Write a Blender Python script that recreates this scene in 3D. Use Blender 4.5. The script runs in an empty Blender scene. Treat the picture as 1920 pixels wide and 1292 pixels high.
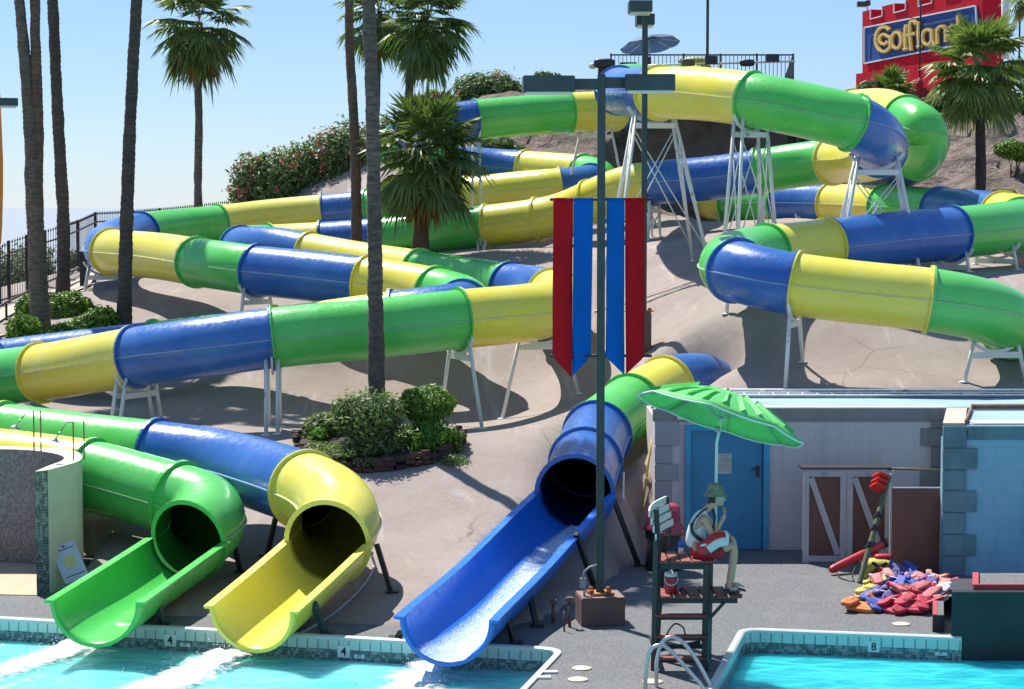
import bpy, bmesh, math, random
import numpy as np
from mathutils import Vector, Matrix, noise
R = math.radians
rng = random.Random(7)
scene = bpy.context.scene
COL = scene.collection

# ---------------------------------------------------------------- camera model
F = 3900.0; CX, CY = 960.0, 646.0; H = 6.3
PITCH = math.atan((646 - 380) / F)
FWD = Vector((0, math.cos(PITCH), -math.sin(PITCH)))
UPV = Vector((0, math.sin(PITCH), math.cos(PITCH)))
RIGHT = Vector((1, 0, 0))
EYE = Vector((0, 0, H))
K = 0.886

def ray(px, py):
    return FWD + RIGHT * ((px - CX) / F) + UPV * (-(py - CY) / F)
def U(px, py, D):
    d = ray(px, py)
    return EYE + d * (D / d.y)
def G(px, py, z=0.0):
    d = ray(px, py)
    return EYE + d * ((z - H) / d.z)
def proj(p):
    v = p - EYE
    c = v.dot(FWD)
    return (CX + F * v.x / c, CY - F * v.dot(UPV) / c)

# ---------------------------------------------------------------- materials
def _nodes(name):
    m = bpy.data.materials.new(name); m.use_nodes = True
    nt = m.node_tree
    return m, nt, nt.nodes['Principled BSDF'], nt.nodes['Material Output']
def _pos(nt):
    return nt.nodes.new('ShaderNodeTexCoord').outputs['Object']
def _noise(nt, vec, scale, detail=4, rough=0.55, dist=0.0):
    n = nt.nodes.new('ShaderNodeTexNoise')
    n.inputs['Scale'].default_value = scale; n.inputs['Detail'].default_value = detail
    n.inputs['Roughness'].default_value = rough; n.inputs['Distortion'].default_value = dist
    nt.links.new(vec, n.inputs['Vector']); return n
def _ramp(nt, fac, stops):
    r = nt.nodes.new('ShaderNodeValToRGB'); e = r.color_ramp.elements
    while len(e) > 1: e.remove(e[-1])
    for i, (p, c) in enumerate(stops):
        el = e[0] if i == 0 else e.new(p)
        el.position = p; el.color = (c[0], c[1], c[2], 1) if not isinstance(c, (int, float)) else (c, c, c, 1)
    nt.links.new(fac, r.inputs['Fac']); return r
def _mix(nt, fac, a, b, mode='MIX'):
    m = nt.nodes.new('ShaderNodeMix'); m.data_type = 'RGBA'; m.blend_type = mode
    for sock, v in ((m.inputs[0], fac), (m.inputs[6], a), (m.inputs[7], b)):
        if isinstance(v, (int, float)): sock.default_value = v
        elif isinstance(v, tuple): sock.default_value = (v[0], v[1], v[2], 1)
        else: nt.links.new(v, sock)
    return m.outputs[2]
def _bump(nt, bs, h, strength, dist):
    b = nt.nodes.new('ShaderNodeBump'); b.inputs['Strength'].default_value = strength; b.inputs['Distance'].default_value = dist
    nt.links.new(h, b.inputs['Height']); nt.links.new(b.outputs['Normal'], bs.inputs['Normal'])
def scl(c, k): return tuple(min(1, max(0, x * k)) for x in c)

def pmat(name, col, rough=0.6, var=0.18, scale=4.0, bump=0.0, bscale=30, metal=0.0, spec=0.5, coat=0.0):
    m, nt, bs, out = _nodes(name)
    p = _pos(nt)
    n = _noise(nt, p, scale, 5)
    r = _ramp(nt, n.outputs['Fac'], [(0.3, scl(col, 1 - var)), (0.7, scl(col, 1 + var))])
    nt.links.new(r.outputs['Color'], bs.inputs['Base Color'])
    bs.inputs['Roughness'].default_value = rough; bs.inputs['Metallic'].default_value = metal
    bs.inputs['Specular IOR Level'].default_value = spec; bs.inputs['Coat Weight'].default_value = coat
    bs.inputs['Coat Roughness'].default_value = 0.12
    if bump:
        n2 = _noise(nt, p, bscale, 4); _bump(nt, bs, n2.outputs['Fac'], bump, 0.02)
    return m

def leafmat(name, c1, c2, rough=0.5, trans=0.3, c3=None):
    m, nt, bs, out = _nodes(name)
    g = nt.nodes.new('ShaderNodeNewGeometry')
    st = [(0.0, c1), (0.75, c2)]
    if c3: st.append((1.0, c3))
    r = _ramp(nt, g.outputs['Random Per Island'], st)
    nt.links.new(r.outputs['Color'], bs.inputs['Base Color'])
    bs.inputs['Roughness'].default_value = rough; bs.inputs['Specular IOR Level'].default_value = 0.35
    t = nt.nodes.new('ShaderNodeBsdfTranslucent')
    mixc = _mix(nt, 0.5, r.outputs['Color'], (0.25, 0.42, 0.04))
    nt.links.new(mixc, t.inputs['Color'])
    ms = nt.nodes.new('ShaderNodeMixShader'); ms.inputs[0].default_value = trans
    nt.links.new(bs.outputs[0], ms.inputs[1]); nt.links.new(t.outputs[0], ms.inputs[2]); nt.links.new(ms.outputs[0], out.inputs['Surface'])
    return m

def fibre(name, col, fade, rough=0.24, two=True):
    spot = 0.35 if two else 0.0
    m, nt, bs, out = _nodes(name)
    p = _pos(nt)
    n = _noise(nt, p, 0.7, 5, 0.6); n3 = _noise(nt, p, 9, 4, 0.7)
    base = _mix(nt, _ramp(nt, n.outputs['Fac'], [(0.38, 0.0), (0.72, 0.55)]).outputs['Color'], col, fade)
    base = _mix(nt, _ramp(nt, n3.outputs['Fac'], [(0.54, 0.0), (0.8, spot)]).outputs['Color'], base, scl(col, 0.5))
    nt.links.new(base, bs.inputs['Base Color'])
    rr = _ramp(nt, n3.outputs['Fac'], [(0.3, rough * 0.75), (0.75, rough * 1.7)])
    nt.links.new(rr.outputs['Color'], bs.inputs['Roughness'])
    w = _noise(nt, p, 5.0, 3, 0.5)
    w2 = _noise(nt, p, 26.0, 2, 0.5)
    add = nt.nodes.new('ShaderNodeMath'); add.operation = 'MULTIPLY_ADD'; add.inputs[1].default_value = 0.22
    nt.links.new(w2.outputs['Fac'], add.inputs[0]); nt.links.new(w.outputs['Fac'], add.inputs[2])
    _bump(nt, bs, add.outputs[0], 0.13, 0.035)
    if two:      # inner faces get a darkened tube colour, shade painted into the closed tube
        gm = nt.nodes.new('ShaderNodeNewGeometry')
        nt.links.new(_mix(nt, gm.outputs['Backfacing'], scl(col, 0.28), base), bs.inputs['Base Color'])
    return m

M = {}
M['Gs'] = pmat('pale_green_seam', (0.22, 0.50, 0.24), 0.5); M['Bs'] = pmat('pale_blue_seam', (0.20, 0.30, 0.52), 0.5); M['Ys'] = pmat('pale_yellow_seam', (0.70, 0.65, 0.28), 0.5)
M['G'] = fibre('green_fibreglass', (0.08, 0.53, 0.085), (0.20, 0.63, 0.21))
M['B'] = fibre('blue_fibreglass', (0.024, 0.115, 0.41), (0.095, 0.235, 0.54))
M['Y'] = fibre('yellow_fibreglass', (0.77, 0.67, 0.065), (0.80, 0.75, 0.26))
M['B2'] = fibre('bright_blue_fibreglass', (0.012, 0.15, 0.60), (0.03, 0.2, 0.66), 0.3, False)
M['Gf'] = fibre('green_flume_fibreglass', (0.075, 0.52, 0.085), (0.12, 0.58, 0.13), 0.28, False); M['Yf'] = fibre('yellow_flume_fibreglass', (0.77, 0.67, 0.065), (0.80, 0.73, 0.18), 0.28, False)
M['white'] = pmat('white_paint_steel', (0.72, 0.73, 0.70), 0.45, 0.1, 6)
M['whiterust'] = None
def rustwhite():
    m, nt, bs, out = _nodes('white_paint_steel_with_rust'); p = _pos(nt)
    n = _noise(nt, p, 2.6, 6, 0.65)
    c = _mix(nt, _ramp(nt, n.outputs['Fac'], [(0.62, 0.0), (0.70, 1.0)]).outputs['Color'], (0.72, 0.73, 0.70), (0.30, 0.15, 0.07))
    n2 = _noise(nt, p, 12, 4); c = _mix(nt, _ramp(nt, n2.outputs['Fac'], [(0.5, 0.0), (0.8, 0.35)]).outputs['Color'], c, (0.5, 0.48, 0.42))
    nt.links.new(c, bs.inputs['Base Color']); bs.inputs['Roughness'].default_value = 0.5
    return m
M['whiterust'] = rustwhite()
M['black'] = pmat('black_paint_steel', (0.018, 0.018, 0.02), 0.45, 0.2)
M['darkgreen'] = pmat('dark_green_paint_steel', (0.028, 0.05, 0.05), 0.45, 0.25, 3)
M['bark'] = None
def barkmat(name, ca, cb, ring=9.0):
    m, nt, bs, out = _nodes(name); p = _pos(nt)
    mp = nt.nodes.new('ShaderNodeMapping'); mp.inputs['Scale'].default_value = (2.5, 2.5, ring); nt.links.new(p, mp.inputs['Vector'])
    n = _noise(nt, mp.outputs[0], 2.0, 5, 0.65, 0.4)
    mp2 = nt.nodes.new('ShaderNodeMapping'); mp2.inputs['Scale'].default_value = (14, 14, 1.2); nt.links.new(p, mp2.inputs['Vector'])
    n2 = _noise(nt, mp2.outputs[0], 1.5, 4, 0.6)
    c = _ramp(nt, n.outputs['Fac'], [(0.35, ca), (0.65, cb)]).outputs['Color']
    n3 = _noise(nt, p, 0.5, 3); c = _mix(nt, _ramp(nt, n3.outputs['Fac'], [(0.4, 0.0), (0.7, 0.5)]).outputs['Color'], c, scl(ca, 0.7))
    nt.links.new(c, bs.inputs['Base Color']); bs.inputs['Roughness'].default_value = 0.9
    ad = nt.nodes.new('ShaderNodeMath'); ad.operation = 'MULTIPLY_ADD'; ad.inputs[1].default_value = 0.5
    nt.links.new(n2.outputs['Fac'], ad.inputs[0]); nt.links.new(n.outputs['Fac'], ad.inputs[2])
    _bump(nt, bs, ad.outputs[0], 0.9, 0.05); return m
M['bark'] = barkmat('palm_bark', (0.07, 0.055, 0.044), (0.20, 0.16, 0.13))
M['barkr'] = barkmat('reddish_palm_bark', (0.08, 0.05, 0.036), (0.19, 0.125, 0.09))
M['barkd'] = barkmat('dark_palm_bark', (0.045, 0.035, 0.029), (0.12, 0.096, 0.078))
M['twig'] = barkmat('shrub_stem', (0.09, 0.065, 0.045), (0.16, 0.12, 0.09), 2)
M['palmleaf'] = leafmat('palm_leaf', (0.048, 0.088, 0.024), (0.11, 0.165, 0.045), 0.42, 0.24, (0.19, 0.23, 0.085))
M['palmleafy'] = leafmat('sunny_palm_leaf', (0.065, 0.11, 0.024), (0.16, 0.225, 0.05), 0.42, 0.3, (0.29, 0.33, 0.11))  # lighter copy of the palm leaf, sunlight put into its colours
M['deadleaf'] = leafmat('dead_palm_leaf', (0.22, 0.11, 0.03), (0.34, 0.17, 0.045), 0.7, 0.2)
M['petiole'] = pmat('palm_leaf_stalk', (0.20, 0.22, 0.10), 0.55)
M['shrub'] = leafmat('oleander_leaf', (0.06, 0.105, 0.035), (0.145, 0.20, 0.07), 0.45, 0.3, (0.24, 0.29, 0.14))
M['hedge'] = leafmat('boxed_shrub_leaf', (0.045, 0.11, 0.012), (0.13, 0.27, 0.02), 0.42, 0.3, (0.18, 0.32, 0.04))
M['feather'] = leafmat('feathery_shrub_leaf', (0.075, 0.13, 0.038), (0.17, 0.245, 0.07), 0.5, 0.3, (0.2, 0.27, 0.1))
M['lime'] = leafmat('lime_leaf', (0.09, 0.22, 0.02), (0.16, 0.36, 0.04), 0.45, 0.35)
M['dusty'] = leafmat('desert_tree_leaf', (0.11, 0.13, 0.075), (0.20, 0.21, 0.13), 0.7, 0.2)
M['flower'] = leafmat('pink_flower', (0.60, 0.06, 0.09), (0.78, 0.16, 0.20), 0.6, 0.2, (0.75, 0.28, 0.3))

def hillmat():
    m, nt, bs, out = _nodes('tan_sprayed_concrete'); p = _pos(nt)
    n1 = _noise(nt, p, 0.35, 6, 0.6, 0.5); n2 = _noise(nt, p, 2.2, 6, 0.65); n3 = _noise(nt, p, 30, 3)
    c = _ramp(nt, n1.outputs['Fac'], [(0.3, (0.275, 0.226, 0.202)), (0.55, (0.33, 0.275, 0.249)), (0.75, (0.37, 0.315, 0.29))]).outputs['Color']
    c = _mix(nt, _ramp(nt, n2.outputs['Fac'], [(0.52, 0.0), (0.75, 0.5)]).outputs['Color'], c, (0.235, 0.185, 0.162))
    # runs of lime washed down the slope
    mp = nt.nodes.new('ShaderNodeMapping'); mp.inputs['Scale'].default_value = (1.1, 0.16, 0.3); mp.inputs['Rotation'].default_value = (0, 0, 0.25); nt.links.new(p, mp.inputs['Vector'])
    n4 = _noise(nt, mp.outputs[0], 1.3, 6, 0.7, 0.6)
    c = _mix(nt, _ramp(nt, n4.outputs['Fac'], [(0.58, 0.0), (0.74, 0.75)]).outputs['Color'], c, (0.50, 0.46, 0.44))
    n5 = _noise(nt, mp.outputs[0], 0.9, 5, 0.6, 1.0)
    c = _mix(nt, _ramp(nt, n5.outputs['Fac'], [(0.66, 0.0), (0.78, 0.5)]).outputs['Color'], c, (0.25, 0.155, 0.10))
    # cracks
    nd = _noise(nt, p, 1.4, 4, 0.6)
    dv = _mix(nt, 0.25, p, nd.outputs['Color'])
    v = nt.nodes.new('ShaderNodeTexVoronoi'); v.feature = 'DISTANCE_TO_EDGE'; v.inputs['Scale'].default_value = 0.42
    nt.links.new(dv, v.inputs['Vector'])
    crk = _ramp(nt, v.outputs['Distance'], [(0.0, 1.0), (0.006, 0.0)])
    nm = _noise(nt, p, 0.3, 2); gate = _ramp(nt, nm.outputs['Fac'], [(0.5, 0.0), (0.62, 0.75)])
    mul = nt.nodes.new('ShaderNodeMath'); mul.operation = 'MULTIPLY'
    nt.links.new(crk.outputs['Color'], mul.inputs[0]); nt.links.new(gate.outputs['Color'], mul.inputs[1])
    c = _mix(nt, mul.outputs[0], c, (0.12, 0.09, 0.075))
    c = _mix(nt, _ramp(nt, n3.outputs['Fac'], [(0.45, 0.0), (0.75, 0.45)]).outputs['Color'], c, (0.19, 0.15, 0.13))
    n6 = _noise(nt, p, 9, 6, 0.7); c = _mix(nt, _ramp(nt, n6.outputs['Fac'], [(0.55, 0.0), (0.75, 0.4)]).outputs['Color'], c, (0.40, 0.35, 0.33))
    n7 = _noise(nt, p, 0.9, 5, 0.65, 1.5); c = _mix(nt, _ramp(nt, n7.outputs['Fac'], [(0.6, 0.0), (0.66, 0.16)]).outputs['Color'], c, (0.20, 0.155, 0.135))
    nt.links.new(c, bs.inputs['Base Color']); bs.inputs['Roughness'].default_value = 0.9; bs.inputs['Specular IOR Level'].default_value = 0.2
    _bump(nt, bs, n2.outputs['Fac'], 0.35, 0.05); return m
M['hill'] = hillmat()
def rockmat():
    m, nt, bs, out = _nodes('rough_rock'); p = _pos(nt)
    n1 = _noise(nt, p, 1.2, 8, 0.65, 0.6); n2 = _noise(nt, p, 6, 6, 0.7)
    c = _ramp(nt, n1.outputs['Fac'], [(0.3, (0.21, 0.16, 0.138)), (0.55, (0.37, 0.295, 0.26)), (0.75, (0.47, 0.39, 0.35))]).outputs['Color']
    nt.links.new(c, bs.inputs['Base Color']); bs.inputs['Roughness'].default_value = 0.95; bs.inputs['Specular IOR Level'].default_value = 0.15
    v_ = nt.nodes.new('ShaderNodeTexVoronoi'); v_.inputs['Scale'].default_value = 1.6; mpv = nt.nodes.new('ShaderNodeMapping'); mpv.inputs['Scale'].default_value = (1, 1, 2.2); nt.links.new(_mix(nt, 0.3, p, n1.outputs['Color']), mpv.inputs['Vector']); nt.links.new(mpv.outputs[0], v_.inputs['Vector'])
    ad = nt.nodes.new('ShaderNodeMath'); ad.operation = 'ADD'; nt.links.new(v_.outputs['Distance'], ad.inputs[0]); nt.links.new(n2.outputs['Fac'], ad.inputs[1])
    _bump(nt, bs, ad.outputs[0], 1.0, 0.35); return m
M['rock'] = rockmat()
def deckmat():
    m, nt, bs, out = _nodes('grey_pebble_deck'); p = _pos(nt)
    v = nt.nodes.new('ShaderNodeTexVoronoi'); v.inputs['Scale'].default_value = 60; nt.links.new(p, v.inputs['Vector'])
    bw = nt.nodes.new('ShaderNodeRGBToBW'); nt.links.new(v.outputs['Color'], bw.inputs[0])
    c = _ramp(nt, bw.outputs[0], [(0.15, (0.075, 0.076, 0.079)), (0.5, (0.118, 0.121, 0.126)), (0.85, (0.19, 0.193, 0.195))]).outputs['Color']
    n1 = _noise(nt, p, 0.8, 6, 0.65)
    c = _mix(nt, _ramp(nt, n1.outputs['Fac'], [(0.5, 0.0), (0.75, 0.45)]).outputs['Color'], c, (0.21, 0.21, 0.205))
    n2 = _noise(nt, p, 3.2, 5, 0.7)
    c = _mix(nt, _ramp(nt, n2.outputs['Fac'], [(0.6, 0.0), (0.8, 0.4)]).outputs['Color'], c, (0.10, 0.10, 0.11))
    nt.links.new(c, bs.inputs['Base Color']); bs.inputs['Roughness'].default_value = 0.8
    _bump(nt, bs, v.outputs['Distance'], 0.35, 0.01); return m
M['deck'] = deckmat()
def watermat(name, c1, c2, sx=1.0):
    m, nt, bs, out = _nodes(name); p = _pos(nt)
    mp = nt.nodes.new('ShaderNodeMapping'); mp.inputs['Scale'].default_value = (0.55, 1.0, 1); nt.links.new(p, mp.inputs['Vector'])
    n1 = _noise(nt, mp.outputs[0], 0.7 * sx, 5, 0.6, 1.2)
    c = _ramp(nt, n1.outputs['Fac'], [(0.35, c1), (0.68, c2)]).outputs['Color']
    # soft caustic net of light painted into the water colour
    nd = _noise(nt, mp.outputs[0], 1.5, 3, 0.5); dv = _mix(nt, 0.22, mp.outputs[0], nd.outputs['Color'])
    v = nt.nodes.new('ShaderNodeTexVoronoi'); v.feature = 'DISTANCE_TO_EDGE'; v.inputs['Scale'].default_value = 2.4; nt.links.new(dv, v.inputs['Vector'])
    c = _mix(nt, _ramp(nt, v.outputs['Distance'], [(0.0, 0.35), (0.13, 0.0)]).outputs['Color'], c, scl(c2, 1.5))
    nt.links.new(c, bs.inputs['Base Color']); bs.inputs['Roughness'].default_value = 0.12; bs.inputs['IOR'].default_value = 1.33
    mp2 = nt.nodes.new('ShaderNodeMapping'); mp2.inputs['Scale'].default_value = (0.6, 1.3, 1); nt.links.new(p, mp2.inputs['Vector'])
    w = _noise(nt, mp2.outputs[0], 2.3, 4, 0.55, 0.8)
    _bump(nt, bs, w.outputs['Fac'], 0.55, 0.10)
    bs.subsurface_method = 'BURLEY'; bs.inputs['Subsurface Weight'].default_value = 0.8; bs.inputs['Subsurface Radius'].default_value = (0.8, 1.0, 1.0); bs.inputs['Subsurface Scale'].default_value = 0.7
    return m
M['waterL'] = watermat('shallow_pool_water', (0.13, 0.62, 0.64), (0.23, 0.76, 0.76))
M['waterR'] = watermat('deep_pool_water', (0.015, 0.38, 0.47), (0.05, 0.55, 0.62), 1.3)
def tilemat(name, cols, scale, mortar=(0.55, 0.58, 0.56), msize=0.02, tw=1.0, th=1.0, bw=False):
    m, nt, bs, out = _nodes(name)
    uv = nt.nodes.new('ShaderNodeTexCoord').outputs['UV']
    b = nt.nodes.new('ShaderNodeTexBrick'); b.offset = 0.0; b.squash = 1.0
    b.inputs['Scale'].default_value = scale; b.inputs['Mortar Size'].default_value = msize
    b.inputs['Brick Width'].default_value = tw; b.inputs['Row Height'].default_value = th
    b.inputs['Mortar'].default_value = (*mortar, 1); b.inputs['Color1'].default_value = (*cols[0], 1); b.inputs['Color2'].default_value = (*cols[1], 1)
    nt.links.new(uv, b.inputs['Vector'])
    c = b.outputs['Color']
    if len(cols) > 2:
        wn = nt.nodes.new('ShaderNodeTexVoronoi'); wn.inputs['Scale'].default_value = scale * 1.0; wn.inputs['Randomness'].default_value = 0.15
        nt.links.new(uv, wn.inputs['Vector'])
        bwn = nt.nodes.new('ShaderNodeRGBToBW'); nt.links.new(wn.outputs['Color'], bwn.inputs[0])
        k = _ramp(nt, bwn.outputs[0], [(0.0, cols[0]), (0.4, cols[1]), (0.6, cols[2]), (1.0, cols[0])])
        k.color_ramp.interpolation = 'CONSTANT'
        c = _mix(nt, b.outputs['Fac'], k.outputs['Color'], mortar)
    n = _noise(nt, _pos(nt), 1.2, 4); c = _mix(nt, _ramp(nt, n.outputs['Fac'], [(0.5, 0.0), (0.8, 0.4)]).outputs['Color'], c, scl(cols[0], 0.8))
    nt.links.new(c, bs.inputs['Base Color']); bs.inputs['Roughness'].default_value = 0.3
    return m
M['aqua_tile'] = tilemat('aqua_white_tile', [(0.50, 0.62, 0.58), (0.58, 0.68, 0.64)], 1.0, (0.24, 0.28, 0.28), 0.012, 0.16, 0.5)
M['mosaic'] = tilemat('dark_green_mosaic', [(0.035, 0.075, 0.075), (0.10, 0.16, 0.16), (0.28, 0.34, 0.34)], 24.0, (0.28, 0.34, 0.34), 0.06)
M['mosaicw'] = tilemat('brown_mosaic', [(0.19, 0.15, 0.135), (0.27, 0.225, 0.205), (0.12, 0.095, 0.09)], 30.0, (0.30, 0.26, 0.24), 0.05)
M['mosaicb'] = tilemat('blue_grey_mosaic', [(0.09, 0.14, 0.16), (0.22, 0.27, 0.28), (0.035, 0.05, 0.06)], 20.0, (0.32, 0.34, 0.34), 0.05)
M['coping'] = pmat('white_bullnose_tile', (0.58, 0.60, 0.58), 0.35, 0.08, 3)
M['cream'] = pmat('cream_render', (0.62, 0.60, 0.42), 0.8, 0.06, 3, 0.2)
M['sand'] = pmat('tan_floor', (0.50, 0.40, 0.28), 0.9, 0.08, 3, 0.2)
M['path'] = pmat('pink_path', (0.52, 0.40, 0.32), 0.9, 0.08, 2, 0.2)
# ---------------------------------------------------------------- mesh helpers
class MB:
    def __init__(s): s.v = []; s.f = []; s.m = []; s.uv = None; s.sm = []
    def face(s, idx, mi=0, smooth=False): s.f.append(tuple(idx)); s.m.append(mi); s.sm.append(smooth)
    def quad(s, a, b, c, d, mi=0):
        i = len(s.v); s.v += [tuple(a), tuple(b), tuple(c), tuple(d)]; s.face((i, i+1, i+2, i+3), mi)
    def obox(s, c, ax, ay, az, mi=0):
        c = Vector(c); i = len(s.v)
        for dx in (-1, 1):
            for dy in (-1, 1):
                for dz in (-1, 1): s.v.append(tuple(c + ax*dx + ay*dy + az*dz))
        for q in ((0,1,3,2),(4,6,7,5),(0,4,5,1),(2,3,7,6),(0,2,6,4),(1,5,7,3)): s.face([i+k for k in q], mi)
    def box(s, c, sx, sy, sz, mi=0, rz=0.0):
        cz, sn = math.cos(rz), math.sin(rz)
        s.obox(c, Vector((cz*sx/2, sn*sx/2, 0)), Vector((-sn*sy/2, cz*sy/2, 0)), Vector((0, 0, sz/2)), mi)
    def bar(s, a, b, w, h, mi=0, up=Vector((0,0,1))):
        a, b = Vector(a), Vector(b); t = (b-a); L = t.length; t.normalize()
        sd = t.cross(up)
        if sd.length < 1e-3: sd = t.cross(Vector((0,1,0)))
        sd.normalize(); u = sd.cross(t)
        s.obox((a+b)/2, t*L/2, sd*w/2, u*h/2, mi)
    def tube(s, pts, rad, seg=10, cap=True, mi=0, smooth=True, closed=False):
        pts = [Vector(p) for p in pts]; n = len(pts)
        if not hasattr(rad, '__len__'): rad = [rad]*n
        i0 = len(s.v); prev = None
        for k, p in enumerate(pts):
            t = (pts[min(k+1, n-1)] - pts[max(k-1, 0)])
            if closed: t = pts[(k+1) % n] - pts[(k-1) % n]
            t.normalize()
            if prev is None:
                a = t.cross(Vector((0,0,1)))
                if a.length < 1e-2: a = t.cross(Vector((0,1,0)))
                a.normalize()
            else:
                a = prev - t*prev.dot(t); a.normalize()
            prev = a; b = t.cross(a)
            for j in range(seg):
                th = 2*math.pi*j/seg
                s.v.append(tuple(p + (a*math.cos(th) + b*math.sin(th))*rad[k]))
        for k in range(n-1 if not closed else n):
            k2 = (k+1) % n
            for j in range(seg):
                j2 = (j+1) % seg
                s.face((i0+k*seg+j, i0+k*seg+j2, i0+k2*seg+j2, i0+k2*seg+j), mi, smooth)
        if cap and not closed:
            s.face([i0+j for j in range(seg)][::-1], mi); s.face([i0+(n-1)*seg+j for j in range(seg)], mi)
    def lathe(s, c, prof, seg=24, mi=0, mat=None, smooth=True, capb=True, capt=True):
        c = Vector(c); i0 = len(s.v); n = len(prof)
        for (r, z) in prof:
            for j in range(seg):
                th = 2*math.pi*j/seg; p = Vector((r*math.cos(th), r*math.sin(th), z))
                if mat: p = mat @ p
                s.v.append(tuple(c+p))
        for k in range(n-1):
            for j in range(seg):
                j2 = (j+1) % seg; s.face((i0+k*seg+j, i0+k*seg+j2, i0+(k+1)*seg+j2, i0+(k+1)*seg+j), mi, smooth)
        if capb: s.face([i0+j for j in range(seg)][::-1], mi)
        if capt: s.face([i0+(n-1)*seg+j for j in range(seg)], mi)
    def prism(s, pts, ext, mi=0):
        pts = [Vector(p) for p in pts]; ext = Vector(ext); i = len(s.v); n = len(pts)
        s.v += [tuple(p) for p in pts] + [tuple(p+ext) for p in pts]
        s.face([i+k for k in range(n)][::-1], mi); s.face([i+n+k for k in range(n)], mi)
        for k in range(n): s.face((i+k, i+(k+1) % n, i+n+(k+1) % n, i+n+k), mi)
    def ball(s, c, rx, ry, rz, seg=12, ring=8, mi=0, rot=None, pw=1.0):
        c = Vector(c); i0 = len(s.v)
        def sp(x): return math.copysign(abs(x)**pw, x)
        for k in range(ring+1):
            ph = -math.pi/2 + math.pi*k/ring
            for j in range(seg):
                th = 2*math.pi*j/seg
                p = Vector((rx*sp(math.cos(ph))*sp(math.cos(th)), ry*sp(math.cos(ph))*sp(math.sin(th)), rz*sp(math.sin(ph))))
                if rot: p = rot @ p
                s.v.append(tuple(c+p))
        for k in range(ring):
            for j in range(seg):
                j2 = (j+1) % seg; s.face((i0+k*seg+j, i0+k*seg+j2, i0+(k+1)*seg+j2, i0+(k+1)*seg+j), mi, True)
    def build(s, name, mats, parent=None, bevel=0.0, recalc=True, uvs=None):
        me = bpy.data.meshes.new(name); me.from_pydata(s.v, [], s.f)
        if not isinstance(mats, (list, tuple)): mats = [mats]
        for m in mats: me.materials.append(m)
        me.polygons.foreach_set('material_index', s.m); me.polygons.foreach_set('use_smooth', s.sm)
        if uvs is not None:
            l = me.uv_layers.new(name='UVMap')
            for pi, poly in enumerate(me.polygons):
                for k, li in enumerate(poly.loop_indices): l.data[li].uv = uvs[pi][k]
        if recalc:
            bm = bmesh.new(); bm.from_mesh(me); bmesh.ops.recalc_face_normals(bm, faces=bm.faces)
            if bevel: bmesh.ops.bevel(bm, geom=list(bm.edges), offset=bevel, segments=2, affect='EDGES', clamp_overlap=True)
            bm.to_mesh(me); bm.free()
        me.update()
        o = bpy.data.objects.new(name, me); COL.objects.link(o)
        if parent is not None:
            o.parent = parent; o.matrix_parent_inverse = Matrix.Translation(-base_of(parent))
        return o
def base_of(p):
    v = Vector(p.location)
    while p.parent is not None:
        v = Vector((0, 0, 0)); break
    return v
def tag(o, label=None, cat=None, group=None, kind=None):
    if label: o['label'] = label
    if cat: o['category'] = cat
    if group: o['group'] = group
    if kind: o['kind'] = kind
    return o
def thing(name, loc, label, cat, group=None):
    o = bpy.data.objects.new(name, None); COL.objects.link(o); o.location = loc; o.empty_display_size = 0.2
    return tag(o, label, cat, group)
def copy_thing(src, delta, label, rot=None):
    c = src.copy(); COL.objects.link(c); c.location = Vector(src.location) + Vector(delta)
    if rot is not None: c.rotation_euler = (0, 0, rot)
    c['label'] = label
    for ch in list(src.children):
        d = ch.copy(); COL.objects.link(d); d.parent = c
        for g in list(ch.children):
            e = g.copy(); COL.objects.link(e); e.parent = d
    return c
def textmesh(body, size, extrude, bold=0.0):
    cu = bpy.data.curves.new('txt', 'FONT'); cu.body = body; cu.size = size; cu.extrude = extrude; cu.offset = bold
    cu.align_x = 'CENTER'; cu.align_y = 'CENTER'; cu.resolution_u = 3
    o = bpy.data.objects.new('txt', cu); COL.objects.link(o)
    bpy.context.view_layer.update()
    me = bpy.data.meshes.new_from_object(o.evaluated_get(bpy.context.evaluated_depsgraph_get()))
    bpy.data.objects.remove(o); return me
def text(name, body, size, mat, origin, right, up, parent, extrude=0.003, bold=0.0):
    me = textmesh(body, size, extrude, bold); right = Vector(right).normalized(); up = Vector(up).normalized(); n = right.cross(up)
    mx = Matrix((right, up, n)).transposed().to_4x4(); mx.translation = Vector(origin)
    me.transform(mx); me.materials.clear(); me.materials.append(mat); me.name = name
    o = bpy.data.objects.new(name, me); COL.objects.link(o)
    if parent is not None: o.parent = parent; o.matrix_parent_inverse = Matrix.Translation(-base_of(parent))
    return o
def crom(P, n):
    """centripetal catmull rom through P, n samples per span; returns list of (u, point)"""
    P = [Vector(p) for p in P]; out = []
    Q = [P[0]*2 - P[1]] + P + [P[-1]*2 - P[-2]]
    for i in range(1, len(Q)-2):
        p0, p1, p2, p3 = Q[i-1], Q[i], Q[i+1], Q[i+2]
        t0 = 0; t1 = t0 + max((p1-p0).length, 1e-4)**0.5; t2 = t1 + max((p2-p1).length, 1e-4)**0.5; t3 = t2 + max((p3-p2).length, 1e-4)**0.5
        for k in range(n):
            t = t1 + (t2-t1)*k/n
            A1 = p0*((t1-t)/(t1-t0)) + p1*((t-t0)/(t1-t0)); A2 = p1*((t2-t)/(t2-t1)) + p2*((t-t1)/(t2-t1)); A3 = p2*((t3-t)/(t3-t2)) + p3*((t-t2)/(t3-t2))
            B1 = A1*((t2-t)/(t2-t0)) + A2*((t-t0)/(t2-t0)); B2 = A2*((t3-t)/(t3-t1)) + A3*((t-t1)/(t3-t1))
            out.append((i-1 + k/n, B1*((t2-t)/(t2-t1)) + B2*((t-t1)/(t2-t1))))
    out.append((len(P)-1, P[-1])); return out

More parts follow.
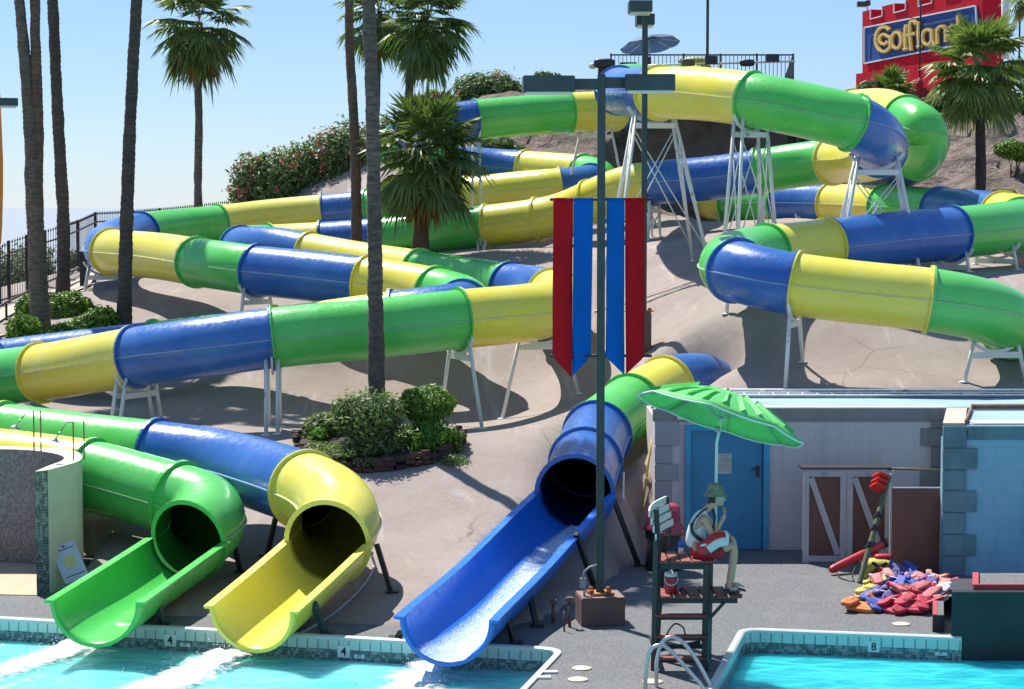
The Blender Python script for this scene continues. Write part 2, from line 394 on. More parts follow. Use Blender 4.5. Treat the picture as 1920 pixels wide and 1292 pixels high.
# ---------------------------------------------------------------- terrain
CT = [(850,1060,33.5),(850,960,36.5),(950,900,38),(700,900,38),(560,850,39.5),(890,808,42),(520,808,42.5),(267,785,45),
 (1000,700,48.5),(1060,760,45),(1120,900,37.5),(1190,930,37),(1200,1000,35.5),(650,700,49),(300,720,50.5),(100,810,44),
 (60,920,39),(200,1010,36),(170,1085,34),(420,985,37.5),(490,990,36.5),(760,1060,34),(600,1100,33),
 (350,585,54),(450,565,55),(200,525,60),(175,572,56),(0,640,52),(60,628,53),(100,565,58),(0,603,57),(-150,640,55),
 (0,577,64),(180,492,72),(100,530,67),(680,590,52),(560,620,50),(760,620,50),(940,475,60),(1010,490,58),(1150,505,53),(1230,512,50),(1310,472,51),
 (800,500,57.5),(660,505,60),(480,520,62),
 (1300,600,45.6),(1240,640,46),(1100,655,49),(1345,655,43.6),(1335,690,42.8),(1400,685,41.9),(1360,600,44.6),(1440,612,43.9),(1460,722,41),(1525,707,42),
 (1700,650,43),(1650,728,40.8),(1900,728,40.8),(1350,732,41),(1820,700,42),(1910,710,42),(1915,520,48),(1780,512,48.5),(1860,505,50),
 (1330,450,55),(1480,425,57),(1600,425,58),(1700,435,60),(1850,470,56),
 (950,352,71),(970,405,67),(1000,275,74),(1000,243,77),(700,440,66),(1150,410,67),(1200,300,74),
 (1720,350,66.5),(1550,378,69),(1400,400,71.5),(1300,360,73.5),(1300,270,75.5),(1300,185,77.5),(1500,185,78),(1800,232,73),(1900,228,73),(1900,337,66.5),(1838,360,65),(1620,300,74),(1640,220,80),
 (430,385,80),(700,300,80),(900,200,81),(330,450,74),(550,440,75),(1300,172,86),(1700,200,88),(1900,200,88),(900,200,92),(500,400,92)]
pts = []
for (x, y, d) in CT:
    p = U(x, y, d); pts.append((p.x, p.y, p.z))
for (x, y) in ((0,1132),(200,1150),(450,1166),(650,1177),(820,1188),(950,1180),(1030,1158),(1090,1125),(1150,1085),(1203,1040)):
    p = G(x, y); pts.append((p.x, p.y, 0.0))
for x, y in ((-13,28),(-8,28.5),(-4,28),(0,27),(2,30),(3.2,33.5),(6,33),(10,33),(14,34),(3,25),(9,25),(-2,24),(-9,24),(2.6,35.5),(5,36.5),(9,36.5)): pts.append((x, y, -0.35))
for x, y, z in ((-26,30,0.0),(-26,45,0.8),(-24,60,2.0),(-28,75,1.5),(-26,95,0.5),(-14,100,2),(0,110,7),(20,110,7),(28,95,7),(30,75,8),(24,50,4.2),(22,42,2.7),(24,34,-0.3),(-17,82,2.2)): pts.append((x, y, z))
PT = np.array(pts); NP = len(PT)
def _tps(r2):
    return np.where(r2 > 1e-9, 0.5*r2*np.log(np.maximum(r2, 1e-9)), 0.0)
d2 = ((PT[:, None, :2] - PT[None, :, :2])**2).sum(-1)
Amat = np.zeros((NP+3, NP+3)); Amat[:NP, :NP] = _tps(d2) + np.eye(NP)*0.6
Amat[:NP, NP] = 1; Amat[:NP, NP+1:] = PT[:, :2]; Amat[NP, :NP] = 1; Amat[NP+1:, :NP] = PT[:, :2].T
W = np.linalg.solve(Amat, np.concatenate([PT[:, 2], [0, 0, 0]]))
def hraw(xy):
    r2 = ((xy[:, None, :] - PT[None, :, :2])**2).sum(-1)
    return _tps(r2) @ W[:NP] + W[NP] + xy @ W[NP+1:]
def rockmask(x, y):
    """1 on the rough rock bank that backs the concrete slope"""
    u = proj(Vector((x, y, 6.5)))[0]
    lim = 68.5 if u < 1330 else 68.5 - min(1, (u-1330)/380)*5.5
    if u < 880: lim += (880-u)*0.08
    return max(0.0, min(1.0, (y - lim)/1.6))

# ---------------------------------------------------------------- water slides
PA = [(1275,165,85,'G'),(1222,158,77),(1172,160,69),(1160,170,64,'B'),(1190,174,59.8),(1234,174,57,'Y'),(1320,176,55.5),(1408,187,54,'G'),(1500,205,53.4),(1603,230,53,'B'),(1644,258,54.3),
 (1650,282,58,'Y'),(1622,298,62.5),(1560,302,65.4,'G'),(1480,312,66.3),(1420,322,66.6,'B'),(1320,336,67),(1216,343,67.5,'Y'),(1160,356,68),(1110,377,68.6,'Y'),(1060,399,69.2),
 (1012,411,69.6,'Y'),(912,424,70.2,'G'),(820,434,70.8),(722,446,71.3,'B'),(600,455,71.6,'Y'),(500,460,71.5,'G'),(458,462,70),(449,466,68.6,'B'),(510,466,66.8),(575,478,65.8,'Y'),
 (680,497,64.5),(788,513,62.5,'G'),(870,527,61),(958,540,59.3,'B'),(1010,547,58),(1038,554,56.2,'Y'),(1048,564,54),(1030,578,51.8),(985,587,50.4),(865,598,49.3,'G'),(690,617,48.6),(507,634,48.2,'B'),
 (380,652,48.3),(252,669,49.2,'Y'),(160,685,50),(75,699,51.2,'G'),(0,708,52),(-120,722,52.7,'B'),(-230,745,50.8),(-262,768,48),(-225,788,45.6,'Y'),(-120,806,44.6),(4,818,44,'G'),(150,837,43.2),
 (292,853,42.4,'B'),(420,871,41.6),(505,895,40.2),(573,918,38.8,'Y'),(626,946,37.8),(640,982,37),(614,1018,36)]
TA = [(614,1018,36),(545,1080,34.6),(470,1144,33.1)]
PB = [(1310,150,86,'Y'),(1245,180,80.5,'B'),(1190,200,77.3),(1152,207,75.4,'Y'),(1066,211,74.4,'G'),(980,217,74),(892,225,73.6,'B'),(820,237,73.4),(770,253,74,'G'),(742,275,76,'Y'),(775,299,79.5,'G'),
 (850,308,81,'B'),(930,313,81),(982,317,80.5,'Y'),(1050,322,79.3),(1092,326,78.6,'G'),(1122,334,77.5),(1112,345,76,'B'),(1050,352,75.2,'Y'),(970,358,75.6),(880,368,76.3,'G'),(750,384,77.3),(690,392,77.6,'B'),
 (606,400,77.8,'Y'),(500,410,77.5),(410,421,76.6,'G'),(335,428,75),(262,437,72.8,'B'),(218,449,70.3),(199,464,67.4),(207,472,65.2,'Y'),(300,480,62.8),(372,492,60.8,'G'),(430,500,59.5),(478,507,58.8,'B'),
 (560,515,58),(690,530,56.8,'Y'),(757,540,56.2),(815,551,55.4,'G'),(862,564,54.5),(872,578,53.4,'B'),(835,585,53),(748,596,52.9,'Y'),(520,627,53.6,'G'),(285,653,54.8,'B'),(140,669,55.5),(0,686,56,'Y'),
 (-150,705,56.5),(-330,740,54,'G'),(-400,780,49.5),(-340,820,44.8,'B'),(-180,848,42.6,'Y'),(0,869,41.9),(90,880,41.5),(170,892,41.1,'G'),(240,910,40.6),(337,938,39.8,'G'),(383,955,39.4),(388,985,38.7),(353,1013,38)]
TB = [(353,1013,38),(265,1072,35.7),(177,1130,33.15)]
PC = [(1440,215,84,'B'),(1530,214,79),(1600,207,73.5,'Y'),(1655,205,70),(1698,222,67.4,'G'),(1733,243,66),(1737,272,66.5),(1722,295,69,'B'),(1690,318,72.5),(1610,331,76.5,'B'),(1500,345,80),(1400,360,82,'Y'),
 (1350,371,82),(1335,378,80.3),(1372,383,78.5,'G'),(1466,380,76.5,'B'),(1558,382,74.5,'Y'),(1660,386,71.5,'G'),(1764,393,68.3,'B'),(1830,398,66),(1880,404,63.5,'Y'),(1922,412,60.8),(1918,420,58.4,'G'),
 (1870,428,57),(1785,438,55.6,'B'),(1670,448,54.2),(1550,463,52.8,'Y'),(1435,476,51.5,'G'),(1383,486,50.2),(1366,497,48.9),(1378,507,47.8,'B'),(1430,521,47.2),(1485,532,46.9,'Y'),(1615,549,46.5),(1745,562,46.2,'G'),
 (1830,578,46.3),(1880,596,46.9),(1898,612,48.4,'B'),(1890,634,50.5),(1850,655,52.5),(1790,680,54,'Y'),(1720,705,55)]
PC2 = [(1352,745,50.3,'B'),(1324,720,49.7),(1288,718,49.1),(1250,726,48.4,'Y'),(1215,744,47.6),(1186,760,46.9,'G'),(1152,786,45.9),(1120,813,44.7,'B'),(1098,868,42.4,'B'),(1078,925,40)]
TC = [(1078,925,40),(1030,975,38.5),(960,1045,36.1),(895,1108,34.0),(836,1165,31.85)]
TR = 0.625
class Path:
    def __init__(s, ctl, n=7, dz=0.0):
        s.pts = [U(c[0], c[1], c[2]*K) + Vector((0, 0, dz)) for c in ctl]
        s.joints = [(i, c[3]) for i, c in enumerate(ctl) if len(c) > 3]
        s.sam = crom(s.pts, n)
        P = np.array([[p.x, p.y, p.z] for u, p in s.sam])
        for _ in range(6):      # ease the bends
            P[1:-1] = 0.25*P[:-2] + 0.5*P[1:-1] + 0.25*P[2:]
        s.sam = [(s.sam[i][0], Vector(P[i])) for i in range(len(P))]; s.n = n
        s.fr = []
        for i in range(len(P)):
            t = (Vector(P[min(i+1, len(P)-1)]) - Vector(P[max(i-1, 0)])).normalized()
            sd = t.cross(Vector((0, 0, 1))).normalized(); s.fr.append((t, sd, sd.cross(t)))
    def nearest(s, px, py, d=None):
        best = None
        for i, (u, p) in enumerate(s.sam):
            q = proj(p); e = (q[0]-px)**2 + (q[1]-py)**2
            if d is not None: e += (40*(p.y - d*K))**2
            if best is None or e < best[0]: best = (e, i)
        return best[1]

BND = [G(x, y) for x, y in ((-400,1106),(0,1114),(110,1122),(150,1130),(300,1158),(450,1158),(650,1170),(820,1178),(930,1180),(1030,1158),(1090,1125),(1150,1085),(1203,1040))]
BX = np.array([p.x for p in BND] + [2.60, 2.64, 40.0]); BY = np.array([p.y for p in BND] + [37.0, 31.5, 31.5])
def Dbound(x): return np.interp(x, BX, BY)
GX0, GX1, GY0, GY1, GST = -26, 28, 28.5, 104, 0.27
GNX = int((GX1-GX0)/GST)+1; GNY = int((GY1-GY0)/GST)+1
def make_grid():
    xs = GX0 + GST*np.arange(GNX); ys = GY0 + GST*np.arange(GNY)
    Xg, Yg = np.meshgrid(xs, ys); Z = np.zeros_like(Xg); RM = np.zeros_like(Xg)
    for j in range(GNY): Z[j] = hraw(np.stack([Xg[j], Yg[j]], 1))
    Z = np.minimum(Z, 10.6 - 0.10*np.maximum(0, Yg-84))
    for j in range(GNY):
        for i in range(GNX):
            x, y = Xg[j, i], Yg[j, i]; m = rockmask(x, y); RM[j, i] = m; p = Vector((x, y, 0))
            if m > 0:
                fade = max(0.15, 1 - max(0, y-79)/5)
                n = noise.fractal(p*0.55, 0.9, 2.1, 5) + 0.6*noise.fractal(p*1.7 + Vector((5, 3, 0)), 0.8, 2.2, 4)
                r = abs(noise.noise(p*0.9))*0.8
                Z[j, i] += m*fade*(0.55*n - 0.35*r + 0.05)
            Z[j, i] += (1-m)*0.05*noise.noise(p*0.6)*min(1, max(0, Z[j, i]))
    # keep the ground clear of the tubes, which stand on legs (the buried stretches excepted)
    for key, ctl, lo, hi, gap in (('A', PA, 0, 99, .22), ('B', PB, 0, 99, .22), ('C', PC, 0, 36.2, .22), ('C2', PC2, 1.9, 99, .12), ('TA', TA, 0, 9, .07), ('TB', TB, 0, 9, .07), ('TC', TC, 0, 9, .1)):
        P_ = Path(ctl)
        for u, p in P_.sam:
            if u < lo or u > hi: continue
            i0, i1 = int((p.x-4.4-GX0)/GST), int((p.x+4.4-GX0)/GST)+2; j0, j1 = int((p.y-4.4-GY0)/GST), int((p.y+4.4-GY0)/GST)+2
            i0, j0 = max(0, i0), max(0, j0)
            if i1 <= i0 or j1 <= j0: continue
            d = np.hypot(Xg[j0:j1, i0:i1]-p.x, Yg[j0:j1, i0:i1]-p.y)
            lim = p.z - TR - gap + np.maximum(0, d-0.70)*(2.6 if key == 'C2' else 0.5)
            Z[j0:j1, i0:i1] = np.where(d < 4.2, np.minimum(Z[j0:j1, i0:i1], lim), Z[j0:j1, i0:i1])
    lim0 = Z.copy()
    for _ in range(3):
        Zb = Z.copy(); Zb[1:-1, 1:-1] = (Z[1:-1, 1:-1]*2 + Z[:-2, 1:-1] + Z[2:, 1:-1] + Z[1:-1, :-2] + Z[1:-1, 2:])/6; Z = np.where(RM > 0.3, Z, Zb)
    Db = Dbound(Xg); e = Yg - Db
    Z = np.where(e < 1.5, np.minimum(Z, np.maximum(0, e)*0.30 + 0.004), Z)
    Z = np.where((e >= 0) & (Z < 0.012) , 0.012 + 0.02*np.minimum(e, 1), Z)
    Z = np.where(e < 0, np.where(e > -0.5, e*0.8, -1.3), Z)
    Z = np.where((Xg < -7.25) & (Yg < 36.9), np.minimum(Z, -0.1), Z)      # level floor of the shower yard
    # a building stands in this notch of the slope
    xl = U(1235, 1035, 37.5).x
    Z = np.where((Xg > xl) & (Yg < 40.2), np.minimum(Z, -0.4), Z)
    return Xg, Yg, Z, RM
GXX, GYY, GZ, GRM = make_grid()
def hgt(x, y):
    fx, fy = (x-GX0)/GST, (y-GY0)/GST
    if not (0 <= fx < GNX-1 and 0 <= fy < GNY-1): return 0.0
    i, j = int(fx), int(fy); a, b = fx-i, fy-j
    return float((GZ[j, i]*(1-a) + GZ[j, i+1]*a)*(1-b) + (GZ[j+1, i]*(1-a) + GZ[j+1, i+1]*a)*b)
def ground_hit(px, py):
    d = ray(px, py); y = 29.0
    while y < 103:
        p = EYE + d*(y/d.y)
        if p.z < max(0.0, hgt(p.x, p.y)): return p
        y += 0.1
    return p
def build_terrain():
    V = np.stack([GXX.ravel(), GYY.ravel(), GZ.ravel()], 1); idx = lambda i, j: j*GNX+i
    for nm, sel, mat in (('hill', lambda m: m < 0.5, M['hill']), ('rock_bank', lambda m: m >= 0.5, M['rock'])):
        F_ = [(idx(i, j), idx(i+1, j), idx(i+1, j+1), idx(i, j+1)) for j in range(GNY-1) for i in range(GNX-1) if sel(GRM[j, i])]
        used = sorted(set(k for f in F_ for k in f)); mp = {k: n for n, k in enumerate(used)}
        me = bpy.data.meshes.new(nm); me.from_pydata([tuple(V[k]) for k in used], [], [tuple(mp[k] for k in f) for f in F_])
        me.materials.append(mat); me.polygons.foreach_set('use_smooth', [True]*len(F_)); me.update()
        o = bpy.data.objects.new(nm, me); COL.objects.link(o)
        tag(o, 'tan concrete slope under the slides' if nm == 'hill' else 'rough brown rock bank behind the slides', kind='structure')
build_terrain()

mb = MB(); S_ = 3000
mb.quad((-S_, -S_, -1.6), (S_, -S_, -1.6), (S_, S_, -1.6), (-S_, S_, -1.6))
tag(mb.build('ground', pmat('sky_tinted_ground', (0.27, 0.315, 0.36), 0.95, 0.08, 0.05)), 'flat desert ground beyond the park', kind='structure')  # pale blue of the horizon sky put into the ground colour
def ringdisc(mb, p, fr, r0, r1, th, seg=36):
    t, sd, up = fr; i0 = len(mb.v)
    for (r, o) in ((r0, -th/2), (r1, -th/2), (r1, th/2), (r0, th/2)):
        for j in range(seg):
            a = 2*math.pi*j/seg; mb.v.append(tuple(p + t*o + (sd*math.cos(a) + up*math.sin(a))*r))
    for k in range(3):
        for j in range(seg):
            j2 = (j+1) % seg; mb.face((i0+k*seg+j, i0+k*seg+j2, i0+(k+1)*seg+j2, i0+(k+1)*seg+j), 0, False)
CN = {'G': 'green', 'B': 'blue', 'Y': 'yellow'}
def slide(path, parent, mouth_end=False):
    seg = 36
    J = path.joints + [(len(path.pts)-1, None)]
    for q in range(len(J)-1):
        a, b = J[q][0]*path.n, J[q+1][0]*path.n; col = J[q][1]
        mb = MB(); idx = list(range(a, b+1))
        for k in idx:
            p = path.sam[k][1]; t, sd, up = path.fr[k]
            for j in range(seg):
                th = 2*math.pi*j/seg; mb.v.append(tuple(p + (sd*math.cos(th) + up*math.sin(th))*TR))
        for k in range(len(idx)-1):
            for j in range(seg):
                j2 = (j+1) % seg; mb.face((k*seg+j, k*seg+j2, (k+1)*seg+j2, (k+1)*seg+j), 0, True)
        for sgn in (1, -1):      # bolted seam along both flanks
            i0 = len(mb.v)
            for k in idx:
                p = path.sam[k][1]; t, sd, up = path.fr[k]
                for (r, h) in ((TR-0.01, 0.016), (TR+0.032, 0.012), (TR+0.032, -0.012), (TR-0.01, -0.016)): mb.v.append(tuple(p + sd*sgn*r + up*h))
            for k in range(len(idx)-1):
                for j in range(3): mb.face((i0+k*4+j, i0+k*4+j+1, i0+(k+1)*4+j+1, i0+(k+1)*4+j), 1, False)
        last = q == len(J)-2
        p, fr = path.sam[a][1], path.fr[a]; ringdisc(mb, p + fr[0]*0.02, fr, TR-0.004, TR+0.062, 0.034)
        p, fr = path.sam[b][1], path.fr[b]
        ringdisc(mb, p - fr[0]*0.02, fr, TR-0.004, TR+0.075 if (last and mouth_end) else TR+0.062, 0.05 if (last and mouth_end) else 0.034)
        if not last:
            for j in range(20):      # bolt heads round the joint
                th = 2*math.pi*(j+0.5)/20; c = p - fr[0]*0.045 + (fr[1]*math.cos(th) + fr[2]*math.sin(th))*(TR+0.035)
                mb.obox(c, fr[0]*0.012, fr[1]*0.011, fr[2]*0.011)
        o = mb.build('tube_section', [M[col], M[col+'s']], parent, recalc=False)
        if col: o['label'] = '%s fibreglass tube section' % CN[col]
def flume(ctl, mat, parent, lab, humps=0.0):
    P = Path(ctl, 10); mb = MB(); n = len(P.sam); ri, ro = TR-0.02, TR+0.03; prof = []
    A = 18
    prof.append((-(ro+0.085), 0.02)); prof.append((-ri, 0.02))
    for k in range(A+1):
        th = math.pi + math.pi*k/A; prof.append((ri*math.cos(th), ri*math.sin(th)))
    prof.append((ri, 0.02)); prof.append((ro+0.085, 0.02)); prof.append((ro+0.085, -0.02)); prof.append((ro, -0.025))
    for k in range(A+1):
        th = 2*math.pi - math.pi*k/A; prof.append((ro*math.cos(th), ro*math.sin(th)))
    prof.append((-ro, -0.025)); prof.append((-(ro+0.085), -0.02)); m = len(prof)
    for k in range(n):
        p = P.sam[k][1]; t, sd, up = P.fr[k]
        wob = humps*math.sin(k/(n-1)*math.pi*2.6)
        for (x, y) in prof: mb.v.append(tuple(p + sd*x + up*(y + wob)))
    for k in range(n-1):
        for j in range(m):
            j2 = (j+1) % m; mb.face((k*m+j, k*m+j2, (k+1)*m+j2, (k+1)*m+j), 0, 2 <= j <= A+1 or A+6 <= j <= 2*A+6)
    mb.face(list(range(m)), 0); mb.face([(n-1)*m+j for j in range(m)], 0)
    o = mb.build('flume', mat, parent); o['label'] = lab
    return P
WS = {}
for key, ctl, tr, fm, lab in (('A', PA, TA, 'Y', 'long water slide tube winding down the hill to the yellow mouth in the middle'),
                              ('B', PB, TB, 'G', 'long water slide tube winding down the hill to the green mouth at left'),
                              ('C', PC, TC, 'B2', 'long water slide tube bending down the right-hand hill to the blue mouth')):
    P = Path(ctl); WS[key] = P
    e = thing('water_slide', U(tr[-1][0], tr[-1][1], tr[-1][2]*K), lab, 'water slide', 'tube slides winding down the hill')
    if key == 'C':
        slide(P, e); P2 = Path(PC2); WS['C2'] = P2; slide(P2, e, True)
        WS['TC'] = flume(tr, M[fm], e, 'open bright blue flume running with white water', 0.02); slideC = e
    else:
        slide(P, e, True); WS['T'+key] = flume(tr, M[fm+'f'], e, 'open %s flume at the foot of the tube' % CN[fm])

# ---- white trestles
def trestle(key, px, py, label, d=None, side=None, legs=2, brace=False, mat=None, splay=0.28, spread=0.5):
    P = WS[key]; i = P.nearest(px, py, d); p = P.sam[i][1]; t, sd, up = P.fr[i]
    th = Vector((t.x, t.y, 0)).normalized(); sh = Vector((sd.x, sd.y, 0)).normalized()
    if side is not None: sh = Vector((side[0], side[1], 0)).normalized(); th = Vector((sh.y, -sh.x, 0))
    mat = mat or M['whiterust']
    z0 = p.z - TR*0.80; b = Vector((p.x, p.y, hgt(p.x, p.y)))
    e = thing('slide_support', b, label, 'support frame', 'white trestles under the slide tubes')
    hh = max(0.3, z0 - b.z)
    tops = []
    for s in (-1, 1):
        top = Vector((p.x, p.y, p.z)) + sh*s*(TR*0.72) - Vector((0, 0, TR*0.66))
        for w in ((0,) if legs == 2 else (-1, 1)):
            f = Vector((p.x, p.y, 0)) + sh*s*(TR*0.72 + splay*hh*0.9) + th*w*spread*hh*0.55
            f.z = min(max(0.0, hgt(f.x, f.y)), p.z - TR - 0.15) - 0.06
            mb = MB(); tt = top + th*w*0.12
            mb.tube([tt, f], 0.042, 8); mb.lathe(f + Vector((0, 0, 0.05)), [(0.10, 0), (0.10, 0.02), (0.05, 0.03)], 8)
            mb.build('leg', mat, e); tops.append((s, w, tt, f))
    mb = MB(); zc = p.z - TR - 0.17
    def at(s, w, z):
        for (a, b_, tt, f) in tops:
            if a == s and b_ == w:
                k = min(0.97, max(0.03, (tt.z - z)/max(0.01, tt.z - f.z))); return tt.lerp(f, k)
    for w in ((0,) if legs == 2 else (-1, 1)):
        mb.bar(at(-1, w, zc), at(1, w, zc), 0.06, 0.12)
    mb.build('crossbeam', mat, e)
    # saddle plates that cradle the tube from below
    mb = MB(); sg = 14; r0, r1 = TR+0.066, TR+0.135
    for k in range(sg):
        a0 = math.pi*1.16 + math.pi*0.68*k/sg; a1 = math.pi*1.16 + math.pi*0.68*(k+1)/sg
        u3 = Vector((0, 0, 1))
        q = [p + sh*(math.cos(a)*r) + u3*(math.sin(a)*r) for a, r in ((a0, r0), (a1, r0), (a1, r1), (a0, r1))]
        mb.prism([x - th*0.02 for x in q], th*0.04)
    mb.build('saddle', mat, e)
    if brace:
        prs = ([((-1, w), (1, w)) for w in (-1, 1)] + [((s, -1), (s, 1)) for s in (-1, 1)]) if legs == 4 else [((-1, 0), (1, 0))]
        for (a, b_) in prs:
            lo = max(tops[0][3].z, tops[-1][3].z) + 0.25; mid = (zc + lo)/2
            for (x, y) in ((a, b_), (b_, a)):
                mb = MB(); mb.tube([at(x[0], x[1], zc-0.1), at(y[0], y[1], lo + 0.05*hh)], 0.016, 6); mb.build('brace', mat, e)
    return e
L = 'white steel trestle '
trestle('A',1222,174, L+'tall, cross-braced, under the blue elbow at the hilltop', 57.3, side=(1,0.15), legs=4, brace=True, splay=0.2, spread=0.35)
trestle('A',1406,187, L+'tall under the topmost yellow and green joint', 54, legs=4, brace=True, splay=0.12, spread=0.12)
trestle('A',1646,262, L+'cross-braced under the dark blue bend at the upper right', 54.6, side=(1,0.1), legs=4, brace=True, splay=0.22, spread=0.25)
trestle('A',1424,322, L+'under the blue and green joint behind the tall legs', 66.6, splay=0.15)
trestle('A',1220,343, L+'under the yellow and blue joint behind the red banner', 67.4, legs=4, brace=True, splay=0.15, spread=0.2)
trestle('A',914,424, L+'short, under the green and yellow joint right of the low palm', 70.2, legs=4, spread=0.3)
trestle('A',1012,582, L+'with splayed legs under the yellow bend left of the red banner', 51.2, side=(1,0.3), splay=0.3)
trestle('A',865,598, L+'under the green and yellow joint above the rounded bush', 49.3, splay=0.42)
trestle('A',507,634, L+'under the blue and green joint in the middle of the lowest run', 48.2, legs=4, splay=0.32, spread=0.15)
trestle('A',254,669, L+'short, under the yellow and blue joint of the lowest run', 49.2, legs=4, splay=0.3, spread=0.2)
trestle('A',560,474, L+'half hidden behind the second blue run', 66)
trestle('B',896,224, L+'pale, under the high blue and green joint', 73.6, splay=0.1)
trestle('B',1112,209, L+'below the high yellow section behind the lamp post', 75, side=(1,0.1), splay=0.25)
trestle('B',206,467, L+'four-legged, under the blue and yellow bend at the far left', 66.5, side=(1,0.1), legs=4, splay=0.35, spread=0.6)
trestle('B',478,507, L+'stubby, under the green and blue joint behind the lowest run', 58.8, splay=0.25)
trestle('C',1374,383, L+'in the shade under the far green section by the rock bank', 78.4, side=(1,0.1), splay=0.2)
trestle('C',1512,381, L+'in the shade under the far dark blue section', 75.5, splay=0.2)
trestle('C',1412,480, L+'short, under the green bend at the left of the right-hand slide', 50.8, side=(1,0.1), splay=0.2)
trestle('C',1486,532, L+'rusty, long-legged, under the blue and yellow joint at right', 46.9, splay=0.4)
trestle('C',1862,590, L+'broad, under the green bend at the right edge', 46.8, side=(1,0.25), splay=0.32)
trestle('C',1786,438, L+'short, under the blue and green joint on the right', 55.6, splay=0.3)
trestle('C',1866,430, L+'slanting, below the green section at the right edge', 57, splay=0.35)
# ---- dark posts carrying the mouths and flumes
def post(tp, foot, D, label, flat=False):
    top = U(tp[0], tp[1], D*K); f = ground_hit(*foot) if not isinstance(foot, Vector) else foot
    e = thing('support_post', f, label, 'post', 'dark posts holding up the slide mouths')
    mb = MB(); mb.bar(top, f - Vector((0, 0, 0.05)), 0.085 if flat else 0.075, 0.075); mb.build('upright', M['darkgreen'] if flat else M['black'], e)
    mb = MB(); mb.box(f + Vector((0, 0, 0.02)), 0.2, 0.2, 0.05); mb.build('foot_plate', M['black'], e)
D_ = 'black steel post '
post((524,940), (499,1042), 38.6, D_+'left of the yellow mouth'); post((706,1020), (736,1112), 36.5, D_+'right of the yellow mouth')
post((441,1028), (452,1072), 38.6, D_+'right of the green mouth'); post((1148,930), (1200,1062), 40.2, D_+'right of the blue mouth')
post((1080,1000), (1118,1105), 37.2, D_+'under the upper blue flume, behind the lamp post'); post((990,1100), (1008,1178), 35, D_+'under the middle of the blue flume')
post((948,1150), (968,1208), 33.4, D_+'near the end of the blue flume'); post((294,1120), (306,1172), 34.6, 'dark green post under the green flume', True); post((588,1130), (612,1190), 33.7, 'dark green post under the yellow flume', True)
post((752,1185), (741,1199), 33.5, D_+'stub left of the blue flume end')

# ---- white water running down the blue flume
def foammat(name, lo, hi, sc, dens=1.0, tint=(0.80, 0.88, 0.89)):
    m, nt, bs, out = _nodes(name); p = _pos(nt)
    n = _noise(nt, p, sc, 6, 0.7, 0.6)
    at = nt.nodes.new('ShaderNodeAttribute'); at.attribute_name = 'dens'
    ad = nt.nodes.new('ShaderNodeMath'); ad.operation = 'MULTIPLY_ADD'; ad.inputs[1].default_value = 1.0
    nt.links.new(at.outputs['Fac'], ad.inputs[0]); nt.links.new(n.outputs['Fac'], ad.inputs[2])
    r = _ramp(nt, ad.outputs[0], [(lo, 0.0), (hi, dens)])
    nt.links.new(r.outputs['Color'], bs.inputs['Alpha']); nc = _noise(nt, p, sc*1.6, 4, 0.7); nt.links.new(_ramp(nt, nc.outputs['Fac'], [(0.42, tint), (0.58, (0.86, 0.90, 0.91))]).outputs['Color'], bs.inputs['Base Color'])
    bs.inputs['Roughness'].default_value = 0.5; bs.inputs['Specular IOR Level'].default_value = 0.4
    n2 = _noise(nt, p, sc*2.2, 3); _bump(nt, bs, n2.outputs['Fac'], 0.3, 0.03)
    return m
M['stream'] = foammat('white_water_stream', 0.50, 1.02, 22, 0.80, (0.22, 0.45, 0.85))
M['foam'] = foammat('white_pool_foam', 0.66, 1.08, 5.5, 0.97)
def with_attr(o, vals):
    a = o.data.attributes.new('dens', 'FLOAT', 'POINT'); a.data.foreach_set('value', vals); return o
T = WS['TC']; mb = MB(); vals = []; n = len(T.sam); mA = 16
for k in range(n):
    p = T.sam[k][1]; t, sd, up = T.fr[k]; s = k/(n-1); wob = 0.02*math.sin(s*math.pi*2.6)
    ctr = 1.47 + 0.04*s + 0.03*math.sin(s*6); wid = 0.10 + 0.20*s*s + 0.03*math.sin(s*5)
    for j in range(mA+1):
        q = j/mA*2-1; th = math.pi*ctr + math.pi*wid*q + 0.0
        th = min(max(th, math.pi*1.02), math.pi*1.98)
        r = TR - 0.035 - 0.02*noise.noise(Vector((s*14, q*3, 1)))
        mb.v.append(tuple(p + sd*math.cos(th)*r + up*(math.sin(th)*r + wob))); vals.append((1-abs(q)**3)*0.60 + 0.04*s)
for k in range(n-1):
    for j in range(mA): mb.face((k*(mA+1)+j, k*(mA+1)+j+1, (k+1)*(mA+1)+j+1, (k+1)*(mA+1)+j), 0, True)
o = with_attr(mb.build('white_water', M['stream']), vals)
tag(o, 'sheet of white water rushing down the blue flume', 'water', kind='stuff')
# ---------------------------------------------------------------- pools and deck
ZW = -0.33
def rc(a, b, c, r, n=6):
    """round the corner b"""
    a, b, c = Vector(a), Vector(b), Vector(c); u = (a-b).normalized(); v = (c-b).normalized(); out = []
    for k in range(n+1):
        t = k/n; p0 = b+u*r; p2 = b+v*r; out.append(p0*(1-t)**2 + b*2*t*(1-t) + p2*t*t)
    return out
g = lambda x, y: Vector((G(x, y).x, G(x, y).y))
LA, LC, LE = g(0, 1160), g(1053, 1219), g(985, 1290)
LA0 = LA + (LA-LC).normalized()*8; LE0 = LE + (LE-LC).normalized()*14
left_line = [LA0] + rc(LA0, LC, LE0, 0.35) + [LE0]
RL, RC_, RR = g(1335, 1290), g(1394, 1181), g(1803, 1197)
RL0 = RL + (RL-RC_).normalized()*14
RW = g(1800, 1200)
right_line = [RL0] + rc(RL0, RC_, RR, 0.3) + [RR]
deck = [tuple(v) for v in left_line]
poly = [(v.x, v.y, 0) for v in left_line] + [(v.x, v.y, 0) for v in right_line] + [(RR.x, 33.0, 0), (24, 33, 0), (24, 40, 0), (-24, 40, 0), (LA0.x, 40, 0)]
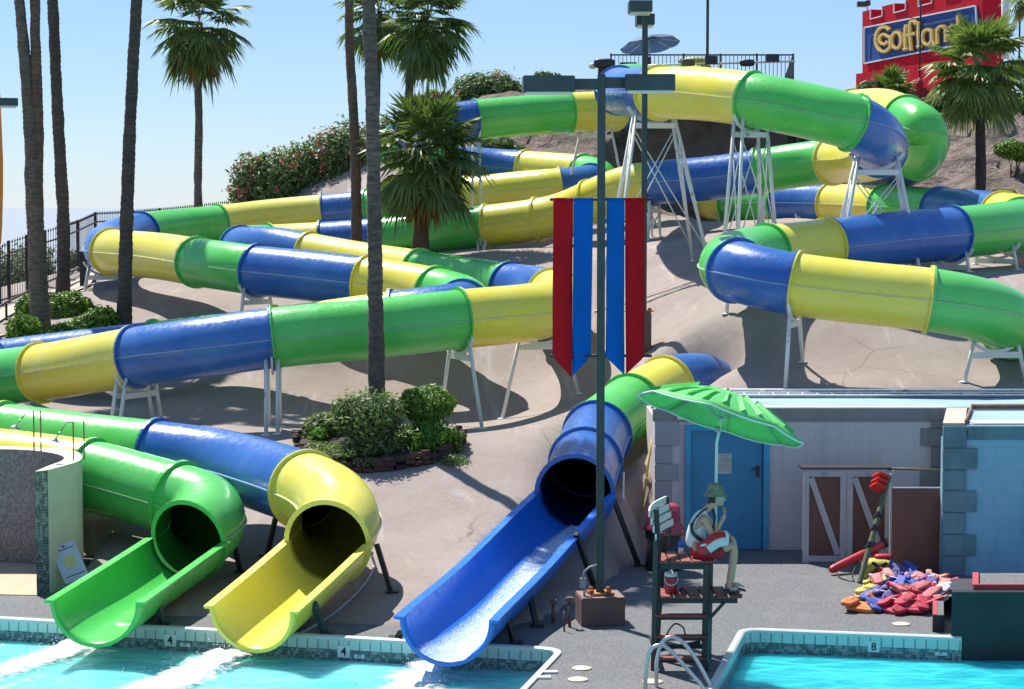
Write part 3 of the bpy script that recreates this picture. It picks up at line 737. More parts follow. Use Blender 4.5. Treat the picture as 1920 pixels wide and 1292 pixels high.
mb = MB(); mb.v = [tuple(p) for p in poly]; mb.face(range(len(poly)))
tag(mb.build('pool_deck', M['deck'], recalc=False), 'grey pebble pool deck', kind='structure')
def water(nm, pts, mat, lab):
    mb = MB(); mb.v = [(p[0], p[1], ZW) for p in pts]; mb.face(range(len(pts)))
    tag(mb.build(nm, mat, recalc=False), lab, kind='structure')
water('pool_water', [(v.x, v.y) for v in left_line] + [(LA0.x, LE0.y)], M['waterL'], 'turquoise shallow pool water below the flumes')
water('pool_water', [(v.x, v.y) for v in right_line] + [(RR.x, 32.0), (24, 32.0), (24, RL0.y)], M['waterR'], 'deep turquoise pool water at the lower right')
M['num'] = pmat('black_numeral', (0.012, 0.012, 0.014), 0.5); M['wtile'] = pmat('white_number_tile', (0.72, 0.75, 0.74), 0.35, 0.06)
def pool_edge(line, inward, label, markers):
    """bullnose, tile band and mosaic band along a pool outline; inward = +1 if the water is on the right-hand side of the walk"""
    base = line[len(line)//2]; e = thing('pool_edge', (base.x, base.y, 0), label, 'pool edge')
    cop, til, mos = MB(), MB(), MB(); ut, um = [], []; d = 0
    N = []
    for k in range(len(line)):
        t = (line[min(k+1, len(line)-1)] - line[max(k-1, 0)]).normalized(); N.append(Vector((t.y, -t.x))*inward)
    for k in range(len(line)-1):
        a, b, na, nb = line[k], line[k+1], N[k], N[k+1]; L_ = (b-a).length
        P3 = lambda p, n, o, z: (p.x + n.x*o, p.y + n.y*o, z)
        for (o0, z0, o1, z1) in ((-0.055, 0.004, -0.055, 0.028), (-0.055, 0.028, 0.02, 0.030), (0.02, 0.030, 0.045, 0.012), (0.045, 0.012, 0.045, -0.03), (0.045, -0.03, 0.0, -0.035)):
            cop.quad(P3(a, na, o0, z0), P3(b, nb, o0, z0), P3(b, nb, o1, z1), P3(a, na, o1, z1))
        til.quad(P3(a, na, 0.02, -0.03), P3(b, nb, 0.02, -0.03), P3(b, nb, 0.02, -0.17), P3(a, na, 0.02, -0.17)); ut.append([(d, 0.30), (d+L_, 0.30), (d+L_, 0.02), (d, 0.02)])
        mos.quad(P3(a, na, 0.015, -0.165), P3(b, nb, 0.015, -0.165), P3(b, nb, 0.015, -0.5), P3(a, na, 0.015, -0.5)); um.append([(d, 0.33), (d+L_, 0.33), (d+L_, 0), (d, 0)])
        d += L_
    cop.build('coping', M['coping'], e, recalc=False); til.build('tile_band', M['aqua_tile'], e, recalc=False, uvs=ut); mos.build('mosaic_band', M['mosaic'], e, recalc=False, uvs=um)
    for (px, py, s, w, h) in markers:
        a, b = (line[0], line[1]) if inward > 0 else (line[-2], line[-1])
        t = (b-a).normalized(); n = Vector((t.y, -t.x))*inward
        # point of the wall seen at px
        dr = ray(px, py); best = min((abs(proj(Vector((a.x+t.x*q, a.y+t.y*q, -0.25)))[0]-px), q) for q in np.arange(0, (b-a).length, 0.02))[1]
        c = Vector((a.x + t.x*best + n.x*0.024, a.y + t.y*best + n.y*0.024, 0)); zc = H + (c.y/dr.y)*dr.z
        c.z = zc; mb = MB(); t3 = Vector((t.x, t.y, 0)); n3 = Vector((n.x, n.y, 0))
        mb.obox(c, t3*w/2, n3*0.006, Vector((0, 0, h/2))); mk = mb.build('depth_marker', M['wtile'], e)
        text('numeral', s, h*1.0, M['num'], c + n3*0.0075, t3, Vector((0, 0, 1)), mk, 0.001, h*0.02)
    return e
pool_edge(left_line, 1, 'tiled far edge of the shallow pool where the three flumes end', [(320,1201,'4',0.19,0.17),(348,1209,'FT',0.16,0.055),(645,1222,'4',0.19,0.17),(674,1231,'FT',0.16,0.055)])
pool_edge(right_line, 1, 'tiled edge of the deep pool beside the lifeguard chair', [])
def marker_on_right():
    a, b = right_line[-2], right_line[-1]; t = (b-a).normalized(); n = Vector((t.y, -t.x)); e = [o for o in COL.objects if o.name.startswith('pool_edge')][-1]
    for (px, py, s, w, h) in ((1638,1213,'8',0.17,0.155),(1763,1226,'FT',0.17,0.05)):
        dr = ray(px, py); best = min((abs(proj(Vector((a.x+t.x*q, a.y+t.y*q, -0.25)))[0]-px), q) for q in np.arange(0, (b-a).length, 0.02))[1]
        c = Vector((a.x + t.x*best + n.x*0.024, a.y + t.y*best + n.y*0.024, 0)); c.z = H + (c.y/dr.y)*dr.z
        mb = MB(); t3 = Vector((t.x, t.y, 0)); n3 = Vector((n.x, n.y, 0)); mb.obox(c, t3*w/2, n3*0.006, Vector((0, 0, h/2))); mk = mb.build('depth_marker', M['wtile'], e)
        text('numeral', s, h, M['num'], c + n3*0.0075, t3, Vector((0, 0, 1)), mk, 0.001, h*0.02)
marker_on_right()
# ---- foam where the flumes empty into the pool
def foam(p0, p1, w0, w1, seed, label, n=70, m=26, dn=0.62, hh=1.0, z0=0.012, spray=True):
    mb = MB(); vals = []; a = Vector((p0[0], p0[1], ZW)); b = Vector((p1[0], p1[1], ZW)); t = (b-a).normalized(); s_ = Vector((t.y, -t.x, 0))
    for k in range(n+1):
        s = k/n; c = a.lerp(b, s) + s_*0.12*math.sin(s*5+seed); w = w0 + (w1-w0)*s**0.8
        for j in range(m+1):
            q = j/m*2-1; p = c + s_*w*q; e = max(0, 1-abs(q)**1.6); lx, ly = (p-a).dot(t), (p-a).dot(s_)
            st = noise.fractal(Vector((lx*0.9, ly*4.5, seed)), 0.9, 2.1, 4)
            h = e*hh*(0.03 + 0.07*(1-s))*(1 + 0.7*noise.fractal(p*3.2 + Vector((seed, 0, 0)), 0.8, 2.1, 4)) + z0
            mb.v.append((p.x, p.y, ZW + max(z0*0.6, h))); vals.append(e**0.9*dn*(1-0.35*s) + 0.16*st*e + (0.35*max(0, 1-s/0.14)) - 0.3*(abs(q) > 0.92) - 0.3*(1-e))
    for k in range(n):
        for j in range(m): mb.face((k*(m+1)+j, k*(m+1)+j+1, (k+1)*(m+1)+j+1, (k+1)*(m+1)+j), 0, True)
    o = with_attr(mb.build('foam', M['foam']), vals); tag(o, label, 'foam', kind='stuff')
    if not spray: return
    r = random.Random(seed); mb = MB()
    for _ in range(420):
        s = r.random()**1.8; q = r.gauss(0, 0.5); c = a.lerp(b, s) + s_*(w0 + (w1-w0)*s)*q
        z = ZW + abs(r.gauss(0, 0.11))*(1.1-s) + 0.02; rr = r.uniform(0.004, 0.012)
        mb.ball((c.x, c.y, z), rr, rr, rr, 5, 3)
    tag(mb.build('spray', pmat('spray_drop', (0.85, 0.9, 0.9), 0.2), recalc=False), label.replace('foam', 'spray drops'), 'spray', kind='stuff')
def at2(px, py): p = G(px, py, ZW); return (p.x, p.y)
foam(at2(172,1203), at2(-80,1290), 0.40, 0.85, 3, 'white foam trailing left from the green flume')
foam(at2(445,1226), at2(150,1350), 0.42, 1.0, 9, 'white foam trailing left from the yellow flume')
foam(at2(832,1246), at2(680,1360), 0.44, 0.95, 14, 'white foam boiling off the end of the blue flume')
foam(at2(150,1215), at2(-140,1330), 0.8, 2.0, 5, 'thin milky foam spreading around the trail of the green flume', dn=0.27, hh=0.05, z0=0.006, spray=False)
foam(at2(420,1240), at2(60,1380), 0.8, 2.3, 8, 'thin milky foam spreading around the trail of the yellow flume', dn=0.27, hh=0.05, z0=0.005, spray=False)
foam(at2(800,1262), at2(560,1400), 0.7, 1.8, 12, 'thin milky foam spreading around the trail of the blue flume', dn=0.25, hh=0.05, z0=0.004, spray=False)
# ---- lids and marker tiles set in the deck
for px, py, lab in ((1091,1254,'round cream lid in the deck, the farther of two right of the blue flume'),(1084,1275,'round cream lid in the deck, the nearer of two right of the blue flume'),(1690,1171,'round white lid in the deck below the pile of life vests'),(1224,1279,'round white lid in the deck at the foot of the pool ladder')):
    p = G(px, py); mb = MB(); mb.lathe((p.x, p.y, 0.004), [(0.135, 0), (0.135, 0.008), (0.125, 0.014), (0.02, 0.016)], 28); tag(mb.build('deck_lid', pmat('cream_plastic_lid', (0.62, 0.58, 0.42), 0.5, 0.08)), lab, 'drain lid', 'round lids set in the deck')
for px, py, lab in ((1032,1262,'white marker tile on the pool corner, the farther of two'),(1019,1272,'white marker tile on the pool corner, the nearer of two')):
    p = G(px, py); mb = MB(); mb.box((p.x, p.y, 0.016), 0.19, 0.11, 0.024); tag(mb.build('marker_tile', M['wtile']), lab, 'tile', 'white tiles on the pool corner')
# ---------------------------------------------------------------- buildings on the right
DB = 37.5; X = lambda px, d: U(px, 900, d).x
Z = lambda py, d: U(960, py, d).z
def brickmat(name, col, col2, bw=0.4, rh=0.2, bump=0.25):
    m, nt, bs, out = _nodes(name); p = _pos(nt)
    sep = nt.nodes.new('ShaderNodeSeparateXYZ'); nt.links.new(p, sep.inputs[0]); cmb = nt.nodes.new('ShaderNodeCombineXYZ')
    ad = nt.nodes.new('ShaderNodeMath'); ad.operation = 'ADD'; nt.links.new(sep.outputs['X'], ad.inputs[0]); nt.links.new(sep.outputs['Y'], ad.inputs[1])
    nt.links.new(ad.outputs[0], cmb.inputs['X']); nt.links.new(sep.outputs['Z'], cmb.inputs['Y'])
    b = nt.nodes.new('ShaderNodeTexBrick'); b.inputs['Scale'].default_value = 1; b.inputs['Brick Width'].default_value = bw; b.inputs['Row Height'].default_value = rh
    b.inputs['Mortar Size'].default_value = 0.006; b.inputs['Color1'].default_value = (*col, 1); b.inputs['Color2'].default_value = (*scl(col, 0.95), 1); b.inputs['Mortar'].default_value = (*scl(col, 0.86), 1)
    nt.links.new(cmb.outputs[0], b.inputs['Vector'])
    n = _noise(nt, p, 1.1, 6, 0.65)
    c = _mix(nt, _ramp(nt, n.outputs['Fac'], [(0.45, 0.0), (0.75, 0.55)]).outputs['Color'], b.outputs['Color'], col2)
    mpk = nt.nodes.new('ShaderNodeMapping'); mpk.inputs['Scale'].default_value = (5, 5, 0.45); nt.links.new(p, mpk.inputs['Vector'])
    nk = _noise(nt, mpk.outputs[0], 1.0, 5, 0.7)      # rain streaks and grime
    c = _mix(nt, _ramp(nt, nk.outputs['Fac'], [(0.52, 0.0), (0.74, 0.42)]).outputs['Color'], c, scl(col2, 0.55))
    ng = _noise(nt, p, 14, 5, 0.7); c = _mix(nt, _ramp(nt, ng.outputs['Fac'], [(0.58, 0.0), (0.72, 0.3)]).outputs['Color'], c, scl(col2, 0.5))
    nt.links.new(c, bs.inputs['Base Color']); bs.inputs['Roughness'].default_value = 0.8
    n2 = _noise(nt, p, 22, 3); ad2 = nt.nodes.new('ShaderNodeMath'); ad2.operation = 'MULTIPLY_ADD'; ad2.inputs[1].default_value = 0.4
    nt.links.new(n2.outputs['Fac'], ad2.inputs[0]); nt.links.new(b.outputs['Fac'], ad2.inputs[2])
    bb = nt.nodes.new('ShaderNodeBump'); bb.invert = True; bb.inputs['Strength'].default_value = bump; bb.inputs['Distance'].default_value = 0.01
    nt.links.new(ad2.outputs[0], bb.inputs['Height']); nt.links.new(bb.outputs['Normal'], bs.inputs['Normal']); return m
M['greywall'] = brickmat('pale_grey_block_wall', (0.66, 0.58, 0.565), (0.57, 0.50, 0.485))
M['greytrim'] = brickmat('grey_brown_block_trim', (0.30, 0.27, 0.25), (0.21, 0.19, 0.175), 1.2, 0.6, 0.1)
M['greyq'] = brickmat('grey_corner_block', (0.38, 0.37, 0.38), (0.28, 0.27, 0.28), 1.2, 0.6, 0.1)
M['bluewall'] = brickmat('pale_blue_block_wall', (0.27, 0.50, 0.62), (0.21, 0.42, 0.54))
M['bluetrim'] = brickmat('teal_corner_block', (0.16, 0.28, 0.32), (0.06, 0.10, 0.115), 1.2, 0.6, 0.1)
M['bluedoor'] = pmat('blue_door_paint', (0.03, 0.24, 0.42), 0.45, 0.1, 2)
M['blueframe'] = pmat('blue_frame_paint', (0.04, 0.32, 0.52), 0.45, 0.1, 2)
M['roof'] = pmat('pale_blue_roof_sheet', (0.29, 0.43, 0.52), 0.6, 0.2, 0.8)
M['roofw'] = pmat('white_roof_edge', (0.55, 0.53, 0.48), 0.6, 0.1, 2)
M['tanbrick'] = brickmat('tan_brick_cap', (0.55, 0.44, 0.36), (0.45, 0.33, 0.26), 0.3, 0.12)
M['gutter'] = pmat('grey_gutter', (0.30, 0.33, 0.34), 0.5, 0.15, 3)
M['rustpipe'] = pmat('rusty_pipe', (0.22, 0.13, 0.09), 0.7, 0.4, 4)

x0, x1 = X(1229, DB), X(1771, DB); zt = Z(767, DB)
bg = thing('grey_building', (x0, DB, 0), 'pale grey block building with a blue door and pale blue roof below the slides', 'building')
mb = MB(); dxl, dxr = X(1284, DB), X(1441, DB); dzt = Z(797, DB); yb = 40.15
mb.box(((x0+dxl)/2, DB+0.1, zt/2-0.1), dxl-x0, 0.2, zt-0.2); mb.box(((dxr+x1)/2, DB+0.1, zt/2-0.1), x1-dxr, 0.2, zt-0.2); mb.box(((dxl+dxr)/2, DB+0.1, (dzt+zt-0.2)/2), dxr-dxl, 0.2, zt-0.2-dzt)
mb.box((x0+0.1, (DB+0.2+yb)/2, zt/2-0.1), 0.2, yb-DB-0.2, zt-0.2); mb.box(((x0+30)/2, yb-0.1, zt/2-0.1), 30-x0-0.4, 0.19, zt-0.22)
mb.build('wall', M['greywall'], bg)
mb = MB(); mb.box(((x0+x1)/2-0.02, DB+0.085, zt-0.115), x1-x0+0.06, 0.21, 0.23); mb.build('cornice', M['greytrim'], bg, bevel=0.006)
mb = MB()
for i, (a, b) in enumerate(((790, 835), (837, 868), (870, 900), (902, 941), (943, 975), (977, 1012), (1014, 1040))):
    z1_, z0_ = Z(a, DB), max(0.0, Z(b, DB)); w = X(1274 if i % 2 == 0 else 1261, DB) - x0
    mb.box((x0+w/2-0.015, DB-0.012, (z0_+z1_)/2), w, 0.07, z1_-z0_)
mb.build('corner_block', M['greyq'], bg, bevel=0.008)
mb = MB()
for i, (a, b) in enumerate(((790, 802), (803, 836), (837, 876), (877, 911), (912, 950), (951, 985), (986, 1035))):
    z1_, z0_ = Z(a, DB), Z(b, DB); w = x1 - X(1724 if i % 2 == 1 else 1744, DB)
    mb.box((x1-w/2+0.01, DB-0.012, (z0_+z1_)/2), w, 0.07, z1_-z0_)
mb.build('corner_block', M['greytrim'], bg, bevel=0.008)
mb = MB(); fw = 0.1
mb.box((dxl+fw/2, DB+0.02, dzt/2), fw, 0.2, dzt); mb.box((dxr-fw/2, DB+0.02, dzt/2), fw, 0.2, dzt); mb.box(((dxl+dxr)/2, DB+0.022, dzt-fw/2), dxr-dxl-2*fw, 0.19, fw)
mb.build('door_frame', M['blueframe'], bg, bevel=0.005)
mb = MB(); mb.box(((dxl+dxr)/2, DB+0.07, (dzt-fw)/2), dxr-dxl-2*fw-0.02, 0.05, dzt-fw-0.02); dr_ = mb.build('door', M['bluedoor'], bg)
mb = MB()
xh = X(1421, DB); mb.box((xh, DB+0.03, Z(884, DB)), 0.06, 0.03, 0.2); mb.bar((xh, DB-0.02, Z(880, DB)), (xh-0.12, DB-0.02, Z(880, DB)), 0.03, 0.03); mb.bar((xh, DB+0.02, Z(880, DB)), (xh, DB-0.03, Z(880, DB)), 0.03, 0.03)
for q in (868, 905): mb.box((xh+0.13, DB-0.03, Z(q, DB)), 0.08, 0.03, 0.1)
mb.build('door_handle', M['black'], dr_)
pz = pmat('faded_white_notice', (0.52, 0.50, 0.44), 0.6, 0.1, 6)
for q in (857, 870, 883):
    mb = MB(); mb.box((X(1359, DB), DB+0.041, Z(q, DB)), 0.25, 0.008, 0.115); mb.build('notice_plate', pz, dr_)
    for k in range(2):
        mb = MB(); mb.box((X(1359, DB), DB+0.036, Z(q, DB)+0.022-0.04*k), 0.17, 0.002, 0.009); mb.build('notice_line', M['gutter'], dr_)
mb = MB(); c = U(1276, 781, DB); mb.box((c.x, DB-0.06, c.z), 0.13, 0.12, 0.09); mb.build('wall_lamp', M['white'], bg, bevel=0.01)
# roof sheet, gutters and pipes
mb = MB(); zr = zt-0.02
xr = 30
mb.box(((x0+xr)/2, (DB+0.2+yb)/2, zr), xr-x0-0.02, yb-DB-0.25, 0.05); mb.build('roof', M['roof'], bg)
mb = MB(); mb.box(((x0+x1)/2, DB+0.1, zt+0.017), x1-x0, 0.24, 0.03); mb.quad((x0+0.05, DB+0.3, zr+0.03), (X(1500, DB), DB+0.3, zr+0.03), (X(1360, 38.5), DB+1.2, zr+0.032), (x0+0.05, DB+0.9, zr+0.032)); mb.build('roof_edge', M['roofw'], bg)
mb = MB(); yg = yb-0.45; mb.box(((x0+1+xr)/2, yg, zr+0.06), xr-x0-1, 0.28, 0.05)
mb.build('gutter', M['gutter'], bg)
mb = MB(); mb.tube([(x0+1.0, yg-0.2, zr+0.09), (xr, yg-0.2, zr+0.09)], 0.015, 8); mb.tube([(x0+1.0, yg+0.2, zr+0.10), (xr, yg+0.2, zr+0.10)], 0.015, 8)
k = x0+1.0
while k < xr: mb.bar((k, yg-0.2, zr+0.09), (k+0.02, yg+0.2, zr+0.10), 0.014, 0.014); k += 0.28
mb.build('pipe', M['white'], bg)
mb = MB(); mb.tube([(x0+0.9, yb+0.05, zr+0.12), (xr, yb+0.05, zr+0.12)], 0.03, 8)
k = x0+1.4
while k < xr: mb.box((k, yb+0.03, zr+0.06), 0.10, 0.08, 0.14); k += 0.85
mb.build('rear_pipe', M['whiterust'], bg)

D2 = 34.85; a0, a1 = X(1768, D2), 24; z2 = Z(799, D2)
bb = thing('blue_building', (a0, D2, 0), 'pale blue block building with dark teal corner blocks at the right edge', 'building')
mb = MB(); mb.box(((a0+a1)/2, D2+0.1, z2/2-0.1), a1-a0, 0.2, z2-0.2); sl = x1 - a0 + 0.02; mb.prism([(a0+0.0+sl*0.08, D2+0.2, 0), (a0+0.25+sl*0.08, D2+0.2, 0), (a0+sl+0.25, DB-0.03, 0), (a0+sl, DB-0.03, 0)], (0, 0, z2-0.2)); mb.build('wall', M['bluewall'], bb)
mb = MB(); mb.box(((a0+a1)/2+0.2, D2+0.085, z2-0.115), a1-a0-0.4, 0.21, 0.23); mb.build('cornice', M['bluetrim'], bb, bevel=0.006)
mb = MB()
for i, (a, b) in enumerate(((799, 838), (840, 879), (881, 918), (920, 959), (961, 1000), (1002, 1041), (1043, 1090))):
    z1_, z0_ = Z(a, D2)-0.001, max(0.01, Z(b, D2)); w = X(1812 if i % 2 == 0 else 1832, D2) - a0
    mb.box((a0+w/2-0.012, D2-0.01, (z0_+z1_)/2), w, 0.09, z1_-z0_)
mb.build('corner_block', M['bluetrim'], bb, bevel=0.008)
mb = MB(); mb.prism([(a0-0.01, D2+0.02, z2), (a0+0.36, D2+0.02, z2), (a0+sl+0.36, DB-0.04, z2), (a0+sl-0.01, DB-0.04, z2)], (0, 0, 0.05)); mb.build('brick_cap', M['tanbrick'], bb)
mb = MB(); mb.prism([(a0+0.4, D2+0.2, z2-0.03), (a1, D2+0.2, z2-0.03), (a1, DB-0.05, z2-0.03), (a0+sl+0.4, DB-0.05, z2-0.03)], (0, 0, 0.04)); mb.build('roof', M['roof'], bb)
mb = MB(); mb.tube([(a0+0.42, D2+0.2, z2+0.06), (a0+sl+0.42, DB-0.1, z2+0.06)], 0.03, 8); mb.tube([(a0+sl+0.42, DB-0.12, z2+0.09), (a1, DB-0.12, z2+0.09)], 0.045, 8)
mb.build('pipe', M['rustpipe'], bb)
mb = MB(); mb.quad((a0+0.55, D2+0.22, z2+0.022), (a1, D2+0.22, z2+0.022), (a1, D2+1.5, z2+0.024), (a0+0.55, D2+0.75, z2+0.024)); mb.build('roof_edge', M['roofw'], bb, recalc=False)

# ---- barn-style gate, brown panel, low dark walls
M['barn'] = pmat('brown_board', (0.13, 0.055, 0.042), 0.6, 0.2, 2, 0.15); M['barnw'] = pmat('grey_white_board', (0.40, 0.40, 0.40), 0.55, 0.08, 3)
DG = 36.15; e = thing('barn_gate', (X(1587, DG), DG, 0), 'double barn-style gate with brown panels and white diagonal braces', 'gate')
zg = Z(882, DG); xs_ = (X(1505, DG), X(1587, DG), X(1671, DG))
for q in range(2):
    a, b = xs_[q]+0.006, xs_[q+1]-0.006; mb = MB(); mb.box(((a+b)/2, DG, zg/2+0.02), b-a-0.02, 0.03, zg-0.06); lf = mb.build('leaf', M['barn'], e)
    mb = MB(); w = 0.105
    mb.box((a+w/2, DG-0.03, zg/2), w, 0.035, zg); mb.box((b-w/2, DG-0.03, zg/2), w, 0.035, zg); mb.box(((a+b)/2, DG-0.03, zg-w/2), b-a-2*w, 0.033, w); mb.box(((a+b)/2, DG-0.03, w/2+0.02), b-a-2*w, 0.033, w)
    lft, rgt = Vector((a+w+0.03, DG-0.03, zg-w-0.02)), Vector((b-w-0.03, DG-0.03, w+0.04)); mb.bar(lft, rgt, 0.03, 0.105, up=Vector((0, -1, 0)).cross((rgt-lft).normalized())); mb.build('brace_frame', M['barnw'], lf)
    mb = MB(); mb.box(((a+b)/2-0.02, DG-0.055, zg-0.05), 0.06, 0.02, 0.07); mb.build('hinge', M['gutter'], lf)
mb = MB(); mb.box((xs_[1], DG+0.25, zg+0.035), xs_[2]-xs_[0]+0.02, 0.55, 0.03); mb.build('top_board', M['black'], e)
mb = MB(); mb.box((xs_[2]+0.02, DG+0.2, zg/2), 0.03, 0.45, zg); mb.build('side_board', M['barnw'], e)
mb = MB(); mb.tube([(xs_[2], DG+0.1, zg+0.02), (X(1768, DG), DG+0.1, zg-0.01)], 0.022, 8); mb.build('top_rail', M['rustpipe'], e)
DP = 35.15; e = thing('brown_panel', (X(1720, DP), DP, 0), 'plain brown board screen between the barn gate and the blue building', 'screen')
zp = Z(916, DP); mb = MB(); mb.box((X(1719, DP), DP, zp/2), X(1767, DP)-X(1673, DP), 0.04, zp); mb.build('board', pmat('red_brown_board', (0.19, 0.07, 0.05), 0.6, 0.15, 1.5, 0.1), e)
mb = MB(); mb.box((X(1719, DP), DP, zp+0.012), X(1767, DP)-X(1673, DP), 0.05, 0.02); mb.box((X(1672, DP)-0.012, DP, (Z(888, DP))/2), 0.035, 0.05, Z(888, DP)); mb.build('edge_strip', M['barnw'], e)

M['dkwall'] = pmat('dark_green_block', (0.009, 0.02, 0.021), 0.5, 0.45, 1.2, 0.15); M['rededge'] = pmat('red_step_edge', (0.40, 0.05, 0.06), 0.6, 0.15, 4)
M['darkstep'] = pmat('dark_step_riser', (0.03, 0.03, 0.04), 0.6, 0.2)
fx, fy = G(1790, 1203).x, RR.y + 0.02
zl = Z(1108, fy+0.1)
e = thing('pool_wall', (fx, fy, 0), 'dark green tiled wall rising from the deep pool with a red-edged landing', 'wall')
kf = fx/fy
mb = MB(); mb.prism([(fx, fy, -0.7), (fx+12, fy, -0.7), (fx+12, fy+0.2, -0.7), (fx+0.2*kf, fy+0.2, -0.7)], (0, 0, zl+0.7)); mb.build('wall_face', M['dkwall'], e)
xl = X(1828, 30.8); zl2 = zl + 0.02
mb = MB(); mb.prism([(fx+0.21*kf+.003, fy+0.21, 0.005), (fx+12, fy+0.21, 0.005), (fx+12, fy+1.23, 0.005), (fx+1.23*kf+.003, fy+1.23, 0.005)], (0, 0, zl2-0.05)); mb.build('landing_base', M['darkstep'], e)
xf = X(1828, fy+0.21); kl = xf/(fy+0.21)
mb = MB(); mb.prism([(xf+0.1, fy+0.22, zl2-0.04), (xf+11, fy+0.22, zl2-0.04), (xf+11, fy+1.22, zl2-0.04), (xf+0.1+1.0*kl, fy+1.22, zl2-0.04)], (0, 0, 0.08)); mb.build('landing_top', M['deck'], e)
mb = MB(); mb.prism([(xf, fy+0.205, zl2-0.035), (xf+11, fy+0.205, zl2-0.035), (xf+11, fy+0.27, zl2-0.035), (xf, fy+0.27, zl2-0.035)], (0, 0, 0.09)); mb.prism([(xf, fy+0.272, zl2-0.036), (xf+0.09, fy+0.272, zl2-0.036), (xf+0.09+0.95*kl, fy+1.225, zl2-0.036), (xf+0.95*kl, fy+1.225, zl2-0.036)], (0, 0, 0.089)); mb.build('red_edging', M['rededge'], e)
s0 = G(1748, 1185); e = thing('deck_step', (s0.x, s0.y, 0), 'dark step with a grey top and red edge beside the dark green wall', 'step')
ys0, ys1 = s0.y, s0.y+1.1; zs = Z(1156, ys0); wx = fx - s0.x - 0.012; kx = s0.x/s0.y*1.1
def slab(xa, xb, za_, zb_, y0=ys0, y1=ys1):
    k0, k1 = (y0-ys0)/1.1*kx, (y1-ys0)/1.1*kx
    return [(s0.x+xa+k0, y0, za_), (s0.x+xb+k0, y0, za_), (s0.x+xb+k1, y1, za_), (s0.x+xa+k1, y1, za_)], (0, 0, zb_-za_)
mb = MB(); mb.prism(*slab(0, wx, 0, zs)); mb.build('riser', M['darkstep'], e)
mb = MB(); mb.prism(*slab(0.07, wx-0.01, zs+0.002, zs+0.022, ys0+0.01, ys1-0.01)); mb.build('tread', M['deck'], e)
mb = MB(); mb.prism(*slab(0.004, 0.068, zs+0.002, zs+0.03, ys0+0.005, ys1-0.005)); mb.build('red_edging', M['rededge'], e)

# ---- shower wall at the left
pb = {q: G(*q) for q in ((69, 1117), (92, 1115), (158, 1090))}
def ext(poly, z): return poly
out_c = [Vector((G(93,1113).x, G(93,1113).y)), Vector((X(128,34.0), 33.9)), Vector((X(152,34.6), 34.35)), Vector((X(158,35.1), 34.95)), Vector((X(150,35.8), 35.65)), Vector((X(115,36.4), 36.25)), Vector((X(60,36.7), 36.6)), Vector((X(-10,36.8), 36.7)), Vector((X(-120,36.8), 36.6)), Vector((X(-260,36.8), 36.2))]
inn_c = [Vector((G(69,1117).x, G(69,1117).y)), Vector((X(98,34.0), 33.9)), Vector((X(120,34.6), 34.4)), Vector((X(127,35.1), 34.85)), Vector((X(118,35.6), 35.3)), Vector((X(90,35.9), 35.7)), Vector((X(50,36.2), 36.0)), Vector((X(-10,36.2), 36.1)), Vector((X(-120,36.2), 36.0)), Vector((X(-260,36.2), 35.6))]
def smooth2(c): return [Vector((p.x, p.y)) for u, p in crom([Vector((q.x, q.y, 0)) for q in c], 5)]
oc, ic = smooth2(out_c), smooth2(inn_c); zw = Z(876, 33.6)
e = thing('shower_wall', (oc[0].x, oc[0].y, 0), 'curved open-air shower wall with brown mosaic inside and cream outside', 'wall')
def strip(c, z0_, z1_, nm, mat):
    mb = MB(); uv = []; d = 0
    for k in range(len(c)-1):
        L_ = (c[k+1]-c[k]).length; a, b = c[k], c[k+1]
        mb.quad((a.x, a.y, z0_), (b.x, b.y, z0_), (b.x, b.y, z1_), (a.x, a.y, z1_)); uv.append([(d, z0_), (d+L_, z0_), (d+L_, z1_), (d, z1_)]); d += L_
    return mb.build(nm, mat, e, recalc=False, uvs=uv)
strip(oc, -0.1, zw, 'outer_face', M['cream']); strip(ic, -0.1, zw, 'inner_face', M['mosaicw']); strip([ic[0], oc[0]], -0.1, zw, 'end_face', M['mosaicb'])
mb = MB()
for k in range(len(oc)-1):
    mb.quad((oc[k].x, oc[k].y, zw), (oc[k+1].x, oc[k+1].y, zw), (ic[k+1].x, ic[k+1].y, zw), (ic[k].x, ic[k].y, zw))
mb.build('cap', pmat('cream_cap', (0.68, 0.63, 0.52), 0.8, 0.06), e, recalc=False)
fl = MB(); q = [(p.x, p.y, 0.012) for p in ic] + [(ic[-1].x, 33.4, 0.012)]; fl.v = q; fl.face(range(len(q)))
tag(fl.build('shower_floor', M['sand'], recalc=False), 'tan floor inside the shower wall', kind='structure')
for (pa, pc, hd, lab) in (((64, 845), (77, 845), (30, 799), 'wall-top shower pipe with a round head, the left one'), ((138, 866), (158, 868), (104, 823), 'wall-top shower pipe with a round head, the right one')):
    ds = 35.6 if pa[0] < 100 else 34.5; A_, C_ = U(pa[0], pa[1], ds), U(pc[0], pc[1], ds+0.1); A_.z = C_.z = zw
    t = Z(771 if pa[0] < 100 else 791, ds); e2 = thing('shower', A_, lab, 'shower', 'showers on the shower wall')
    mb = MB(); hx = U(hd[0], hd[1], ds-0.3)
    mb.tube([A_, (A_.x, A_.y, t), (C_.x, C_.y, t), C_], 0.013, 6); mb.tube([(A_.x, A_.y, t), (A_.x-0.1, A_.y-0.05, t-0.01), (hx.x+0.08, hx.y+0.02, hx.z+0.12)], 0.009, 6); mb.build('pipe', M['rustpipe'], e2)
    d = Vector((-0.35, -0.25, -0.9)).normalized(); mt = d.to_track_quat('Z', 'Y').to_matrix()
    mb = MB(); mb.tube([(hx.x+0.08, hx.y+0.02, hx.z+0.12), hx], 0.012, 6); mb.lathe(hx, [(0.02, -0.02), (0.045, 0.0), (0.085, 0.035), (0.088, 0.05), (0.0, 0.052)], 16, mat=mt); mb.build('shower_head', pmat('dull_chrome', (0.5, 0.5, 0.5), 0.3, 0.1, 5, metal=0.8), e2)
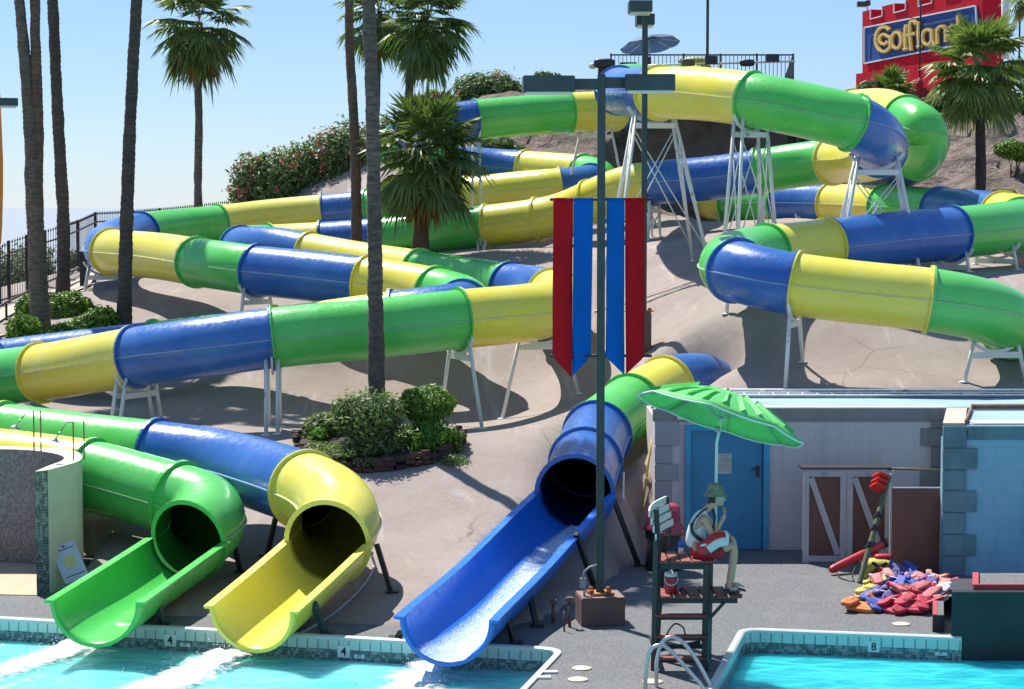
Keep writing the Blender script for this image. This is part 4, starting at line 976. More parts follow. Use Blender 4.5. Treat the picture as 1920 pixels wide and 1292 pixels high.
# white board leaning on the wall
e = thing('leaning_board', G(140, 1098), 'grey-white plastic board with a yellowish square leaning on the shower wall', 'board')
Q = [U(95, 1030, 33.62), U(139, 1013, 33.68), U(168, 1080, 33.45)]; Q.append(Q[0] + Q[2] - Q[1])
n_ = (Q[1]-Q[0]).cross(Q[3]-Q[0]).normalized(); n_ = n_ if n_.y < 0 else -n_
mb = MB(); mb.prism(Q, n_*0.035); mb.build('panel', pmat('grey_white_plastic', (0.52, 0.56, 0.60), 0.4, 0.08), e, bevel=0.008)
lerp2 = lambda u, v: (Q[0]*(1-u)+Q[1]*u)*(1-v) + (Q[3]*(1-u)+Q[2]*u)*v
mb = MB(); mb.prism([lerp2(a, b)+n_*0.036 for a, b in ((0.3, 0.32), (0.78, 0.32), (0.78, 0.66), (0.3, 0.66))], n_*0.004); mb.build('yellow_square', pmat('pale_yellow_sheet', (0.58, 0.58, 0.22), 0.5, 0.12, 8), e)
mb = MB()
for v in (0.13, 0.84): mb.prism([lerp2(a, b)+n_*0.036 for a, b in ((0.12, v), (0.9, v), (0.9, v+0.02), (0.12, v+0.02))], n_*0.003)
mb.prism([lerp2(a, b)+n_*0.036 for a, b in ((0.45, 0.05), (0.56, 0.05), (0.56, 0.09), (0.45, 0.09))], n_*0.003)
mb.build('slot', M['black'], e)
# ---------------------------------------------------------------- lamp posts, banners, pipes
M['lens'] = pmat('lamp_lens', (0.62, 0.60, 0.50), 0.3, 0.08)
M['brownblock'] = pmat('brown_painted_block', (0.135, 0.085, 0.072), 0.75, 0.12, 3, 0.15); M['browntop'] = pmat('sunlit_brown_block_top', (0.24, 0.15, 0.125), 0.8, 0.1, 3)  # block top is a lighter copy of the brown, sunlight put into the colour
M['orange_rust'] = pmat('orange_rust_plate', (0.42, 0.15, 0.05), 0.8, 0.4, 9)
def lamp(name, base, zbase, ztop, w, heads, label, block=None, blockrot=0.0):
    e = thing(name, base, label, 'lamp post', 'tall dark lamp posts')
    mb = MB(); mb.box((base.x, base.y, (zbase+ztop)/2), w, w, ztop-zbase); mb.build('pole', M['darkgreen'], e, bevel=0.012)
    for (c, sx, sy, sz, rz, ax) in heads:
        mb = MB(); mb.box(c, sx, sy, sz, rz=rz); h = mb.build('lamp_head', M['darkgreen'], e, bevel=0.01)
        mb = MB(); mb.box((c[0], c[1], c[2]-sz/2-0.018), sx*0.88, sy*0.84, 0.035, rz=rz); mb.build('lens', M['lens'], h, bevel=0.006)
        mb = MB(); mb.bar((base.x, base.y, c[2]+0.0), (c[0]+ax*sx/2, c[1], c[2]+0.0), 0.07, 0.16); mb.build('arm', M['darkgreen'], e)
    if block:
        bw, bd, bh = block; mb = MB(); mb.box((base.x, base.y, zbase-bh/2-0.01), bw, bd, bh, rz=blockrot); bk = mb.build('concrete_base', M['brownblock'], e, bevel=0.012)
        mb = MB(); mb.box((base.x, base.y, zbase-0.004), bw-0.02, bd-0.02, 0.01, rz=blockrot); mb.build('base_top', M['browntop'], bk)
        mb = MB(); mb.box((base.x, base.y, zbase+0.025), 0.34, 0.34, 0.03, rz=0.3); [mb.lathe((base.x+a, base.y+b, zbase+0.035), [(0.035, 0), (0.035, 0.05), (0.01, 0.06)], 8) for a in (-.13, .13) for b in (-.13, .13)]; mb.build('anchor_plate', M['orange_rust'], bk)
    return e
DL = 30.95; bp = U(1125, 1114, DL); zb = bp.z
h1, h2 = U(1028, 158, DL), U(1219, 155, DL)
lf = lamp('lamp_post', Vector((bp.x, DL, 0)), zb, Z(139, DL), 0.118, [((h1.x, DL-0.02, h1.z), 0.76, 0.40, 0.235, 0.06, 1), ((h2.x, DL+0.02, h2.z), 0.74, 0.40, 0.235, -0.06, -1)],
     'dark green lamp post with two box lamps, hung with banners, on a brown block', (0.66, 0.62, zb-0.012), 0.13)
rods = MB()
for py in (374, 667):
    z = Z(py, DL); rods.tube([(U(1031, py, DL).x, DL-0.02, z), (U(1222, py, DL).x, DL-0.02, z)], 0.022, 8)
rods.build('banner_rod', M['black'], lf)
mb = MB(); c = U(1093, 1093, DL-0.12); mb.box((c.x, c.y, c.z), 0.095, 0.06, 0.15); mb.build('junction_box', pmat('grey_metal_box', (0.30, 0.32, 0.33), 0.5, 0.1), lf, bevel=0.008)
mb = MB(); mb.tube([(c.x, c.y, c.z+0.07), (c.x+0.02, c.y, c.z+0.17), (c.x+0.1, c.y, c.z+0.24), (bp.x-0.05, DL-0.05, c.z+0.26)], 0.016, 8); mb.build('conduit', M['gutter'], lf); mb = MB(); mb.tube([(c.x+0.02, c.y, c.z-0.07), (c.x+0.02, c.y, zb)], 0.016, 8); mb.build('conduit', M['gutter'], lf)
M['redcloth'] = pmat('red_banner_cloth', (0.46, 0.010, 0.016), 0.85, 0.12, 1.5, spec=0.05); M['bluecloth'] = pmat('blue_banner_cloth', (0.006, 0.10, 0.40), 0.85, 0.12, 1.5, spec=0.05)
def banner(xa, xb, xc, xd, ytip, tip, mat, lab):
    """strip from (xa..xb) at the top rod to (xc..xd) at the low rod, ending in a slanted point at `tip` (0 left, 1 right)"""
    mb = MB(); nx, ny = 6, 26; zt_, zl_ = Z(371, DL), Z(668, DL); ztip = Z(ytip, DL)
    P = lambda px: U(px, 500, DL).x
    for j in range(ny+9):
        for i in range(nx+1):
            s = i/nx
            if j <= ny:
                v = j/ny; x = P(xa+(xc-xa)*v + ((xb+(xd-xb)*v) - (xa+(xc-xa)*v))*s); z = zt_ + (zl_-zt_)*v
            else:
                v = (j-ny)/8; x = P(xc+(xd-xc)*s); reach = s if tip else 1-s; z = zl_ + (ztip-zl_)*v*reach
            w = 0.030*math.sin(s*5.2 + xa*0.7 + z*1.1)*(0.3+0.7*min(1, j/ny)) + 0.05*noise.noise(Vector((x*4, z*1.1, xa))) + 0.02*noise.noise(Vector((x*9, z*3, xa)))
            mb.v.append((x, DL - 0.045 + w, z))
    for j in range(ny+8):
        for i in range(nx): mb.face((j*(nx+1)+i, j*(nx+1)+i+1, (j+1)*(nx+1)+i+1, (j+1)*(nx+1)+i), 0, True)
    o = mb.build('banner', mat, recalc=False); sol = o.modifiers.new('s', 'SOLIDIFY'); sol.thickness = 0.006
    tag(o, lab, 'banner', 'banners hanging on the lamp post'); return o
banner(1037, 1074, 1036, 1072, 708, 1, M['redcloth'], 'red banner strip left of the lamp post pole')
banner(1075, 1112, 1073, 1108, 706, 0, M['bluecloth'], 'blue banner strip left of the lamp post pole')
banner(1137, 1170, 1136, 1171, 703, 1, M['bluecloth'], 'blue banner strip right of the lamp post pole')
banner(1171, 1208, 1174, 1208, 702, 0, M['redcloth'], 'red banner strip right of the lamp post pole')
DM = 46.0; bp2 = U(1207, 585, DM); zg_ = hgt(bp2.x, DM)
a, b = U(1197, 18, DM), U(1212, 34, DM)
lamp('lamp_post', Vector((bp2.x, DM, zg_)), bp2.z, Z(14, DM), 0.12, [((a.x, DM-0.55, a.z), 0.5, 0.7, 0.24, 0.0, 0), ((b.x, DM+0.55, b.z), 0.4, 0.7, 0.24, 0.0, 0)], 'dark lamp post with two box lamps standing behind the red and blue banners', (0.32, 0.4, bp2.z-zg_+0.1))
def smalllamp(px, ytop, ybot, D, heads, mat, lab, w=0.1):
    p = U(px, ybot, D); e = thing('street_lamp', p, lab, 'street lamp'); mb = MB(); zt_ = Z(ytop, D); mb.tube([(p.x, D, p.z), (p.x, D, zt_)], w/2, 8); mb.build('pole', mat, e)
    for (hx, hy, sx, sz) in heads:
        c = U(hx, hy, D); mb = MB(); mb.box((c.x, D, c.z), sx, 0.4, sz); h = mb.build('lamp_head', M['darkgreen'], e, bevel=0.02); mb = MB(); mb.box((c.x, D, c.z-sz/2-0.01), sx*0.85, 0.3, 0.03); mb.build('lens', M['lens'], h)
smalllamp(793, 134, 205, 95, [(785, 145, 0.35, 0.2), (797, 143, 0.2, 0.22)], M['white'], 'small white street lamp seen between the palm crown and the hedge')
smalllamp(1626, -3, 60, 112, [(1616, 8, 0.5, 0.28), (1627, 6, 0.25, 0.28)], M['white'], 'white street lamp beside the left end of the red castle sign')
smalllamp(1326, -90, 160, 86, [(1326, -95, 0.6, 0.25)], M['darkgreen'], 'thin dark pole rising behind the start platform', 0.12)
pl = U(-95, 640, 44); e = thing('lamp_post', Vector((pl.x, 44, hgt(pl.x, 44))), 'box lamp jutting in at the left edge beside the orange pole', 'lamp post', 'tall dark lamp posts')
mb = MB(); mb.box((pl.x, 44, (hgt(pl.x, 44)+Z(180, 44))/2), 0.14, 0.14, Z(180, 44)-hgt(pl.x, 44)); mb.build('pole', M['darkgreen'], e)
mb = MB(); c = U(0, 192, 44); mb.box((c.x, 43.9, c.z), 0.78, 0.5, 0.16, rz=0.25); h = mb.build('lamp_head', M['darkgreen'], e, bevel=0.01)
mb = MB(); mb.box((c.x, 43.9, c.z-0.095), 0.7, 0.42, 0.03, rz=0.25); mb.build('lens', M['lens'], h); mb = MB(); mb.bar((pl.x, 44, c.z), (c.x-0.35, 43.95, c.z), 0.07, 0.12); mb.build('arm', M['darkgreen'], e)
# orange feather flag at the left edge
e = thing('feather_flag', U(-18, 640, 50), 'tall orange feather flag just entering the left edge', 'flag')
mb = MB(); P0 = U(-22, 640, 50); mb.tube([(P0.x, 50, hgt(P0.x, 50)), (P0.x, 50, Z(160, 50))], 0.025, 8); mb.build('pole', M['white'], e)
mb = MB(); pr = [(175, 0), (230, 2.5), (300, 5.5), (360, 5.5), (420, 4), (455, 2), (470, -4)]
mb.prism([U(-21, 470, 50), *[U(x, y, 50) for y, x in reversed(pr)], U(-21, 172, 50)], Vector((0, 0.02, 0))); mb.build('flag_cloth', pmat('orange_cloth', (0.70, 0.22, 0.03), 0.7, 0.1), e)

# ---- brown stub pipes, hoses
for (px, py, yt, lab, w) in ((1037, 1168, 1128, 'short brown capped pipe under the blue flume', 0.05), (1068, 1176, 1124, 'short brown capped pipe close to the concrete block', 0.05), (1058, 1184, 1146, 'thin brown pipe stub in front of the concrete block', 0.028)):
    p = G(px, py); z = Z(yt, p.y); e = thing('pipe_stub', p, lab, 'pipe', 'brown pipe stubs by the concrete block'); mb = MB(); mb.tube([p, (p.x, p.y, z)], w/2, 8); mb.build('pipe', M['brownblock'], e)
    if w > 0.04: mb = MB(); mb.box((p.x, p.y, z), 0.11, 0.11, 0.07); mb.build('cap', M['brownblock'], e, bevel=0.01)
mb = MB(); f = ground_hit(1204, 955); t_ = U(1226, 795, f.y+0.5); mb.tube([f, t_], 0.022, 8)
for k in (0.35,): mb.tube([f.lerp(t_, k), f.lerp(t_, k+0.015)], 0.028, 8)
tag(mb.build('yellow_pole', pmat('yellow_pole_paint', (0.60, 0.48, 0.06), 0.5, 0.1)), 'thin yellow pole leaning between the blue mouth and the grey building', 'pole')
hp = [(698, 1048), (702, 1062), (690, 1090), (660, 1125), (620, 1158), (585, 1180), (562, 1193)]
mb = MB(); mb.tube([q + Vector((0, 0, 0.03)) for u, q in crom([U(698, 1040, 32.6)] + [ground_hit(*q) for q in hp], 6)], 0.022, 8)
tag(mb.build('hose', pmat('grey_white_hose', (0.42, 0.42, 0.40), 0.6, 0.15)), 'grey-white hose curving on the ground right of the yellow flume', 'hose')
hp = [(1170, 900), (1168, 940), (1172, 960)]
mb = MB(); f = ground_hit(1173, 965); mb.tube([U(1169, 885, f.y+0.4), U(1168, 930, f.y+0.2), f], 0.022, 8); tag(mb.build('pipe', M['white']), 'white pipe standing behind the blue mouth', 'pipe')

# ---------------------------------------------------------------- platform at the top of the hill
DPf = 74.0; za = 10.25
xa_, xb_ = X(1118, DPf), X(1492, DPf)
e = thing('start_platform', ((xa_+xb_)/2, DPf, za), 'start platform with a black railing at the top of the slides', 'platform')
mb = MB(); mb.box(((xa_+xb_)/2, DPf+3.5, za-0.15), xb_-xa_, 7, 0.3); mb.build('floor', pmat('platform_concrete', (0.25, 0.22, 0.2), 0.9, 0.15), e)
mb = MB(); mb.box(((xa_+xb_)/2+0.2, DPf+4.2, za-2.3), xb_-xa_-0.8, 5.2, 3.95); mb.build('rock_base', M['rock'], e)
rl = MB(); zr1 = Z(103, DPf); xl_ = X(1143, DPf); xr_ = X(1480, DPf)
for z in (zr1, za+0.12): rl.bar((xl_, DPf, z), (xr_, DPf, z), 0.05, 0.05)
k = xl_
while k <= xr_+0.01: rl.bar((k, DPf, za+0.12), (k, DPf, zr1), 0.022, 0.022); k += (xr_-xl_)/46
for k in np.linspace(xl_, xr_, 6): rl.bar((k, DPf-0.01, za), (k, DPf-0.01, zr1+0.05), 0.06, 0.06)
for z in (zr1, za+0.12): rl.bar((xr_, DPf, z), (xr_+0.25, DPf+4, z-0.55), 0.05, 0.05)
for k in np.linspace(0, 1, 24): rl.bar((xr_+0.25*k, DPf+4*k, za+0.12-0.55*k), (xr_+0.25*k, DPf+4*k, zr1-0.55*k), 0.03, 0.03)
rl.build('railing', M['black'], e)
mb = MB(); mb.box((X(1133, DPf), DPf+0.3, za+0.3), 0.5, 0.5, 1.3); mb.build('control_box', M['black'], e, bevel=0.03)
pr_ = MB(); zq = Z(123, DPf-0.5); pr_.tube([(X(1105, DPf), DPf-0.5, zq-0.05), (X(1480, DPf), DPf-0.5, zq+0.15)], 0.035, 8); pr_.lathe((X(1108, DPf), DPf-0.5, zq-0.12), [(0.05, 0), (0.14, 0.06), (0.14, 0.16), (0.04, 0.2)], 10); pr_.build('light_pipe', M['lens'], e)
for i, (px, py, w, hh) in enumerate(((1133, 119, 40, 18), (1178, 126, 30, 17), (1290, 117, 26, 14), (1333, 113, 22, 15), (1401, 118, 28, 13), (1448, 109, 24, 14))):
    c = U(px, py, DPf-0.6); s = DPf/F; mb = MB(); mb.ball((c.x, c.y, c.z), w*s/2, 0.22, hh*s/2, 12, 8, pw=0.55) if i % 2 == 0 else mb.box((c.x, c.y, c.z), w*s, 0.35, hh*s)
    mb.build('floodlight', M['black'] if i != 2 else M['brownblock'], e)
# yellow hood, umbrella and seat on the platform
c = U(1300, 112, DPf+2); e = thing('yellow_tub', (c.x, c.y, za), 'yellow-green round tub behind the platform railing', 'tub')
mb = MB(); mb.lathe((c.x, c.y, za), [(0.46, 0), (0.5, 0.1), (0.5, 1.15), (0.46, 1.25), (0.3, 1.3), (0.0, 1.3)], 20); mb.build('drum', pmat('yellow_green_plastic', (0.50, 0.47, 0.05), 0.5, 0.12), e)
mb = MB(); mb.lathe((c.x, c.y, za+1.1), [(0.51, 0), (0.53, 0.03), (0.53, 0.07), (0.51, 0.1)], 20, capb=False, capt=False); mb.build('rim', pmat('olive_plastic', (0.34, 0.33, 0.06), 0.5), e)
c = U(1219, 84, DPf+3); rad = 1.12
e = thing('blue_umbrella', (c.x, c.y, za), 'blue sun umbrella above the start platform at the top of the hill', 'umbrella')
tilt = Matrix.Rotation(R(-8), 3, 'Y') @ Matrix.Rotation(R(-12), 3, 'X')
def canopy(mb, c, rad, hgt_, mat3, gores=8, nr=6, sag=0.06):
    for k in range(gores*4+1):
        for j in range(nr+1):
            s = j/nr; a = 2*math.pi*k/(gores*4); f = abs(math.sin(a*gores/2))
            z = hgt_*(1-s**1.7) - sag*rad*f*s*0.8; r = rad*s*(1-0.035*f*s)
            mb.v.append(tuple(Vector(c) + mat3 @ Vector((r*math.cos(a), r*math.sin(a), z))))
    b = len(mb.v) - (gores*4+1)*(nr+1)
    for k in range(gores*4):
        for j in range(nr): mb.face((b+k*(nr+1)+j, b+(k+1)*(nr+1)+j, b+(k+1)*(nr+1)+j+1, b+k*(nr+1)+j+1), 0, True)
def clothmat(name, col, tr=0.35):
    m, nt, bs, out = _nodes(name); n = _noise(nt, _pos(nt), 3, 3); c = _ramp(nt, n.outputs['Fac'], [(0.3, scl(col, .88)), (0.7, scl(col, 1.1))]).outputs['Color']; nt.links.new(c, bs.inputs['Base Color']); bs.inputs['Roughness'].default_value = 0.6
    t = nt.nodes.new('ShaderNodeBsdfTranslucent'); nt.links.new(c, t.inputs['Color']); ms = nt.nodes.new('ShaderNodeMixShader'); ms.inputs[0].default_value = tr; nt.links.new(bs.outputs[0], ms.inputs[1]); nt.links.new(t.outputs[0], ms.inputs[2]); nt.links.new(ms.outputs[0], out.inputs['Surface']); return m
mb = MB(); canopy(mb, c, rad, 0.34, tilt); mb.build('canopy', clothmat('blue_umbrella_cloth', (0.045, 0.11, 0.24), 0.2), e, recalc=False)
mb = MB(); canopy(mb, c + Vector((0, 0, 0.10)), rad*0.35, 0.27, tilt); mb.build('top_vent', clothmat('light_blue_umbrella_cloth', (0.16, 0.32, 0.5), 0.3), e, recalc=False)
mb = MB(); mb.tube([(c.x+0.02, c.y, za), c + tilt @ Vector((0, 0, 0.3))], 0.025, 8); mb.build('pole', M['white'], e)
mb = MB(); [mb.tube([c + tilt @ Vector((0, 0, 0.28)), c + tilt @ Vector((rad*.97*math.cos(a), rad*.97*math.sin(a), -0.01))], 0.01, 5) for a in np.linspace(0, 2*math.pi, 9)[:-1]]; mb.build('ribs', M['white'], e)
c2 = U(1214, 122, DPf+2.2); e = thing('chair', (c2.x, c2.y, za), 'small dark red high-backed chair under the blue umbrella', 'chair')
mb = MB(); mb.box((c2.x-0.02, c2.y+0.2, za+0.98), 0.34, 0.06, 0.75); mb.build('backrest', pmat('dark_red_chair', (0.16, 0.02, 0.025), 0.6, 0.2), e, bevel=0.02)
mb = MB(); mb.box((c2.x, c2.y, za+0.6), 0.42, 0.42, 0.06); mb.build('seat', M['black'], e, bevel=0.01)
for s in (-1, 1):
    for t in (-1, 1): mb = MB(); mb.bar((c2.x+s*0.18, c2.y+t*0.18, za), (c2.x+s*0.18, c2.y+t*0.18, za+0.58), 0.04, 0.04); mb.build('leg', M['black'], e)

# ---------------------------------------------------------------- castle sign far right
M['redwall'] = pmat('red_painted_wall', (0.50, 0.016, 0.03), 0.8, 0.12, 0.5, spec=0.08); M['redin'] = pmat('dark_red_wall', (0.36, 0.012, 0.022), 0.7, 0.1, 0.5)
M['signblue'] = pmat('sign_blue', (0.035, 0.085, 0.25), 0.7, 0.15, 0.4, spec=0.1); M['gold'] = pmat('gold_letter', (0.62, 0.36, 0.035), 0.45, 0.1, 2); M['goldl'] = pmat('pale_gold_line', (0.82, 0.72, 0.38), 0.45, 0.06, 2); M['letteredge'] = pmat('dark_letter_edge', (0.12, 0.05, 0.015), 0.6)
sgA, sgB = U(1617, 85, 110), U(1882, 60, 96.8); uX = Vector((sgB.x-sgA.x, sgB.y-sgA.y, 0)); LS = uX.length; uX.normalize(); nX = Vector((uX.y, -uX.x, 0))
if nX.y > 0: nX = -nX
e = thing('castle_sign', (sgA.x, sgA.y, 9), 'red castle-shaped building with battlements carrying a blue sign with golden letters', 'sign building')
def SP(px, py, off=0.0):
    """point of the sign plane seen at a pixel, moved off along its normal"""
    d = ray(px, py); t = (Vector((sgA.x, sgA.y, 0)) - EYE).dot(nX)/d.dot(nX); return EYE + d*t + nX*off
def col_at(px, y0, y1): return SP(px, y0), SP(px, y1)
lin = lambda x, xa, ya, xb, yb: ya + (yb-ya)*(x-xa)/(xb-xa)
topl = lambda x: lin(x, 1617, 22, 1700, 0); botl = lambda x: lin(x, 1613, 141, 1750, 119)
# face wall with crenels
mb = MB(); xs_ = [1617, 1633, 1655, 1677, 1699, 1723, 1748, 1772, 1798, 1823, 1842]
back = -nX*1.15
for k in range(len(xs_)-1):
    a, b = xs_[k], xs_[k+1]; low = 18 if k % 2 == 1 else 0
    mb.prism([SP(a, topl(a)+low), SP(b, topl(b)+low), SP(b, botl(b)), SP(a, botl(a))], back)
mb.build('wall', M['redwall'], e)
mb = MB(); mb.prism([SP(1613, 139, .25), SP(1846, botl(1846)-2, .25), SP(1846, 200, .25), SP(1613, 205, .25)], back*1.1); mb.build('base', M['redwall'], e)
wl = MB()
for k in range(1, len(xs_)-1, 2):
    a, b = xs_[k], xs_[k+1]
    for (p, q) in (((a, topl(a)), (a, topl(a)+18)), ((a, topl(a)+18), (b, topl(b)+18)), ((b, topl(b)+18), (b, topl(b)))): wl.bar(SP(*p, .03), SP(*q, .03), 0.05, 0.05)
ba = [(1625, 52), (1834, 11), (1838, 77), (1625, 119)]
for k in range(4): wl.bar(SP(*ba[k], .13), SP(*ba[(k+1) % 4], .13), 0.07, 0.07)
wl.build('white_trim', M['white'], e)
mb = MB(); mb.prism([SP(*q, .0) for q in ba], nX*0.10); sp_ = mb.build('sign_panel', M['signblue'], e)
mb = MB()
for (a, b) in (((1637, 66), (1822, 30)), ((1637, 66), (1634, 108))): mb.bar(SP(*a, .11), SP(*b, .11), 0.05, 0.12)
mb.build('panel_moulding', pmat('dark_sign_blue', (0.035, 0.07, 0.17), 0.6), sp_)
def arc(cx, cy, rx, ry, a0, a1, n=20): return [(cx + rx*math.cos(R(a0+(a1-a0)*k/n)), cy - ry*math.sin(R(a0+(a1-a0)*k/n))) for k in range(n+1)]
letters = [
 ('G', [arc(1664, 74, 15, 23, 52, 300, 26) + [(1677, 88), (1676, 70), (1668, 67)] + arc(1664, 74, 7.5, 9, 70, 330, 14), ]),
 ('o', [arc(1688, 76, 9, 15, 0, 360, 24)]),
 ('l', [[(1706, 48), (1704, 62), (1705, 92)], [(1701, 93), (1709, 91)]]),
 ('f', [arc(1719, 48, 6, 8, 20, 180, 10) + [(1713, 66), (1716, 94)], [(1707, 67), (1722, 63)]]),
 ('l', [[(1730, 42), (1729, 60), (1731, 87)], [(1727, 88), (1735, 86)]]),
 ('a', [arc(1746, 70, 9, 14, 60, 330, 18) + [(1755, 76), (1754, 56)], [(1755, 74), (1759, 84)]]),
 ('n', [[(1764, 55), (1765, 82)], arc(1773, 60, 8, 10, 170, 10, 12) + [(1781, 78)]]),
 ('d', [arc(1795, 62, 9, 13, 40, 340, 18), [(1804, 30), (1804, 74)]]),
]
def ribbon(mb, line, w, z0, z1):
    n = len(line)
    for k in range(n-1):
        (xa, ya), (xb, yb) = line[k], line[k+1]; dx, dy = xb-xa, yb-ya; l = math.hypot(dx, dy) or 1; nx_, ny_ = -dy/l*w/2, dx/l*w/2; ex, ey = dx/l*w*.18, dy/l*w*.18
        q = [(xa+nx_-ex, ya+ny_-ey), (xb+nx_+ex, yb+ny_+ey), (xb-nx_+ex, yb-ny_+ey), (xa-nx_-ex, ya-ny_-ey)]
        zz = 0.004*(k % 2)
        mb.prism([SP(x, y, z0) for x, y in q], nX*(z1-z0+zz))
for ch, strokes in letters:
    a, b, c_ = MB(), MB(), MB()
    for s in strokes: ribbon(a, s, 9.0, .10, .16); ribbon(b, s, 6.6, .16, .24); ribbon(c_, s, 1.3, .24, .26)
    o = b.build('letter', M['gold'], sp_, recalc=True)
    a.build('letter_edge', M['letteredge'], sp_); c_.build('letter_line', M['goldl'], sp_)
for (xa, ya, xb, yb, w, lab) in ((1885, -40, 1885, 110, 0.34, 'upright white pole right of the red castle sign'), (1919, 2, 1893, 66, 0.26, 'slanting white pole at the upper right corner')):
    mb = MB(); mb.tube([U(xa, ya, 92), U(xb, yb, 92)], w/2, 10); tag(mb.build('white_pole', M['white']), lab, 'pole')
for (px, y0, y1, D, lab) in ((1724, -60, 190, 78, 'thin black spire pole in front of the golden sign letters'), (1911, 0, 110, 80, 'thin black spire pole with a red knob at the right edge')):
    p0, p1 = U(px, y1, D), U(px, y0, D); e = thing('spire_pole', p0, lab, 'pole', 'thin black spire poles'); mb = MB(); mb.tube([p0, (p0.x, D, p1.z)], 0.035, 6); mb.build('pole', M['black'], e)
    mb = MB(); c = U(px, 158 if px < 1800 else 27, D); r = 0.16; mb.lathe((c.x, D, c.z-0.25), [(0.03, 0), (r, 0.15), (r*1.1, 0.25), (r*.6, 0.38), (0.03, 0.5)], 10); mb.build('knob', M['redin'], e)
    if px < 1800:
        mb = MB(); q = U(px, 37, D); mb.bar((q.x-0.55, D, q.z+.12), (q.x+0.5, D, q.z-.12), 0.03, 0.03); mb.build('cross_arm', M['black'], e)
        mb = MB(); c = U(1725, 182, D-.3); mb.box((c.x, D-.3, c.z), 0.7, 0.3, 0.7); mb.build('drum_base', M['redin'], e, bevel=0.1)
# ---------------------------------------------------------------- palms
def fan_leaf(mb, o, d, up, lp, lb, r, droop, segs=26, mi=0, mip=1):
    """fan leaf: stalk from o along d (length lp), then a pleated fan of blades lb long"""
    d = d.normalized(); sd = d.cross(up)
    if sd.length < 1e-3: sd = d.cross(Vector((1, 0, 0)))
    sd.normalize(); nrm = sd.cross(d)
    tip = o + d*lp + Vector((0, 0, -0.10*lp*droop)); i = len(mb.v)
    w = 0.02
    mb.v += [tuple(o+sd*w), tuple(o-sd*w), tuple(tip-sd*w*0.6), tuple(tip+sd*w*0.6)]; mb.face((i, i+1, i+2, i+3), mip)
    d2 = (d + Vector((0, 0, -0.35*droop))).normalized(); sd2 = d2.cross(nrm).normalized(); n2 = sd2.cross(d2)
    span = R(118)
    for k in range(segs):
        a = -span + 2*span*(k+0.5)/segs + r.uniform(-.06, .06); L_ = lb*(0.72 + 0.28*math.cos(a*0.72))*r.uniform(0.9, 1.06)
        bd = (d2*math.cos(a) + sd2*math.sin(a)); bw = lb*0.046
        pd = (-d2*math.sin(a) + sd2*math.cos(a))
        fold = n2*(bw*0.5*(1 if k % 2 else -1))
        m = tip + bd*L_*0.56 + n2*(-0.05*lb*abs(math.sin(a))) + Vector((0, 0, -0.06*lb*droop))
        e = tip + bd*L_ + Vector((0, 0, -L_*(0.06 + 0.34*droop)*r.uniform(0.4, 1.5)))
        i = len(mb.v)
        mb.v += [tuple(tip), tuple(m + pd*bw + fold), tuple(m - pd*bw - fold), tuple(e)]
        mb.face((i, i+2, i+1), mi); mb.face((i+1, i+2, i+3), mi)
def crown(name, c, rad, n, seed, mat, parent, lo=-55, hi=82, dead=0, squash=1.0, lean=(0, 0)):
    r = random.Random(seed); mb = MB(); c = Vector(c)
    for k in range(n):
        q = (k+0.5)/n; el = R(hi - (hi-lo)*q**0.95 + r.uniform(-13, 13)); az = k*2.39996 + r.uniform(-.2, .2)
        d = Vector((math.cos(az)*math.cos(el), math.sin(az)*math.cos(el), math.sin(el)*squash))
        d += Vector((lean[0], lean[1], 0))
        low = q
        lb = rad*r.uniform(0.46, 0.56); lp = rad*r.uniform(0.36, 0.66)
        fan_leaf(mb, c + Vector((0, 0, 0.15*rad*(0.5-q))), d, Vector((0, 0, 1)), lp, lb, r, 0.25 + 1.1*low)
    o = mb.build('crown', [mat, M['petiole']], parent, recalc=False)
    if dead:
        mb = MB()
        for k in range(dead):
            az = k*2.39996; el = R(-62 + r.uniform(-14, 10)); d = Vector((math.cos(az)*math.cos(el), math.sin(az)*math.cos(el), math.sin(el)))
            fan_leaf(mb, c + Vector((0, 0, -0.22*rad)), d, Vector((0, 0, 1)), rad*0.30, rad*0.42, r, 1.2, 16)
        mb.build('dead_fronds', [M['deadleaf'], M['petiole']], parent, recalc=False)
    return o
def trunk(px_pts, D, w0, w1, mat, parent, name='trunk', seed=1, skirt=0):
    """px_pts from the foot up; w widths in pixels at foot and top"""
    P = [U(x, y, D) for x, y in px_pts]; P[0].z = min(P[0].z, hgt(P[0].x, D)) - 0.15 if px_pts[0][1] > 380 else P[0].z
    S = [p for u, p in crom(P, 26)]; n = len(S); r = random.Random(seed); s = D/F/2; rad = []
    for k in range(n):
        q = k/(n-1); base = (w0 + (w1-w0)*min(1, q*1.15))*s*(1 + 0.28*math.exp(-q*n*0.10)*(1 if px_pts[0][1] > 380 else 0))
        rad.append(base*(1 + (0.045 if k % 2 else -0.02) + r.uniform(-0.02, 0.02)))
    mb = MB(); mb.tube(S, rad, 16); o = mb.build(name, mat, parent, recalc=False)
    me = o.data
    for v in me.vertices:
        p = v.co; nn = noise.noise(Vector((p.x*6, p.y*6, p.z*2.5)))*0.02; v.co += Vector((nn, nn*0.7, 0))
    return S[-1]
def palm(px_pts, D, w0, w1, label, rad, n, seed, mat=None, leaf=None, dead=0, lo=-55, hi=82, crown_at=None, lean=(0, 0), group='tall fan palms'):
    f = U(px_pts[0][0], px_pts[0][1], D); e = thing('palm_tree', Vector((f.x, D, hgt(f.x, D))), label, 'palm tree', group)
    top = trunk(px_pts, D, w0, w1, mat or M['bark'], e, seed=seed)
    c = U(crown_at[0], crown_at[1], D) if crown_at else top
    crown('crown', c, rad, n, seed, leaf or M['palmleaf'], e, lo, hi, dead, 1.0, lean)
    return e
